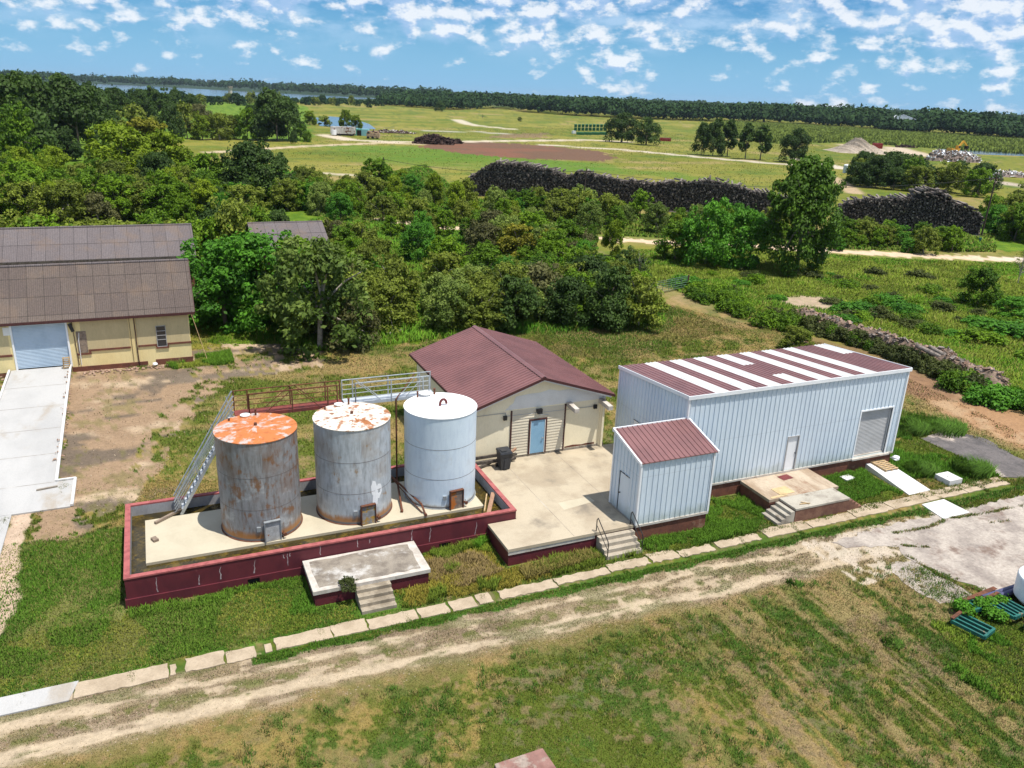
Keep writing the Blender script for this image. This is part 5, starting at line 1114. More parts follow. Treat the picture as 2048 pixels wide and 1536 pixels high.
mk('log', MB().tube((20.2, 34.6, .15), (21.8, 35.4, .18), .15, 10, .12), barkp, loc=(21, 35, 0), label='pale fallen log at the front edge of the thicket', cat='log')
mk('marker_post', MB().tube((*G(1958, 490), 0), (*G(1958, 490), 1.0), .12, 8).tube((*G(1958, 490), .9), (*G(1958, 490), 1.15), .22, 8), 'teal_paint', loc=(*G(1958, 490), 0), label='short teal marker post beside the road near the right pole', cat='post')

# ================================================================== TIMBER STACKS
def proj(p):
    d = np.asarray(p, float)-CAM; z = d@_F; return 1024+FPX*(d@_R)/z, 768-FPX*(d@_U)/z
TA = np.array(G(912, 388)); TB = np.array(G(1962, 474)); TD = (TB-TA); TLN = np.hypot(*TD); TD = TD/TLN; TN = np.array([TD[1], -TD[0]])
if TN@(CAM[:2]-TA) < 0: TN = -TN
def line_at(u):
    lo, hi = -20.0, TLN+20
    for _ in range(40):
        m_ = (lo+hi)/2; pu = proj((*(TA+TD*m_), 2.0))[0]
        if pu < u: lo = m_
        else: hi = m_
    return lo
def height_at(s_, v, back=0.0):
    p = TA+TD*s_-TN*back; lo, hi = 0.0, 15.0
    for _ in range(30):
        m_ = (lo+hi)/2
        if proj((*p, m_))[1] > v: lo = m_
        else: hi = m_
    return lo
R4 = random.Random(44)
PR = {'a': ([(918, 372), (935, 352), (960, 336), (985, 322), (1040, 326), (1065, 331), (1100, 338), (1135, 349), (1150, 340), (1180, 344), (1235, 356), (1300, 362), (1360, 360), (1410, 355), (1460, 366), (1500, 376), (1560, 390), (1640, 402)], 6.0),
      'b': ([(1680, 406), (1692, 398), (1750, 392), (1800, 393), (1850, 392), (1897, 398), (1925, 408), (1960, 424)], 6.5)}
def beam(mb, c, ln, w_, dirv, m=0, tilt=0.0):
    d = Vector((dirv[0], dirv[1], tilt)).normalized(); c = Vector(c); mb.bar(c-d*ln/2, c+d*ln/2, w_, w_*R4.uniform(.8, 1.1), m)
beam_proto = None; nb = 0
bm_ = MB(); bm_.bar((0, -2.6, 0), (0, 2.6, 0), .27, .22)
for key, (prof, depth) in PR.items():
    S = [(line_at(u), v) for u, v in prof]; Hs = [(s_, height_at(s_, v, depth*.5)) for s_, v in S]
    hx = [a for a, b in Hs]; hy = [b for a, b in Hs]
    s0, s1 = hx[0], hx[-1]; mb = MB()
    # body of the stack: dark core and thousands of beam ends in its face
    n = 50
    for i in range(n):
        a = s0+(s1-s0)*i/n; b = s0+(s1-s0)*(i+1)/n; h = min(np.interp(a, hx, hy), np.interp(b, hx, hy))-.45
        p = [TA+TD*a-TN*.5, TA+TD*b-TN*.5, TA+TD*b-TN*(depth-.3), TA+TD*a-TN*(depth-.3)]
        mb.hexa([(q[0], q[1], -.05) for q in p]+[(q[0], q[1], max(.3, h)) for q in p])
    z = .12
    while z < 9:
        a = s0+R4.uniform(0, .3)
        while a < s1:
            h = np.interp(a, hx, hy)+R4.uniform(-.35, .1)
            if z < h:
                off = R4.uniform(-.35, .25)+.10*z/3; c = TA+TD*a-TN*(.55+off); dv = TN+TD*R4.gauss(0, .13)
                beam(mb, (c[0], c[1], z+R4.uniform(-.05, .05)), 1.4, R4.uniform(.20, .29), dv, 0 if R4.random() < .86 else 1, R4.gauss(0, .05))
            a += R4.uniform(.27, .42)
        z += .27
    # left/right end faces
    for e, sg in ((s0, -1), (s1, 1)):
        for _ in range(170):
            q = R4.uniform(.3, depth-.3); z = R4.uniform(.1, max(.4, np.interp(e, hx, hy)-.3)); c = TA+TD*(e+sg*R4.uniform(-.3, .25))-TN*q
            beam(mb, (c[0], c[1], z), R4.uniform(1.5, 3.5), .26, TN+TD*R4.gauss(0, .12), 0 if R4.random() < .8 else 1)
    # loose fallen ones at the foot
    for _ in range(60):
        a = R4.uniform(s0, s1); c = TA+TD*a+TN*R4.uniform(.3, 1.4); beam(mb, (c[0], c[1], .2), R4.uniform(1, 2.4), .24, TN*R4.uniform(-1, 1)+TD*R4.uniform(-1, 1), 1 if R4.random() < .3 else 0)
    mk('timber_stack', mb, [tie, tiel], loc=(*(TA+TD*s0), 0), kind='stuff', cat='timber stack', label={'a': 'long black wall of stacked old railway timbers beyond the thicket', 'b': 'right-hand stack of charred timbers with poles piled on top'}[key])
    # 150 whole timbers lying on top of each stack
    for i in range(150):
        a = R4.uniform(s0+.5, s1-.3); hump = key == 'b' and i < 95
        if hump: a = R4.triangular(line_at(1808), line_at(1905), line_at(1845))
        h = np.interp(a, hx, hy)+(R4.uniform(0, 1.4)*min(1, max(0, 1.3-abs(a-line_at(1852))/7)) if hump else 0); q = depth*R4.choice((.32, .42, .55, .68)) + R4.uniform(-.4, .4); c = TA+TD*a-TN*q
        if beam_proto is None:
            beam_proto = mk('timber', bm_, tiel, loc=(0, 0, 0)); o = beam_proto; second = beam_proto.data.copy(); second.materials.clear(); second.materials.append(tie)
        else: o = beam_proto.copy(); COL.objects.link(o)
        if R4.random() < .45: o.data = second
        o.location = (c[0], c[1], h-.15+R4.uniform(-.2, .3)); o.rotation_euler = (R4.gauss(0, .03), R4.uniform(-.2, .2), math.atan2(TN[1], TN[0])-math.pi/2+R4.gauss(.12, .10))
        o.scale = (R4.uniform(.8, 1.3), R4.uniform(.75, 1.15), R4.uniform(.8, 1.4))
        tag(o, {'a': 'grey weathered timber lying on top of the long black stack', 'b': 'grey weathered pole lying on top of the right-hand stack'}[key], 'timber', {'a': 'timbers on the long stack', 'b': 'timbers on the right stack'}[key])

# ================================================================== FAR THINGS IN THE PASTURE
def at(u, v): x, y = G(u, v); return x, y, dist(u, v)
FD = np.array([math.sin(YAW), math.cos(YAW)]); FRT = np.array([math.cos(YAW), -math.sin(YAW)])
def fbox(mb, u0, u1, vb, hpx, depth, z0=0, m=0):
    """a box standing on the ground facing the camera's side, from its two base points"""
    a = np.array(G(u0, vb)); s_ = dist(u0, vb)/FPX; b = a+FRT*(u1-u0)*s_; d = FD*depth; h = hpx*s_
    mb.hexa([(a[0], a[1], z0), (b[0], b[1], z0), (b[0]+d[0], b[1]+d[1], z0), (a[0]+d[0], a[1]+d[1], z0), (a[0], a[1], z0+h), (b[0], b[1], z0+h), (b[0]+d[0], b[1]+d[1], z0+h), (a[0]+d[0], a[1]+d[1], z0+h)], m)
    return a, b, h
white_r = mat('rusted_white_panel', (0.55, 0.53, 0.50), (0.42, 0.38, 0.34), .7, ns=.5, fine=3, fa=.2, c3=(0.16, 0.07, 0.04), ns3=.9, lo3=.50, hi3=.58)
x, y, D = at(685, 272)
t = thing('trailer_tank', 'rusty white box trailer parked beside the pond in the pasture', 'trailer', (x, y, 0))
mb = MB(); a, b, h = fbox(mb, 661, 706, 271, 12.5, 3.0, .9); mk('body', mb, white_r, t)
mb = MB(); fbox(mb, 663, 704, 271, 2.2, 2.6, .25); mk('chassis', mb, dark, t)
q0 = a+FRT*1.6-FD*.2; mk('round_tank', MB().tube((q0[0], q0[1], .4), (q0[0], q0[1], 2.4), 1.1, 14), trimw, t)
for k in (2.5, 4.0, 8.8): q0 = a+FRT*k; mk('wheel', MB().tube((q0[0], q0[1], .5), (q0[0]+FD[0]*.5, q0[1]+FD[1]*.5, .5), .5, 14), black, t)
x, y, D = at(722, 271); t = thing('shipping_container', 'turquoise and green storage container with dark open door beside the white trailer', 'container', (x, y, 0))
mb = MB(); fbox(mb, 708, 735, 271, 12, 4.0); mk('body', mb, 'container_green', t) if mat('container_green', (0.10, 0.32, 0.22), (0.20, 0.42, 0.46), .6, ns=.12, nlo=.45, nhi=.5) else 0
mb = MB(); fbox(mb, 714, 722, 271.4, 10, .2); mk('door_opening', mb, 'dark_void', t)
x, y, D = at(745, 277); t = thing('farm_machine', 'tan and brown derelict machine with dark windows near the container', 'machine', (x, y, 0))
mb = MB(); fbox(mb, 733, 757, 277, 8, 2.6, .5); fbox(mb, 735, 741, 277, 11.5, 2.0, .5); fbox(mb, 748, 756, 277, 11, 2.2, .5); mk('body', mb, 'machine_tan', t) if mat('machine_tan', (0.46, 0.33, 0.21), (0.24, 0.14, 0.09), .8, ns=.8, fine=4, fa=.3) else 0
mb = MB(); fbox(mb, 734.5, 739, 277.3, 3.0, .2, 2.0); fbox(mb, 749, 754, 277.3, 3.0, .2, 2.0); mk('window', mb, dark, t)
for u in (736, 745, 754): q = np.array(G(u, 277.6)); mk('wheel', MB().tube((q[0], q[1], .5), (q[0]+FD[0]*.4, q[1]+FD[1]*.4, .5), .55, 12), black, t)
def heap(name, poly_c, size, hgt, m_, label, cat, n=420, stick=(.3, 1.6), seed=1, mats2=None, kind='stuff'):
    r_ = random.Random(seed); mb = MB(); (cx, cy) = poly_c; lx_, ly_ = size
    N_ = 22; vs = []
    for i in range(N_):
        for j in range(N_):
            a, b = -1+2*i/(N_-1), -1+2*j/(N_-1); q = max(0, 1-a*a-b*b*.95); nn = float(fbm(np.array([a*2.2+seed]), np.array([b*2.2]), 1.2, seed)[0])
            z = hgt*(q**.6)*(.45+nn)-.05
            p = np.array([cx, cy])+FRT*a*lx_+FD*b*ly_; vs.append((p[0], p[1], z))
    mb.add(vs, [(i*N_+j, (i+1)*N_+j, (i+1)*N_+j+1, i*N_+j+1) for i in range(N_-1) for j in range(N_-1)])
    for _ in range(n):
        i = r_.randrange(N_*N_); x, y, z = vs[i]
        if z < .05 and r_.random() < .7: continue
        ln = r_.uniform(*stick); w_ = ln*r_.uniform(.08, .45); mb.obox((x+r_.gauss(0, .3), y+r_.gauss(0, .3), z+r_.uniform(0, .35)), (ln, w_, w_*r_.uniform(.2, .8)), r_.uniform(0, 3.14), r_.randrange(3), r_.gauss(0, .5), r_.gauss(0, .3))
    return mk(name, mb, mats2 or [m_, m_, m_], loc=(cx, cy, 0), label=label, cat=cat, kind=kind)
scrapb = mat('scrap_brown', (0.055, 0.03, 0.022), (0.03, 0.018, 0.014), .95, ns=1)
c = on(866, 288); heap('brush_pile', c[:2], (7.6, 3.0), 3.0, scrapb, 'dark brown heap of scrap wood at the edge of the bare red field', 'scrap heap', 500, (.6, 2.6), 3)
c = on(908, 287); heap('brush_pile', c[:2], (3.2, 2.0), 1.3, scrapb, 'small dark heap right of the larger scrap heap by the red field', 'scrap heap', 160, (.5, 1.8), 4)
c = on(1905, 322); heap('demolition_heap', c[:2], (11.5, 7), 4.2, mat('rub_grey', (0.20, 0.15, 0.125), (0.12, 0.09, 0.075), .95, ns=.6), 'grey and white demolition rubble heap under the yellow excavator', 'rubble heap', 900, (.4, 2.0), 5, [MATS['rub_grey'], trimw, woodg])
c = on(2008, 352); heap('demolition_heap', c[:2], (7, 5.5), 1.5, MATS['rub_grey'], 'low pile of white rubble pieces near the right edge of the pasture', 'rubble heap', 420, (.5, 1.8), 6, [MATS['rub_grey'], trimw, conc_edge])
c = on(1812, 295); heap('brush_pile', c[:2], (6, 2), .9, scrapb, 'line of dark debris at the far edge of the pasture beside the channel', 'scrap heap', 120, (.6, 2.0), 7)
c = on(785, 266); heap('brush_pile', c[:2], (11, 3), 1.0, MATS['scrap_brown'], 'scattered low scrap right of the machine by the pond', 'scrap heap', 240, (.5, 1.8), 8, [MATS['scrap_brown'], woodg, conc_edge])
# gravel ridge heap
x, y, D = at(1712, 304); s_ = D/FPX
N1, N2 = 70, 34; vs = []
for i in range(N1):
    for j in range(N2):
        a, b = -1+2*i/(N1-1), -1+2*j/(N2-1); env = min(1, (1+a)/.9) if a < 0 else min(1, (1-a)/.75); env = max(0, env)
        fur = .82+.18*math.cos((a*1.0+b*.35)*9.0)
        z = 25*s_*env*max(0, 1-abs(b)**1.4)*fur*(.95+.1*math.sin(i*1.3+j))-.1; p = np.array([x, y])+FRT*a*48*s_+FD*b*14
        vs.append((p[0], p[1], z))
mk('gravel_heap', MB().add(vs, [(i*N2+j, (i+1)*N2+j, (i+1)*N2+j+1, i*N2+j+1) for i in range(N1-1) for j in range(N2-1)]), gravel, loc=(x, y, 0), label='large ridged grey-tan gravel heap in the right-hand pasture', cat='gravel heap', kind='thing')
c = on(1622, 320)
def dumpster(u0, u1, vb, hpx, label):
    x, y = G((u0+u1)/2, vb); t = thing('dumpster', label, 'dumpster', (x, y, 0)); mb = MB(); a, b, h = fbox(mb, u0, u1, vb, hpx, 2.6); mk('body', mb, redm, t)
    mb = MB(); n = 6
    for k in range(n+1):
        p = a+(b-a)*k/n-FD*.08; mb.box(p[0]-.08, p[1]-.08, 0, p[0]+.08, p[1]+.08, h)
    mk('rib', mb, redm, t); mb = MB(); fbox(mb, u0+.6, u1-.6, vb-.5, .3, 2.0, h-.02); mk('open_top', mb, dark, t)
dumpster(1320, 1340, 282, 5.5, 'dark red open dumpster right of the two round oaks'); dumpster(1747, 1762, 297, 9, 'red dumpster half hidden behind the gravel heap')
# excavator
x, y, D = at(1905, 320); t = thing('excavator', 'yellow tracked excavator working on the rubble heap', 'excavator', (x, y, 2.2))
mb = MB(); o_ = Vector((x, y, 0))
mb.box(x-3.2, y-1.5, 3.2, x+1.4, y+1.5, 4.6); mb.box(x-3.4, y-1.3, 3.4, x-2.2, y+1.3, 5.0); mk('body', mb, yel, t)
mb = MB(); mb.box(x+.2, y-1.4, 4.6, x+1.6, y-.1, 6.2); cb = mk('cab', mb, yel, t); mk('window', MB().box(x+.4, y-1.44, 5.1, x+1.62, y-1.40, 6.0), glass, cb)
mb = MB(); mb.bar((x+1.0, y, 4.4), (x+4.2, y-.2, 8.0), .5, .8); mb.bar((x+4.2, y-.2, 8.0), (x+6.6, y-.4, 6.0), .45, .6); mk('boom', mb, yel, t)
mk('bucket', MB().hexa([(x+6.0, y-1.0, 4.8), (x+7.0, y-1.0, 4.7), (x+7.0, y+.4, 4.7), (x+6.0, y+.4, 4.8), (x+6.1, y-1.0, 6.1), (x+7.3, y-1.0, 5.9), (x+7.3, y+.4, 5.9), (x+6.1, y+.4, 6.1)]), dark, t)
for s2 in (-1, 1): mk('track', MB().box(x-2.6, y+s2*1.3-.35, 2.2, x+1.8, y+s2*1.3+.35, 3.15), dark, t)
# portable toilet
x, y, D = at(1692, 346); t = thing('portable_toilet', 'pale portable toilet standing where two pasture tracks meet', 'toilet', (x, y, 0))
mk('cabin', MB().box(x-.75, y-.75, 0, x+.75, y+.75, 2.4), 'toilet_grey', t) if mat('toilet_grey', (0.45, 0.55, 0.58), None, .6) else 0
mk('roof', MB().hexa([(x-.8, y-.8, 2.4), (x+.8, y-.8, 2.4), (x+.8, y+.8, 2.4), (x-.8, y+.8, 2.4), (x-.4, y-.4, 2.75), (x+.4, y-.4, 2.75), (x+.4, y+.4, 2.75), (x-.4, y+.4, 2.75)]), trimw, t); mk('door', MB().box(x-.45, y-.79, .15, x+.45, y-.75, 2.15), galv, t)
# green bins stacked in columns: nine columns, two levels
gb = None
for k in range(9):
    for lv in range(2):
        u = 1148+k*7.35; x, y = G(u+2.4, 268); D = dist(u, 268); s_ = D/FPX; w_ = 4.9*s_; zb_ = 6.3*s_*lv+1.8
        loc = (x, y, zb_)
        if gb is None:
            gb = thing('green_bin', '', 'bin', (0, 0, 0)); mk('body', MB().hexa([(-w_/2, -1.2, 0), (w_/2, -1.2, 0), (w_/2, 1.2, 0), (-w_/2, 1.2, 0), (-w_/2, -1.3, 5.2*s_), (w_/2, -1.3, 5.2*s_), (w_/2, 1.3, 5.2*s_), (-w_/2, 1.3, 5.2*s_)]), greenm, gb)
            mk('rim', MB().box(-w_*.56, -1.4, 5.2*s_, w_*.56, 1.4, 5.6*s_), 'rim_green', gb) if mat('rim_green', (0.08, 0.30, 0.16), None, .6) else 0
            gb.location = loc; gb.rotation_euler = (0, 0, -YAW); o = gb
        else: o = copy_tree(gb, loc, -YAW)
        tag(o, 'dark green steel bin, %s in the %s row of stacked bins' % (('leftmost', 'second from left', 'third from left', 'fourth from left', 'middle one', 'fourth from right', 'third from right', 'second from right', 'rightmost')[k], ('upper', 'middle')[1-lv]), 'bin', 'stacked green bins, %s row' % ('upper', 'middle')[1-lv])
for k in range(4):
    u0 = 1153+k*15.5; x, y = G(u0+7, 270); t = thing('low_bin', 'long green bin, %s in the bottom row under the stacked bins' % ('leftmost', 'second', 'third', 'rightmost')[k], 'bin', (x, y, 0), 'bottom row of long green bins'); mb = MB(); a, b, h = fbox(mb, u0, u0+14.4, 269.6, 5.0, 2.6); mk('body', mb, greenm, t)
    mb = MB(); fbox(mb, u0-.2, u0+14.6, 269.8, .7, .3, h-.1); mk('rim', mb, 'rim_green', t)
x, y, D = at(1147.5, 267); mk('white_tote', MB().box(x-.9, y-.9, 0, x+.9, y+.9, 1.5), trimw, loc=(x, y, 0), label='small white tote at the left foot of the stacked green bins', cat='tote')
# far roof in the forest on the right
x, y, D = at(1812, 261); s_ = dist(1812, 261)/FPX
t = thing('barn_roof', 'grey hipped barn roof with white eaves rising out of the forest', 'barn', (x, y, 0))
zb_ = 20.18-(239-217.5)*s_*.98; e0 = np.array([x, y])+FRT*(-32*s_); e1 = np.array([x, y])+FRT*(28*s_); dd_ = FD*28
mb = MB(); A1, B1, C1, D1 = [(p[0], p[1], zb_) for p in (e0, e1, e1+dd_, e0+dd_)]; Rg = np.array([x, y])+FRT*(-5*s_)+dd_*.5
mb.add([A1, B1, C1, D1, (Rg[0]-FRT[0]*3, Rg[1]-FRT[1]*3, zb_+11.5*s_), (Rg[0]+FRT[0]*3, Rg[1]+FRT[1]*3, zb_+11.5*s_)], [(0, 1, 5, 4), (1, 2, 5), (2, 3, 4, 5), (3, 0, 4), (3, 2, 1, 0)])
mk('roof', mb, 'slate_blue', t) if mat('slate_blue', (0.10, 0.13, 0.15), (0.08, 0.10, 0.12), .6, ns=.1) else 0
mb = MB(); mb.bar(A1, (e1[0]+FRT[0]*12*s_, e1[1]+FRT[1]*12*s_, zb_), .6, 1.1); mb.bar(B1, (Rg[0]+FRT[0]*3, Rg[1]+FRT[1]*3, zb_+11.7*s_), .6, .9); mb.bar(A1, (Rg[0]-FRT[0]*3, Rg[1]-FRT[1]*3, zb_+11.7*s_), .4, .5); mk('eave', mb, trimw, t)
mb = MB(); 
for f in (.1, .35, .6, .9): p = e0+(e1-e0)*f+dd_*.1; mb.box(p[0]-.4, p[1]-.4, 0, p[0]+.4, p[1]+.4, zb_)
mk('post', mb, shutter, t)
# far water tower / silo by the lake
x, y, D = at(462, 205); s_ = D/FPX
t = thing('silo', 'pale concrete silo among the trees by the lake', 'silo', (x, y, 0)); mk('shaft', MB().tube((x, y, 0), (x, y, 27*s_), 3.6*s_, 16), conc_edge, t); mk('cap', MB().tube((x, y, 24*s_), (x, y, 27.6*s_), 4.8*s_, 16), conc_old, t)
# transmission towers on the horizon at the right
tw = None
for k, u in enumerate((1905, 1925, 1945, 1965, 1990, 2018, 2040)):
    q = on(u, 230+(u-1905)*.04+7.5); s_ = np.linalg.norm(q-CAM)/FPX
    if tw is None:
        tw = thing('transmission_tower', '', 'pylon', (0, 0, 0)); mb = MB(); hh = 15*s_; ww = 1.3*s_
        for sx in (-1, 1):
            for sy in (-1, 1): mb.tube((sx*ww, sy*ww, 0), (0, 0, hh), .35, 4)
        for f in (.62, .75, .88): mb.bar((-ww*2.6, 0, hh*f), (ww*2.6, 0, hh*f), .5, .5)
        mk('lattice', mb, galv, tw); o = tw; tw.location = (q[0], q[1], 0)
    else: o = copy_tree(tw, (q[0], q[1], 0), 0, R4.uniform(.85, 1.1))
    tag(o, 'tiny grey transmission tower, %s on the right horizon' % ('leftmost', 'second', 'third', 'middle one', 'fifth', 'sixth', 'rightmost')[k], 'pylon', 'transmission towers on the right horizon')

# ================================================================== TREES
def leafset(rng, cl, n, leaf, elong=1.5, updir=.35, droop=0.0):
    """leaf-clump quads spread over the shells of the clumps cl: (centre, radius, tone)"""
    w_ = np.array([c[1]**1.8*(.45+1.1*rng.random()) for c in cl]); idx = rng.choice(len(cl), n, p=w_/w_.sum())
    C0 = np.array([c[0] for c in cl])[idx]; Rr = np.array([c[1] for c in cl])[idx]; tone = np.array([c[2] for c in cl])[idx]
    d = rng.normal(size=(n, 3)); d[:, 2] += updir; d /= np.linalg.norm(d, axis=1)[:, None]
    rad_ = Rr*(.62+.42*rng.random(n)**.7); P = C0+d*rad_[:, None]*np.array([1, 1, .85]); P[:, 2] -= droop*rng.random(n)*Rr
    o_ = rng.random(n) < .10; P[o_] += (P[o_]-C0[o_])*rng.random((o_.sum(), 1))*.75
    nrm_ = d+rng.normal(size=(n, 3))*.55; nrm_[:, 2] += .25; nrm_ /= np.linalg.norm(nrm_, axis=1)[:, None]
    t1 = np.cross(nrm_, rng.normal(size=(n, 3))); 
    if droop: t1[:, 2] -= .8*droop*np.linalg.norm(t1, axis=1)
    t1 /= np.linalg.norm(t1, axis=1)[:, None]; t2 = np.cross(nrm_, t1); t2 /= np.linalg.norm(t2, axis=1)[:, None]
    s_ = leaf*(.55+.9*rng.random(n))[:, None]
    V = np.stack([P-t1*s_*elong/2, P+t2*s_/2+nrm_*s_*.12, P+t1*s_*elong/2, P-t2*s_/2+nrm_*s_*.12], 1).reshape(-1, 3)
    V[:, 2] = np.maximum(V[:, 2], .03)
    F = np.arange(4*n).reshape(n, 4)
    A = np.zeros((n, 3)); A[:, 0] = np.clip(tone+rng.normal(0, .16, n), 0, 1); A[:, 1] = rng.random(n)
    return V, F, np.repeat(A, 4, axis=0)
def clumps(rng, H, R, z0, n, cr, top=1.0, lean=0.0, spr=1):
    out = []
    for i in range(n):
        a = rng.random()*2*math.pi; zz = rng.random()**.85; z = z0+(H-z0)*zz
        prof = math.sin(math.pi*min(1, (.18+.82*zz)**top))**.6 if zz < .98 else .25
        rr_ = R*prof*(.45+.62*rng.random()**.5)
        r2 = cr*R*(.5+.85*rng.random()); out.append(((rr_*math.cos(a)+lean*z, rr_*math.sin(a), min(max(z-r2*.5, r2*.45), H-r2*.9)), r2, .1+.8*rng.random()))
    for i in range(n//2*spr):
        a = rng.random()*2*math.pi; zz = .35+.65*rng.random(); rr_ = R*math.sqrt(max(.02, 1-((zz-.35)/.72)**2))*(.9+.25*rng.random()); out.append(((rr_*math.cos(a), rr_*math.sin(a), min(z0+(H-z0)*zz, H*1.02)), R*(.09+.08*rng.random()), .35+.6*rng.random()))
    out.append(((0, 0, z0+(H-z0)*.42), R*.42, .2)); out.append(((lean*H, 0, H-.35*R), R*.30, .6))
    return out
def trunk_mb(rng, H, R, cl, r0, nb=9, th=.12):
    mb = MB(); pts = [Vector((0, 0, -.1)), Vector((rng.normal()*.1, rng.normal()*.1, H*.25)), Vector((rng.normal()*.2, rng.normal()*.2, H*.5)), Vector((rng.normal()*.3, rng.normal()*.3, H*.78))]
    for k, (a, b) in enumerate(zip(pts[:-1], pts[1:])): mb.tube(a, b, r0*(1-.27*k), 7, r0*(1-.27*(k+1)))
    for i in range(nb):
        c = cl[int(rng.integers(len(cl)))]; s_ = pts[1].lerp(pts[2], rng.random()); e = Vector(c[0]); m_ = s_.lerp(e, .5)+Vector((0, 0, .1*R)); mb.tube(s_, m_, r0*.42, 5, r0*.28); mb.tube(m_, e, r0*.28, 5, r0*.1)
    return mb
PROTO = {}
def proto(key, mat_, H=6.0, R=2.4, z0=.8, n=26, cr=.36, nl=8000, leaf=.2, elong=1.5, seed=1, r0=.16, top=.8, droop=0, bark='bark', nb=9, lean=0., updir=.35, spr=1):
    rng = np.random.default_rng(seed); cl = clumps(rng, H, R, z0, n, cr, top, lean, spr)
    V, F, A = leafset(rng, cl, nl, leaf, elong, updir, droop)
    crown = npmesh('crown', V, F, mat_, A, 'lc')
    tb = trunk_mb(rng, H, R, cl, r0, nb); tm = bpy.data.meshes.new('trunk'); tm.from_pydata(tb.v, [], tb.f); tm.materials.append(MATS[bark]); tm.update()
    PROTO.setdefault(key, []).append((crown, tm, H))
for i in range(3): proto('green', 'leaf_green', 6, 2.5, .5, 48, .25, 11500, .16, seed=10+i)
for i in range(3): proto('olive', 'leaf_olive', 5, 2.5, .2, 48, .25, 9500, .15, 1.7, seed=20+i, bark='pale_bark', nb=12)
for i in range(2): proto('willow', 'leaf_willow', 7, 2.4, .9, 34, .30, 10000, .14, 2.4, seed=30+i, droop=.5)
for i in range(2): proto('dark', 'leaf_dark', 8, 3.4, 1.0, 36, .32, 10000, .24, seed=40+i)
for i in range(2): proto('pale', 'leaf_pale', 6, 2.6, .3, 48, .25, 9500, .15, 1.9, seed=50+i, droop=.7, bark='pale_bark')
proto('yellow', 'leaf_yellow', 6, 2.2, 1.5, 22, .34, 6500, .16, 1.6, seed=60)
for i in range(2): proto('vivid', 'leaf_vivid', 6, 2.6, .3, 48, .25, 13000, .15, 1.5, seed=70+i)
proto('brown', 'leaf_brown', 4.5, 2.3, .2, 26, .34, 7000, .13, 1.8, seed=80, bark='pale_bark', nb=18)
for i in range(2): proto('oak', 'leaf_dark', 8, 3.9, 1.2, 44, .30, 9000, .24, seed=46+i, spr=0, r0=.3)
proto('bare', 'leaf_olive', 6, 2.2, 1.5, 16, .3, 700, .12, 1.8, seed=85, bark='pale_bark', nb=34, r0=.12)
proto('big', 'leaf_mid', 14, 5.2, 2.0, 70, .26, 26000, .27, 1.4, seed=90, r0=.38, top=.7, nb=20)
proto('columnar', 'leaf_dark', 8, 1.5, 2.4, 22, .42, 5000, .26, seed=95, r0=.14, top=.9)
for i in range(2): proto('far', 'leaf_far', 8, 3.8, .4, 24, .36, 1500, .62, 1.3, seed=100+i)
for i in range(2): proto('farolive', 'leaf_olive', 8, 3.8, .4, 24, .36, 1500, .58, 1.3, seed=110+i)
for i in range(2): proto('bush', 'leaf_green', 1.6, 1.3, .05, 14, .42, 2600, .13, 1.5, seed=120+i, r0=.05, nb=4)
for i in range(2): proto('bushv', 'leaf_vivid', 1.3, 1.3, .05, 14, .42, 2600, .12, 1.7, seed=130+i, r0=.05, nb=4)
for i in range(2): proto('scrub', 'leaf_scrub', 1.5, 1.3, .05, 16, .38, 2400, .13, 1.8, seed=140+i, r0=.05, nb=8, bark='pale_bark')
TR_N = random.Random(77); NT = 0; REG = []
def tree(key, x, y, H, label, group=None, wide=1.0, name='tree', cat='tree', k=None):
    global NT
    P = PROTO[key]; cr, tm, h0 = P[TR_N.randrange(len(P)) if k is None else k]; s_ = H/h0
    r = bpy.data.objects.new(name, None); COL.objects.link(r); r.location = (x, y, 0); r.rotation_euler = (0, 0, TR_N.uniform(0, 6.28)); r.scale = (s_*wide*TR_N.uniform(.82, 1.2), s_*wide*TR_N.uniform(.82, 1.2), s_); r.empty_display_size = .3
    a = bpy.data.objects.new('crown', cr); COL.objects.link(a); a.parent = r
    b = bpy.data.objects.new('trunk', tm); COL.objects.link(b); b.parent = r
    tag(r, label, cat, group); NT += 1
    return r
def T(key, u, vb, hpx, label, group=None, wide=1.0, name='tree', cat='tree', k=None):
    x, y = G(u, vb); D = dist(u, vb); pit = math.asin(20.18/D); return tree(key, x, y, hpx*D/FPX/math.cos(pit)*.97, label, group, wide, name, cat, k)
KN = {'oak': 'round dark', 'green': 'mid-green leafy', 'olive': 'dull olive twiggy', 'willow': 'yellow-green feathery', 'dark': 'dark green rounded', 'pale': 'pale vine-draped', 'yellow': 'yellow-tinged', 'vivid': 'bright green', 'brown': 'brownish dry', 'bare': 'nearly leafless grey', 'far': 'small dark far-off', 'farolive': 'small olive far-off', 'columnar': 'tall narrow dark'}
# --- trees that stand out
T('big', 1592, 545, 215, 'tallest broad green tree beside the road at right of the thicket', wide=.80)
T('pale', 640, 698, 215, 'tall pale vine-draped tree at the front corner of the thicket', wide=.85)
T('vivid', 520, 650, 175, 'large bright green tree at the left end of the thicket by the yellow building', wide=1.15)
T('vivid', 452, 655, 165, 'bright green tree touching the right end of the yellow building roof', wide=.95)
T('green', 585, 640, 150, 'mid-green tree between the bright green trees and the vine-draped tree')
T('dark', 440, 560, 135, 'dark green tree overhanging the end of the grey shed roof', wide=.8)
T('vivid', 1410, 530, 125, 'broad bright green tree left of the tallest roadside tree', wide=1.0)
T('vivid', 1478, 532, 110, 'bright green tree close against the tallest roadside tree', wide=.9)
T('green', 1350, 520, 75, 'small green tree at the left foot of the bright roadside trees')
T('willow', 1224, 515, 76, 'lone feathery yellow-green tree beside the dirt road', wide=.75)
T('green', 1180, 505, 55, 'thin young tree left of the lone feathery roadside tree', wide=.5)
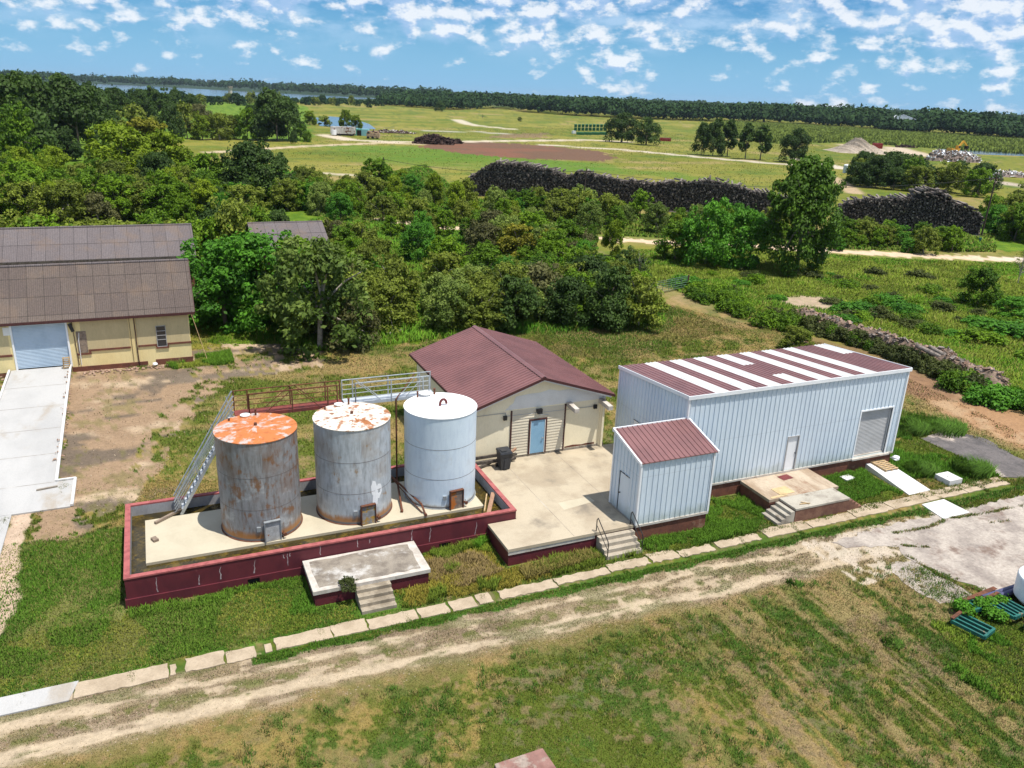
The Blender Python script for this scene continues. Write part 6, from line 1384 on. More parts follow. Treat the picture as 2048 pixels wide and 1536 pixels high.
T('bare', 1272, 590, 95, 'leafless pale-limbed tree standing between the thicket and the farm gate', wide=1.0)
T('dark', 1215, 655, 120, 'dark bronze-leaved tree at the right end of the thicket front', wide=.8)
T('olive', 1275, 652, 100, 'brown-olive shrub tree at the far right end of the thicket front', wide=.9)
T('pale', 905, 660, 100, 'pale grey-green vine-covered shrub directly behind the maroon roof', wide=1.2)
T('yellow', 1035, 525, 75, 'yellow-crowned tree in the middle of the thicket', wide=1.1)
T('yellow', 1100, 530, 70, 'second yellow-crowned tree, right of the first in the thicket', wide=1.0)
T('yellow', 305, 360, 105, 'tree with a bright yellow top rising over the woods behind the yellow building', wide=.95)
T('willow', 335, 385, 110, 'broad feathery tree just right of the yellow-topped tree', wide=1.1)
T('willow', 250, 395, 130, 'largest feathery yellow-green tree below the yellow-topped tree', wide=1.1)
T('dark', 505, 405, 112, 'dark green multi-crowned tree standing against the pasture above the shed', wide=.9)
T('dark', 555, 410, 92, 'dark tree right beside the multi-crowned tree above the shed', wide=.9)
T('green', 755, 402, 78, 'rounded green tree around the left utility pole', wide=1.0)
T('willow', 868, 415, 68, 'upright willow left of the long black timber stack', wide=.7)
T('willow', 700, 420, 60, 'low feathery tree left of the rounded green tree', wide=1.2)
T('oak', 1243, 285, 56, 'larger round oak in the pasture beside the green bins', wide=.92)
T('oak', 1292, 290, 52, 'smaller round oak right of the larger one', wide=.78)
T('dark', 1402, 310, 60, 'leftmost tall tree of the pasture clump beside the track', wide=.6); T('dark', 1425, 312, 68, 'tallest tree of the pasture clump beside the track', wide=.62)
T('columnar', 1454, 313, 68, 'narrow dark tree in the middle of the pasture clump'); T('columnar', 1490, 318, 66, 'narrow dark tree right of the middle of the pasture clump'); T('columnar', 1520, 320, 64, 'last narrow tree of the pasture clump, with a gap to its right')
T('oak', 1588, 325, 62, 'isolated rounded tree at the right end of the pasture clump', wide=.85)
T('dark', 880, 224, 20, 'small round tree alone on the pasture before the far forest'); T('bare', 965, 238, 9, 'tiny bare bush on the open pasture'); T('farolive', 1040, 243, 9, 'tiny round bush with debris on the open pasture')
T('willow', 620, 250, 26, 'willow at the left bank of the pond', wide=1.2); T('farolive', 648, 251, 18, 'low shrub on the near bank of the pond', wide=1.3); T('willow', 692, 256, 34, 'tallest willow on the right bank of the pond', wide=1.0); T('willow', 712, 258, 26, 'second willow on the right bank of the pond', wide=1.1)
T('green', 1955, 610, 66, 'dark green round shrub in the rough field at the right', wide=1.15, cat='shrub', name='shrub')
T('bare', 2035, 570, 62, 'leafless white-limbed shrub at the right edge of the rough field', wide=.6)
T('vivid', 2030, 640, 40, 'spreading bright shrub at the right edge of the rough field', wide=1.8, cat='shrub', name='shrub')
T('olive', 1590, 700, 45, 'scrubby bush at the left end of the wood-chip ridge', wide=1.1, cat='shrub', name='shrub')
# --- hand-placed rows: woods left of and beyond the pasture
LW = [('dark', 20, 325, 150), ('dark', 75, 300, 130), ('dark', 120, 290, 115), ('dark', 160, 303, 132), ('green', 45, 345, 120), ('dark', -40, 320, 150), ('green', 5, 300, 110), ('dark', 100, 262, 80), ('dark', 60, 250, 74),
      ('dark', 200, 268, 84), ('dark', 235, 262, 78), ('farolive', 268, 272, 58), ('dark', 285, 250, 66), ('dark', 318, 248, 66), ('dark', 352, 240, 58), ('farolive', 375, 278, 68), ('dark', 345, 282, 70), ('brown', 400, 262, 52), ('willow', 405, 280, 48), ('olive', 440, 280, 52), ('olive', 462, 278, 46),
      ('green', 495, 280, 60), ('dark', 530, 280, 84), ('dark', 555, 282, 98), ('dark', 578, 280, 76), ('dark', 505, 262, 50), ('green', 600, 282, 34), ('dark', 588, 288, 26), ('green', 615, 284, 22), ('dark', 175, 240, 66), ('dark', 145, 235, 62), ('green', 218, 240, 50), ('olive', 185, 290, 26), ('green', 215, 292, 26), ('green', 240, 290, 22), ('dark', 385, 232, 40), ('olive', 310, 275, 40), ('dark', 130, 322, 60)]
for i, (k, u, v, h) in enumerate(LW):
    lb = '%s tree in the belt of old trees at upper left'; REG.append((u, lb, KN[k], T(k, u, v, h*.93, lb % KN[k], 'old trees at the upper left, %s' % KN[k].split()[-1], TR_N.uniform(.75, .95))))
for i in range(34):   # tree row along the lake
    u = 190+i*17.5+TR_N.uniform(-6, 6); v = 208+ (u-200)*.006+TR_N.uniform(-3, 4); h = TR_N.uniform(15, 26) if u < 560 else TR_N.uniform(9, 18)
    k = TR_N.choice(['far', 'far', 'farolive']); lb = '%s tree in the row between pasture and lake'; REG.append((u, lb, KN[k], T(k, u, v, h, lb % KN[k], 'row of trees before the lake, %s' % KN[k].split()[1], TR_N.uniform(.8, 1.1))))
# --- thickets: scattered individuals
def scatter(poly_px, n, keys, hr, label, group, seed, gap=1.0, holes=(), wide=(.9, 1.25), nm=None):
    nm = nm or ('shrub' if 'shrub' in label or 'bush' in label else 'tree')
    r_ = random.Random(seed); poly = P_(poly_px); us = [p[0] for p in poly_px]; vs_ = [p[1] for p in poly_px]; got = []; HP = [P_(h) for h in holes]; tries = 0
    while len(got) < n and tries < n*80:
        tries += 1; u = r_.uniform(min(us), max(us)); v = r_.uniform(min(vs_), max(vs_)); x, y = G(u, v)
        a = np.array([x]); b = np.array([y])
        if not inpoly(a, b, poly)[0] or any(inpoly(a, b, h)[0] for h in HP): continue
        H = r_.uniform(*hr); 
        if any((x-g[0])**2+(y-g[1])**2 < (gap*(H+g[2])*.23)**2 for g in got): continue
        got.append((x, y, H)); k = r_.choice(keys)
        REG.append((u, label, KN[k], tree(k, x, y, H, label % KN[k], group % KN[k].split()[-1], r_.uniform(*wide), nm, nm)))
    return got
BARE1 = [(790, 640), (830, 600), (800, 560), (740, 540), (700, 500), (760, 470), (830, 520), (870, 560), (860, 640)]
BARE2 = [(830, 500), (900, 480), (960, 500), (970, 560), (900, 560), (850, 540)]
g1 = scatter([(600, 660), (640, 690), (780, 688), (860, 664), (1000, 660), (1120, 655), (1240, 640), (1290, 620), (1280, 580), (1180, 560), (1120, 600), (850, 610), (700, 600)], 44, ['olive', 'olive', 'green', 'pale', 'brown', 'olive', 'dark'], (3.4, 5.2), '%s shrub-tree in the front rank of the thicket', 'front rank of the thicket, %s', 5, .80, [[(790, 690), (790, 620), (850, 600), (862, 660)]], (.85, 1.1))
g2 = scatter([(600, 600), (1200, 590), (1190, 530), (1130, 500), (1080, 482), (860, 462), (700, 450), (640, 500)], 66, ['olive', 'olive', 'green', 'pale', 'brown', 'green', 'vivid'], (2.8, 5.2), '%s shrub-tree in the heart of the tangled thicket', 'heart of the thicket, %s', 6, .80, [BARE1, BARE2], (.85, 1.15))
g3 = scatter([(400, 560), (640, 560), (650, 500), (560, 498), (420, 520)], 12, ['green', 'vivid', 'pale', 'olive'], (3.0, 4.4), '%s tree before the half-hidden shed', 'trees before the half-hidden shed, %s', 7, .9, (), (.85, 1.1))
g4 = scatter([(640, 446), (850, 446), (1120, 462), (1320, 472), (1480, 482), (1640, 492), (1660, 484), (1500, 462), (1200, 430), (920, 415), (850, 385), (640, 375)], 80, ['green', 'olive', 'vivid', 'willow', 'green', 'pale', 'olive'], (2.8, 5.6), '%s tree between dirt road and timber stack', 'strip before the timber stack, %s', 8, .95, (), (.8, 1.1))
g5 = scatter([(-60, 450), (380, 440), (440, 425), (430, 385), (420, 375), (180, 362), (-60, 350)], 50, ['green', 'willow', 'willow', 'olive', 'dark', 'green', 'green'], (4.8, 8.4), '%s tree in woods behind the grey-roofed shed', 'woods behind the grey-roofed shed, %s', 9, .9, (), (.85, 1.1))
g5c = scatter([(430, 440), (560, 428), (660, 415), (650, 385), (440, 395)], 30, ['green', 'vivid', 'olive', 'dark'], (3.4, 5.6), '%s bush below the multi-crowned tree above the shed', 'bushes above the shed, %s', 29, .7)
for i in range(22):
    x_ = -19+i*1.25; kk = TR_N.choice(['olive', 'olive', 'brown', 'green']); REG.append((i, '%s shrub close behind the grey shed roof', KN[kk], tree(kk, x_, 57+TR_N.uniform(0, 4.5), TR_N.uniform(5.6, 7.4), '%s shrub close behind the grey shed roof' % KN[kk], 'shrubs close behind the grey shed, '+KN[kk].split()[-1], 1.0, 'shrub', 'shrub')))
for u_, v_, h_, k_ in ((470, 560, 150, 'olive'), (520, 545, 120, 'green'), (590, 560, 105, 'olive'), (560, 520, 95, 'dark')):
    T(k_, u_, v_, h_, {470: 'leftmost olive', 520: 'mid-green', 590: 'rightmost olive', 560: 'small dark'}[u_]+' tree overlapping the roof of the half-hidden shed', 'trees over the half-hidden shed roof', .7)
g5b = scatter([(-60, 452), (380, 441), (370, 425), (-60, 418)], 44, ['olive', 'brown', 'olive', 'green'], (4.0, 6.2), '%s shrub along the grey shed roof', 'shrubs along the grey shed, %s', 19, .8)
g6 = scatter([(1640, 500), (1760, 505), (1900, 508), (1910, 500), (1850, 482), (1700, 476), (1640, 484)], 24, ['green', 'vivid', 'olive', 'green'], (1.8, 4.0), '%s bush below the right-hand timber stack', 'bushes below the right timber stack, %s', 10, .9)
g7 = scatter([(1700, 372), (1720, 350), (1800, 352), (1900, 372), (1965, 380), (1960, 400), (1880, 388), (1780, 380)], 22, ['dark', 'dark', 'olive', 'green'], (5.0, 8.5), '%s tree in the clump above the right timber stack', 'clump above the right timber stack, %s', 11, .8)
g8 = scatter([(1985, 500), (2100, 510), (2120, 420), (1990, 425), (1975, 450)], 16, ['green', 'olive', 'vivid', 'willow'], (4.0, 7.5), '%s tree at the right edge behind the utility pole', 'trees right of the pole, %s', 12, .85)
# shrubs
KN['scrub'] = 'low brownish'; KN['bush'] = 'low leafy'; KN['bushv'] = 'low bright'
g9 = scatter([(1390, 590), (1340, 540), (1600, 525), (2100, 560), (2100, 720), (1900, 700), (1700, 650), (1560, 610)], 60, ['bush', 'bushv', 'scrub', 'bush'], (.45, 1.2), '%s shrub in the rough field right of the gate', 'shrubs in the rough field, %s', 13, .9, (), (1.1, 2.2))
g10 = scatter([(1380, 590), (1450, 630), (1560, 660), (1600, 690), (1620, 680), (1500, 620), (1420, 580)], 20, ['bush', 'bush'], (.9, 1.6), '%s shrub in the hedge beside the gate', 'hedge by the gate, %s', 14, .8)
for i in range(46):
    t_ = i/45; q = t_*seg[-1]*.97; x = np.interp(q, seg, pl_[:, 0])-TR_N.uniform(.9, 1.7); y = np.interp(q, seg, pl_[:, 1])+TR_N.uniform(-.3, .3); x -= .35
    if TR_N.random() < .85: tree('scrub' if TR_N.random() < .85 else 'bush', x, y, TR_N.uniform(.8, 1.4), 'low dark weed bush on the lane side of the wood-chip ridge', 'weed bushes on the chip ridge', TR_N.uniform(.7, 1.0), 'shrub', 'shrub')
g11 = scatter([(1870, 770), (1960, 760), (2100, 800), (2100, 860), (1960, 800)], 14, ['bush', 'bushv'], (.6, 1.5), '%s weed bush beyond the chip ridge end', 'weed bushes at the ridge end, %s', 15, 1.0)
ORD = 'leftmost second third fourth fifth sixth seventh eighth ninth tenth eleventh twelfth thirteenth fourteenth fifteenth sixteenth seventeenth eighteenth nineteenth twentieth twenty-first twenty-second twenty-third twenty-fourth twenty-fifth twenty-sixth twenty-seventh twenty-eighth twenty-ninth thirtieth thirty-first thirty-second thirty-third thirty-fourth thirty-fifth thirty-sixth thirty-seventh thirty-eighth thirty-ninth fortieth'.split()
by = {}
for u, lb, kn, o in REG: by.setdefault((lb, kn), []).append((u, o))
for (lb, kn), L_ in by.items():
    L_.sort(key=lambda q: q[0]); 
    if len(L_) > 40 or len(L_) < 2: continue
    for i, (u, o) in enumerate(L_):
        w_ = 'leftmost ' if i == 0 else 'rightmost ' if i == len(L_)-1 else ORD[i]+' from left, '
        o['label'] = w_+(lb % kn)
for u, v, h, lb in ((697, 1170, 22, 'small weed bush growing from the top step of the loading platform'), ):
    q = on(u, v, .75); r = tree('scrub', q[0], q[1], .32, lb, None, 1.3, 'weed', 'weed'); r.location.z = .72

# ================================================================== FAR FOREST (reads as one mass)
def forest(name, label, base_px, n, hr, depth, seed, leaf=1.9, per=46):
    rng = np.random.default_rng(seed); bu = [p[0] for p in base_px]; bv = [p[1] for p in base_px]
    u = rng.uniform(bu[0], bu[-1], n); v = np.interp(u, bu, bv); t_ = rng.random(n)**1.6; t_[:n//3] *= .04
    P0 = np.array([on(a, b)[:2] for a, b in zip(u, v)]); d = P0-CAM[:2]; k = 1+t_*depth; P = CAM[:2]+d*k[:, None]+rng.normal(0, 3, (n, 2))
    Hh = rng.uniform(hr[0]*.8, hr[1]*1.12, n)*(1+.45*(vnoise(P[:, 0], P[:, 1], .012, 5)-.5)*2); Rw = Hh*rng.uniform(.34, .5, n)*np.clip(k, 1, 1.5)
    Hh = np.where((np.abs(u-1808) < 42) & (k < 1.35), Hh*.5, Hh)
    tone = rng.random(n)*.8+.1
    dd = rng.normal(size=(n, per, 3)); dd[..., 2] = np.abs(dd[..., 2])*.9-.25; dd /= np.linalg.norm(dd, axis=2)[..., None]
    c = np.concatenate([P, (Hh*.52)[:, None]], 1)[:, None, :]; Pp = c+dd*np.stack([Rw, Rw, Hh*.5], 1)[:, None, :]*(.8+.28*rng.random((n, per, 1)))
    nn = dd+rng.normal(size=dd.shape)*.45; nn /= np.linalg.norm(nn, axis=2)[..., None]
    t1 = np.cross(nn, rng.normal(size=dd.shape)); t1 /= np.linalg.norm(t1, axis=2)[..., None]; t2 = np.cross(nn, t1)
    s_ = (leaf*(.6+.8*rng.random((n, per, 1)))*np.clip(k, 1, 2.2)[:, None, None])
    V = np.stack([Pp-t1*s_, Pp+t2*s_*.7, Pp+t1*s_, Pp-t2*s_*.7], 2).reshape(-1, 3); V[:, 2] = np.maximum(V[:, 2], .1)
    A = np.zeros((n, per, 3)); A[..., 0] = np.clip(tone[:, None]+rng.normal(0, .15, (n, per)), 0, 1); A[..., 1] = rng.random((n, per)); A = np.repeat(A.reshape(-1, 3), 4, axis=0)
    me = npmesh(name, V, np.arange(len(V)).reshape(-1, 4), 'leaf_far', A, 'lc'); o = bpy.data.objects.new(name, me); COL.objects.link(o); tag(o, label, 'forest', None, 'stuff')
forest('far_forest', 'dark green forest stretching across the horizon beyond the pasture', [(760, 209), (800, 213), (900, 220), (1010, 217), (1060, 225), (1160, 232), (1300, 239), (1420, 243), (1560, 248), (1700, 256), (1850, 268), (2048, 279), (2300, 296)], 5200, (10, 15), 3.2, 5, 1.7)
forest('lakeside_forest', 'low dark wood along the far shore of the lake', [(-500, 144), (0, 162.5), (200, 167), (400, 175), (640, 188), (770, 194), (900, 200)], 1500, (15, 22), 1.6, 6, 3.4, 30)
forest('left_woods', 'distant wood at the far left behind the old trees', [(-500, 178), (0, 194), (80, 198)], 160, (5, 8), 1.0, 7, 2.0)
forest('lakeside_scrub', 'ragged scrub line along the near shore of the lake', [(150, 200), (420, 204), (620, 208), (790, 210)], 420, (3, 5.5), .12, 8, 1.4)

# ================================================================== GRASS AND WEEDS
def blades(name, x, y, h, wdt, col, label, cat, seed, z=None, lean=.45, two=True, mat_='grass_blade'):
    rng = np.random.default_rng(seed); n = len(x); a = rng.random(n)*2*math.pi; hh = h*(.6+.7*rng.random(n)); ww = wdt*(.7+.6*rng.random(n))
    lx_, ly_ = np.cos(a), np.sin(a); b = a+math.pi/2+rng.normal(0, .5, n); ox, oy = np.cos(b)*hh*lean*rng.random(n), np.sin(b)*hh*lean*rng.random(n)
    z0 = np.zeros(n) if z is None else z
    p0 = np.stack([x-lx_*ww/2, y-ly_*ww/2, z0-.01], 1); p1 = np.stack([x+lx_*ww/2, y+ly_*ww/2, z0-.01], 1)
    m0 = np.stack([x-lx_*ww*.35+ox*.35, y-ly_*ww*.35+oy*.35, z0+hh*.6], 1); m1 = np.stack([x+lx_*ww*.35+ox*.35, y+ly_*ww*.35+oy*.35, z0+hh*.6], 1)
    t_ = np.stack([x+ox, y+oy, z0+hh*(1-.15*rng.random(n))], 1)
    if two:
        V = np.stack([p0, p1, m1, m0, t_], 1).reshape(-1, 3); k = np.arange(n)[:, None]*5
        F = np.concatenate([k+[0, 1, 2], k+[0, 2, 3], k+[3, 2, 4]], 0); C = np.repeat(col, 5, axis=0)
    else:
        V = np.stack([p0, p1, t_], 1).reshape(-1, 3); k = np.arange(n)[:, None]*3; F = k+[0, 1, 2]; C = np.repeat(col, 3, axis=0)
    me = npmesh(name, V, F, mat_, C, 'gc'); o = bpy.data.objects.new(name, me); COL.objects.link(o); return tag(o, label, cat, None, 'stuff')
def pts_in(poly, n, rng):
    xs = [p[0] for p in poly]; ys = [p[1] for p in poly]; X, Y = [], []; c = 0
    while c < n:
        x = rng.uniform(min(xs), max(xs), n*2); y = rng.uniform(min(ys), max(ys), n*2); m = inpoly(x, y, poly); X.append(x[m]); Y.append(y[m]); c += m.sum()
    return np.concatenate(X)[:n], np.concatenate(Y)[:n]
def clear(x, y):
    """true where nothing solid stands"""
    m = np.ones(len(x), bool)
    for x0, y0, x1, y1 in ((-.1, -.08, 17.15, 6.62), (6.9, -2.6, 12.0, 0), (8.6, -3.8, 10.2, -2.4), (15.6, -2.55, 26.5, 6.4), (20.1, -3.6, 22.2, -2.4), (22.2, -2.6, 26.5, 0), (26.4, -.12, 41.8, 6.8), (30.4, -2.5, 35.2, 0), (31.05, -3.75, 34.75, -2.4), (30.0, -3.7, 35.75, -2.5), (39.4, -3.5, 41.25, 0), (17.1, 6.2, 25.5, 16.3), (42.65, -3.45, 43.8, -2.3), (-16, 9.95, -3.4, 32.2), (-16, 31.9, 4.4, 38), (38.95, -6.2, 41, -4.5), (-20, 46, 5.8, 54)):
        m &= ~((x > x0) & (x < x1) & (y > y0) & (y < y1))
    w_ = (fbm(x, y, 2.5, 61, 3)-.5)*.5
    m &= ~((y+w_*.4 > -4.84) & (y+w_*.4 < -4.05) & (x < 46.4) & (((x*1.0) % 3.4) > .25))
    m &= ~(inpoly(x+w_, y+w_, yd) | ((x > 47) & (x < 50.5) & (y < 2.4) & (y > -4)))
    return m
rng = np.random.default_rng(3)
# short mown turf over the near yard
Xa, Ya = pts_in(P_([(-60, 1570), (-60, 1240), (2110, 1240), (2110, 1570)]), 330000, rng); Xb, Yb = pts_in(P_([(-60, 1240), (-60, 960), (2110, 960), (2110, 1240)]), 420000, rng); Xc, Yc = pts_in(P_([(-60, 960), (-60, 640), (620, 640), (1300, 600), (1700, 700), (2110, 900), (2110, 960)]), 330000, rng)
Xd, Yd = pts_in([(34, -13), (80, -24), (80, -40), (24, -40), (26, -20)], 110000, rng); Xe, Ye = pts_in([(-45, 25), (-45, -20), (-8, -22), (-7, 8), (-16, 30)], 90000, rng)
X_ = np.concatenate([Xa, Xb, Xc, Xd, Xe]); Y_ = np.concatenate([Ya, Yb, Yc, Yd, Ye]); m = clear(X_, Y_); X_, Y_ = X_[m], Y_[m]; C = paint(X_, Y_); lum = C@ARR([.3, .6, .1]); bare = (lum > .27) | ((C[:, 0] > .3)) | (inpoly(X_, Y_, DIRT_YARD) & (C[:, 1] < C[:, 0]*.9)); sel = (~bare) | (rng.random(len(X_)) < .06)
X_, Y_, C = X_[sel], Y_[sel], C[sel]; r = np.hypot(X_-CAM[0], Y_-CAM[1]); hue = rng.random((len(X_), 1)); g = (C[:, 1] > C[:, 0]*1.12)
C = C*(.55+1.05*rng.random((len(X_), 1))); C = np.where((hue < .09), ARR([[.26, .20, .08]])*(.6+.6*rng.random((len(X_), 1))), C); C = np.where((hue > .90), ARR([[.06, .13, .015]]), C)
hh = np.where(g, .085, .045)*(.6+.9*fbm(X_, Y_, 1.3, 71, 3))*np.clip(r/30, .8, 1.8)
blades('mown_grass', X_, Y_, hh, .030*np.clip(r/26, .8, 2.6), C, 'short patchy mown grass over the yard', 'grass', 1, None, 1.0, False)
# scattered taller tufts in the mown yard
tx, ty = pts_in(P_([(-60, 1570), (-60, 1430), (600, 1300), (1300, 1190), (1800, 1120), (2110, 1250), (2110, 1570)]), 2600, rng); sel = (fbm(tx, ty, .35, 95, 4) > .47) & (ty < -8.3); tx, ty = tx[sel], ty[sel]
n_ = 26; X_ = (tx[:, None]+rng.normal(0, .085, (len(tx), n_))).ravel(); Y_ = (ty[:, None]+rng.normal(0, .085, (len(tx), n_))).ravel()
tc = np.where(rng.random((len(tx), 1)) < .3, ARR([[.23, .19, .07]]), ARR([[.055, .115, .016]]))*(.7+.7*rng.random((len(tx), 1)))
blades('grass_tufts', X_, Y_, np.full(len(X_), .14), .022, np.repeat(tc, n_, axis=0)*(.7+.6*rng.random((len(X_), 1))), 'taller green and straw tufts scattered over the mown yard', 'grass', 12, None, 1.2, True)
# taller grass: along walls, strips, margins
TALL = [([(0.0, -.1), (17, -.1), (17, -.8), (6.9, -.9), (-.3, -.9)], 10000, .26, (.065, .150, .014)), ([(-7, -.5), (8.6, -.5), (8.6, -3.95), (-7, -3.95)], 42000, .17, (.068, .145, .016)), ([(5.5, -2.7), (7, -1), (7, -3.9), (5.0, -3.9)], 2500, .24, (.05, .14, .012)), ([(10.3, -.1), (15.6, -.1), (15.6, -2.6), (20.0, -2.6), (22.1, -3.7), (14.6, -4.1), (13.9, -3.9), (10.3, -4.0)], 30000, .42, (.085, .145, .016)),
        ([(22.3, -2.6), (26.5, -2.6), (26.5, -.2), (30.4, -.2), (30.4, -2.4), (28.5, -3.9), (22.6, -3.9)], 24000, .30, (.055, .140, .012)), ([(35.3, -.15), (39.4, -.15), (39.3, -3.3), (37.3, -3.7), (35.8, -3.2)], 17000, .30, (.05, .14, .012)), ([(41.3, 1.5), (47, 3), (47, -3.5), (43.8, -3.45), (43.8, -2.3), (42.6, -2.3), (41.3, -2.0)], 22000, .34, (.05, .145, .012)),
        ([(4.2, -4.8), (30, -4.6), (46, -4.5), (47, -5.0), (30, -5.15), (4.2, -5.35)], 26000, .13, (.05, .125, .012)), ([(-8, 7), (-.2, 7), (-.2, -3.9), (-8, -4)], 24000, .15, (.055, .14, .012)), ([(4.4, 33), (7.2, 34), (7.2, 30.5), (3.0, 30.4), (2.2, 31.6), (4.3, 31.7)], 9000, .5, (.07, .17, .015)),
        ([(28.5, -14.8), (33.8, -14.6), (37.5, -14.0), (37.5, -19), (29, -17)], 22000, .38, (.06, .16, .014)), ([(30.5, -12.3), (34, -13), (34, -14.8), (30, -15)], 11000, .32, (.055, .16, .012)), ([(42, 3), (49, 7), (51, 4.5), (50.5, 2.8), (45, 2.8)], 16000, .45, (.05, .13, .015)),
        ([(12, -.1), (13.2, -.1), (13.2, -.7), (12, -.7)], 1500, .25, (.05, .15, .012)), ([(14.8, -.1), (15.6, -.1), (15.6, -1.2), (14.6, -.9)], 3000, .55, (.06, .17, .012))]
Xs, Ys, Hs_, Cs = [], [], [], []
for poly, n, h, c in TALL:
    x, y = pts_in([(a+np.sign(a-np.mean([p[0] for p in poly]))*.0, b) for a, b in poly], n, rng); wv = (fbm(x, y, 1.4, 83, 3)-.5)*1.6; m = clear(x, y) & (inpoly(x+wv, y+wv*.8, poly) | (rng.random(len(x)) < .12)); x, y = x[m], y[m]; q = fbm(x, y, .8, 81, 4)
    cc = ARR([c])*ARR([[1.35, 1.12, 1.2]])*(.65+.8*rng.random((len(x), 1))); cc = cc*(1+.35*(q[:, None]-.5)*2)
    dq = fbm(x, y, .42, 87, 4); cc = np.where((dq > .56)[:, None], cc*ARR([[1.9, 1.15, 1.6]]), cc)
    Xs.append(x); Ys.append(y); Hs_.append(h*.8*(.25+1.2*q)*np.where(dq > .56, .5, 1)); Cs.append(cc)
x, y = pts_in([(12.3, -1.0), (14.6, -1.0), (15.3, -2.8), (13.2, -3.4), (12.0, -2.4)], 8000, rng); Xs.append(x); Ys.append(y); Hs_.append(np.full(len(x), .55)*fbm(x, y, .9, 5)); Cs.append(ARR([[.27, .20, .085]])*(.6+.7*rng.random((len(x), 1))))
x, y = pts_in([(16, -2.9), (19.6, -2.7), (20, -3.4), (16, -3.8)], 4500, rng); Xs.append(x); Ys.append(y); Hs_.append(np.full(len(x), .32)); Cs.append(ARR([[.24, .20, .06]])*(.6+.7*rng.random((len(x), 1))))
X_, Y_, H_, C = map(np.concatenate, (Xs, Ys, Hs_, Cs))
blades('tall_grass', X_, Y_, H_, .035, C, 'tall grass and seeding weeds against walls, platforms and paths', 'grass', 2, None, .7, True)
# grass in the cracks of the yard slab
cr_ = [[(35.2, -6.3), (37.4, -6.5), (39.6, -6.2), (42.5, -6.5)], [(42.5, -6.5), (45, -6.4), (50, -6.2)], [(34.1, -8.2), (34.2, -10.4), (35.2, -12.2)], [(41.0, -7.2), (42.3, -7.5)], [(34.6, -7.4), (35.8, -8.0)]]
Xs, Ys = [], []
for P in cr_:
    for (xa, ya), (xb, yb) in zip(P[:-1], P[1:]):
        n_ = int(math.hypot(xb-xa, yb-ya)*260); t__ = rng.random(n_); X1 = xa+(xb-xa)*t__; Y1 = ya+(yb-ya)*t__; g__ = rng.random(n_) < np.clip((fbm(X1, Y1, 1.3, 97, 3)-.3)*3, 0, 1); Xs.append((X1+rng.normal(0, .035, n_)+.25*(fbm(X1, Y1, .7, 98, 2)-.5))[g__]); Ys.append((Y1+rng.normal(0, .06, n_)+.25*(fbm(Y1, X1, .7, 99, 2)-.5))[g__])
X_, Y_ = np.concatenate(Xs), np.concatenate(Ys); cc = np.where(rng.random((len(X_), 1)) < .4, ARR([[.22, .16, .07]]), ARR([[.07, .12, .02]]))*(.6+.8*rng.random((len(X_), 1)))
blades('crack_grass', X_, Y_, np.full(len(X_), .09), .03, cc, 'thin lines of grass in the cracks of the concrete yard', 'grass', 14, np.full(len(X_), .02), 1.2)
# clumps of coarse cane grass
def cane(u, v, n, R, h, label):
    x, y = G(u, v); rg = np.random.default_rng(int(u)); a = rg.random(n)*6.28; q = R*rg.random(n)**.6; c = ARR([[.065, .135, .018]])*(.45+1.1*rg.random((n, 1)))
    blades('grass_clump', x+q*np.cos(a), y+q*np.sin(a), h*(1-.4*(q/R)), .05, c, label, 'grass clump', int(u), None, .9).pop('kind')
cane(1940, 945, 1500, 1.1, 1.1, 'big arching clump of coarse grass beside the blackened slab'); cane(1840, 945, 900, .9, .8, 'coarse grass clump left of the concrete chamber'); cane(1815, 860, 1100, 1.3, .9, 'coarse grass clump at the foot of the warehouse corner')
cane(1870, 855, 1500, 1.9, .8, 'wide band of coarse grass between the warehouse and the dirt lane'); cane(1590, 1170, 150, .4, .28, 'small arching grass tuft on the mown yard'); cane(1785, 1290, 150, .45, .3, 'grass tuft on the mown yard towards the scrap frames')
# rank undergrowth: thicket floor, rough field, far weeds
def rough(poly, n, h, cols, seed, name, label, thin=0, wdt=.09):
    rg = np.random.default_rng(seed); x, y = pts_in(poly, n, rg); m = clear(x, y); x, y = x[m], y[m]
    m = dpath(x, y, ROADX) > 2.6; m &= dpath(x, y, SPUR) > 1.0; gx, gy = G(1620, 605); m &= np.hypot((x-gx)/4.5, (y-gy)/3)+(fbm(x, y, .6, 63, 4)-.5)*1.1 > .75; m &= ~((dpath(x, y, ORANGE) < 2.2)); x, y = x[m], y[m]
    q = fbm(x, y, .45, seed, 4); q2 = fbm(x, y, .14, seed+7, 4); r = np.hypot(x-CAM[0], y-CAM[1])
    c = np.where((q2 > .5)[:, None], ARR([cols[0]]), ARR([cols[1]])); c = np.where((rg.random(len(x)) < .16)[:, None], ARR([cols[2]]), c)*(.55+.9*rg.random((len(x), 1)))
    c = c*(1+.5*(q[:, None]-.5)*2)
    blades(name, x, y, h*(.25+1.5*q**1.5), wdt*np.clip(r/90, .7, 2.2), c, label, 'undergrowth', seed, None, .9, True)
rough(P_([(1390, 600), (1310, 570), (1260, 500), (1500, 498), (1800, 520), (2500, 545), (2500, 900), (2120, 870), (1960, 770), (1800, 700), (1620, 650), (1500, 625)]), 240000, .36, [(.095, .200, .014), (.160, .220, .025), (.24, .24, .06)], 201, 'field_weeds', 'rank weeds and grass of the rough field right of the gate', wdt=.07)
rough(P_([(390, 650), (640, 704), (960, 672), (1110, 668), (1330, 650), (1330, 600), (1290, 550), (1100, 475), (860, 455), (640, 440), (400, 500)]), 150000, .6, [(.070, .175, .014), (.110, .230, .018), (.14, .16, .03)], 202, 'undergrowth', 'bright green brambles and weeds filling gaps in the thicket', wdt=.11)
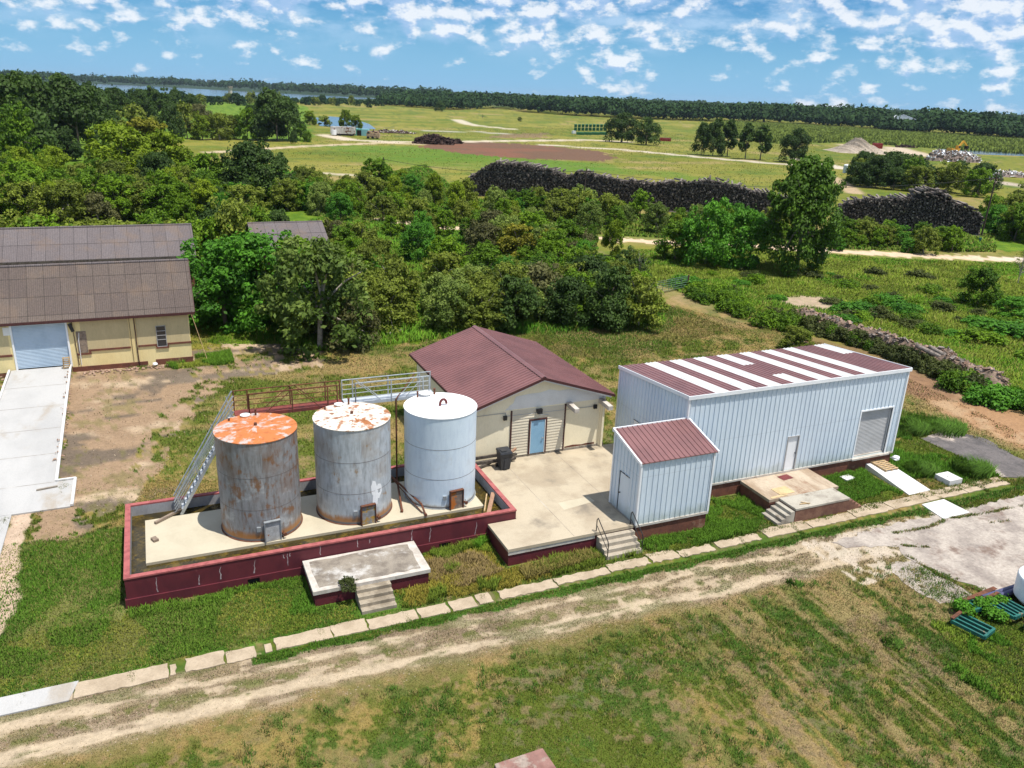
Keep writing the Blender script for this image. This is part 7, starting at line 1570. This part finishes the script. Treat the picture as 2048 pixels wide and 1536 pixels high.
rough(P_([(640, 440), (1300, 475), (1700, 500), (1990, 505), (1990, 470), (1700, 470), (930, 396), (850, 330), (640, 380)]), 80000, .6, [(.075, .165, .014), (.11, .18, .02), (.19, .18, .05)], 203, 'undergrowth', 'weeds under the strip of trees before the timber stack', wdt=.15)
rough(P_([(1100, 668), (1340, 590), (1400, 600), (1500, 650), (1250, 720), (950, 700)]), 30000, .22, [(.07, .13, .016), (.16, .15, .04), (.24, .19, .08)], 204, 'yard_weeds', 'longer grass behind the warehouse at the thicket edge', wdt=.07)
rg = np.random.default_rng(10); x, y = pts_in(P_([(430, 300), (640, 262), (1150, 252), (1640, 290), (1960, 340), (1960, 380), (1700, 372), (1480, 372), (1000, 318), (900, 380), (640, 380), (430, 345)]), 60000, rg); q = fbm(x*.6, y, .05, 24, 4); s2 = rg.random(len(x)) < q**2*1.6; x, y = x[s2], y[s2]; s2 = ~inpoly(x, y, RED_FIELD); x, y = x[s2], y[s2]
for P, w_, col in FAR_TRACKS: s2 = dpath(x, y, P) > w_*.8; x, y = x[s2], y[s2]
c = np.where(rg.random((len(x), 1)) < .5, ARR([[.10, .135, .025]]), ARR([[.19, .18, .05]]))*(.6+.8*rg.random((len(x), 1))); blades('pasture_weeds', x, y, .28*(.4+rg.random(len(x))), .22, c, 'low weeds and tufts scattered over the open pasture', 'weeds', 10, None, 1.3)
rg = np.random.default_rng(9); x, y = pts_in(MARSH, 70000, rg); c = ARR([[.15, .20, .035]])*(.6+.8*rg.random((len(x), 1))); blades('marsh_reeds', x, y, 1.8*(.5+fbm(x, y, .03, 3, 3)), .8, c, 'tall yellow-green reeds of the marsh before the far forest', 'reeds', 9, None, .5)
# leaves of the creeper over the scrap frames
cl = [((32.3+.5*i*.6+rg.normal()*.2, -13.1+rg.normal()*.35, .34+.12*rg.random()), .30, .6) for i in range(7)]
V, F, A = leafset(rg, cl, 3800, .075, 1.2, 1.0); me = npmesh('creeper', V, F, 'leaf_vivid', A, 'lc'); o = bpy.data.objects.new('creeper', me); COL.objects.link(o); tag(o, 'bright green creeper growing over the teal frames', 'creeper')
# small stones and litter
mb = MB(); r_ = random.Random(8)
for i in range(1100):
    x = r_.uniform(-10, 34); y = -5.4-r_.uniform(0, 2.8); rock(mb, x, y, .005, r_.uniform(.010, .028), i)
for i in range(500): u, v = r_.uniform(110, 400), r_.uniform(740, 1060); x, y = G(u, v); 
for i in range(700):
    u = r_.uniform(60, 420); v = r_.uniform(740, 1080); x, y = G(u, v)
    if x < -3 or (0 < x < 17 and y < 6.6): continue
    if i % 2: rock(mb, x, y, .01, r_.uniform(.015, .045), i)
mk('loose_stones', mb, 'walkway_concrete', kind='stuff', label='pale stones scattered on the lime drive and bare soil', cat='stones')

# ================================================================== AIR
hz_ = MB().box(-4200, -200, -1.0, 4600, 6500, 52)
m_, t_, b_ = newmat('haze'); t_.nodes.remove(b_)
pv = N(t_, 'ShaderNodeVolumePrincipled', Color=(0.62, 0.76, 0.92), Density=0.000045); pv.inputs['Anisotropy'].default_value = .2
L(t_, pv.outputs[0], t_.nodes['Material Output'].inputs['Volume'])
mk('haze', hz_, 'haze', kind='stuff', label='thin blue haze of the distant air', cat='haze')
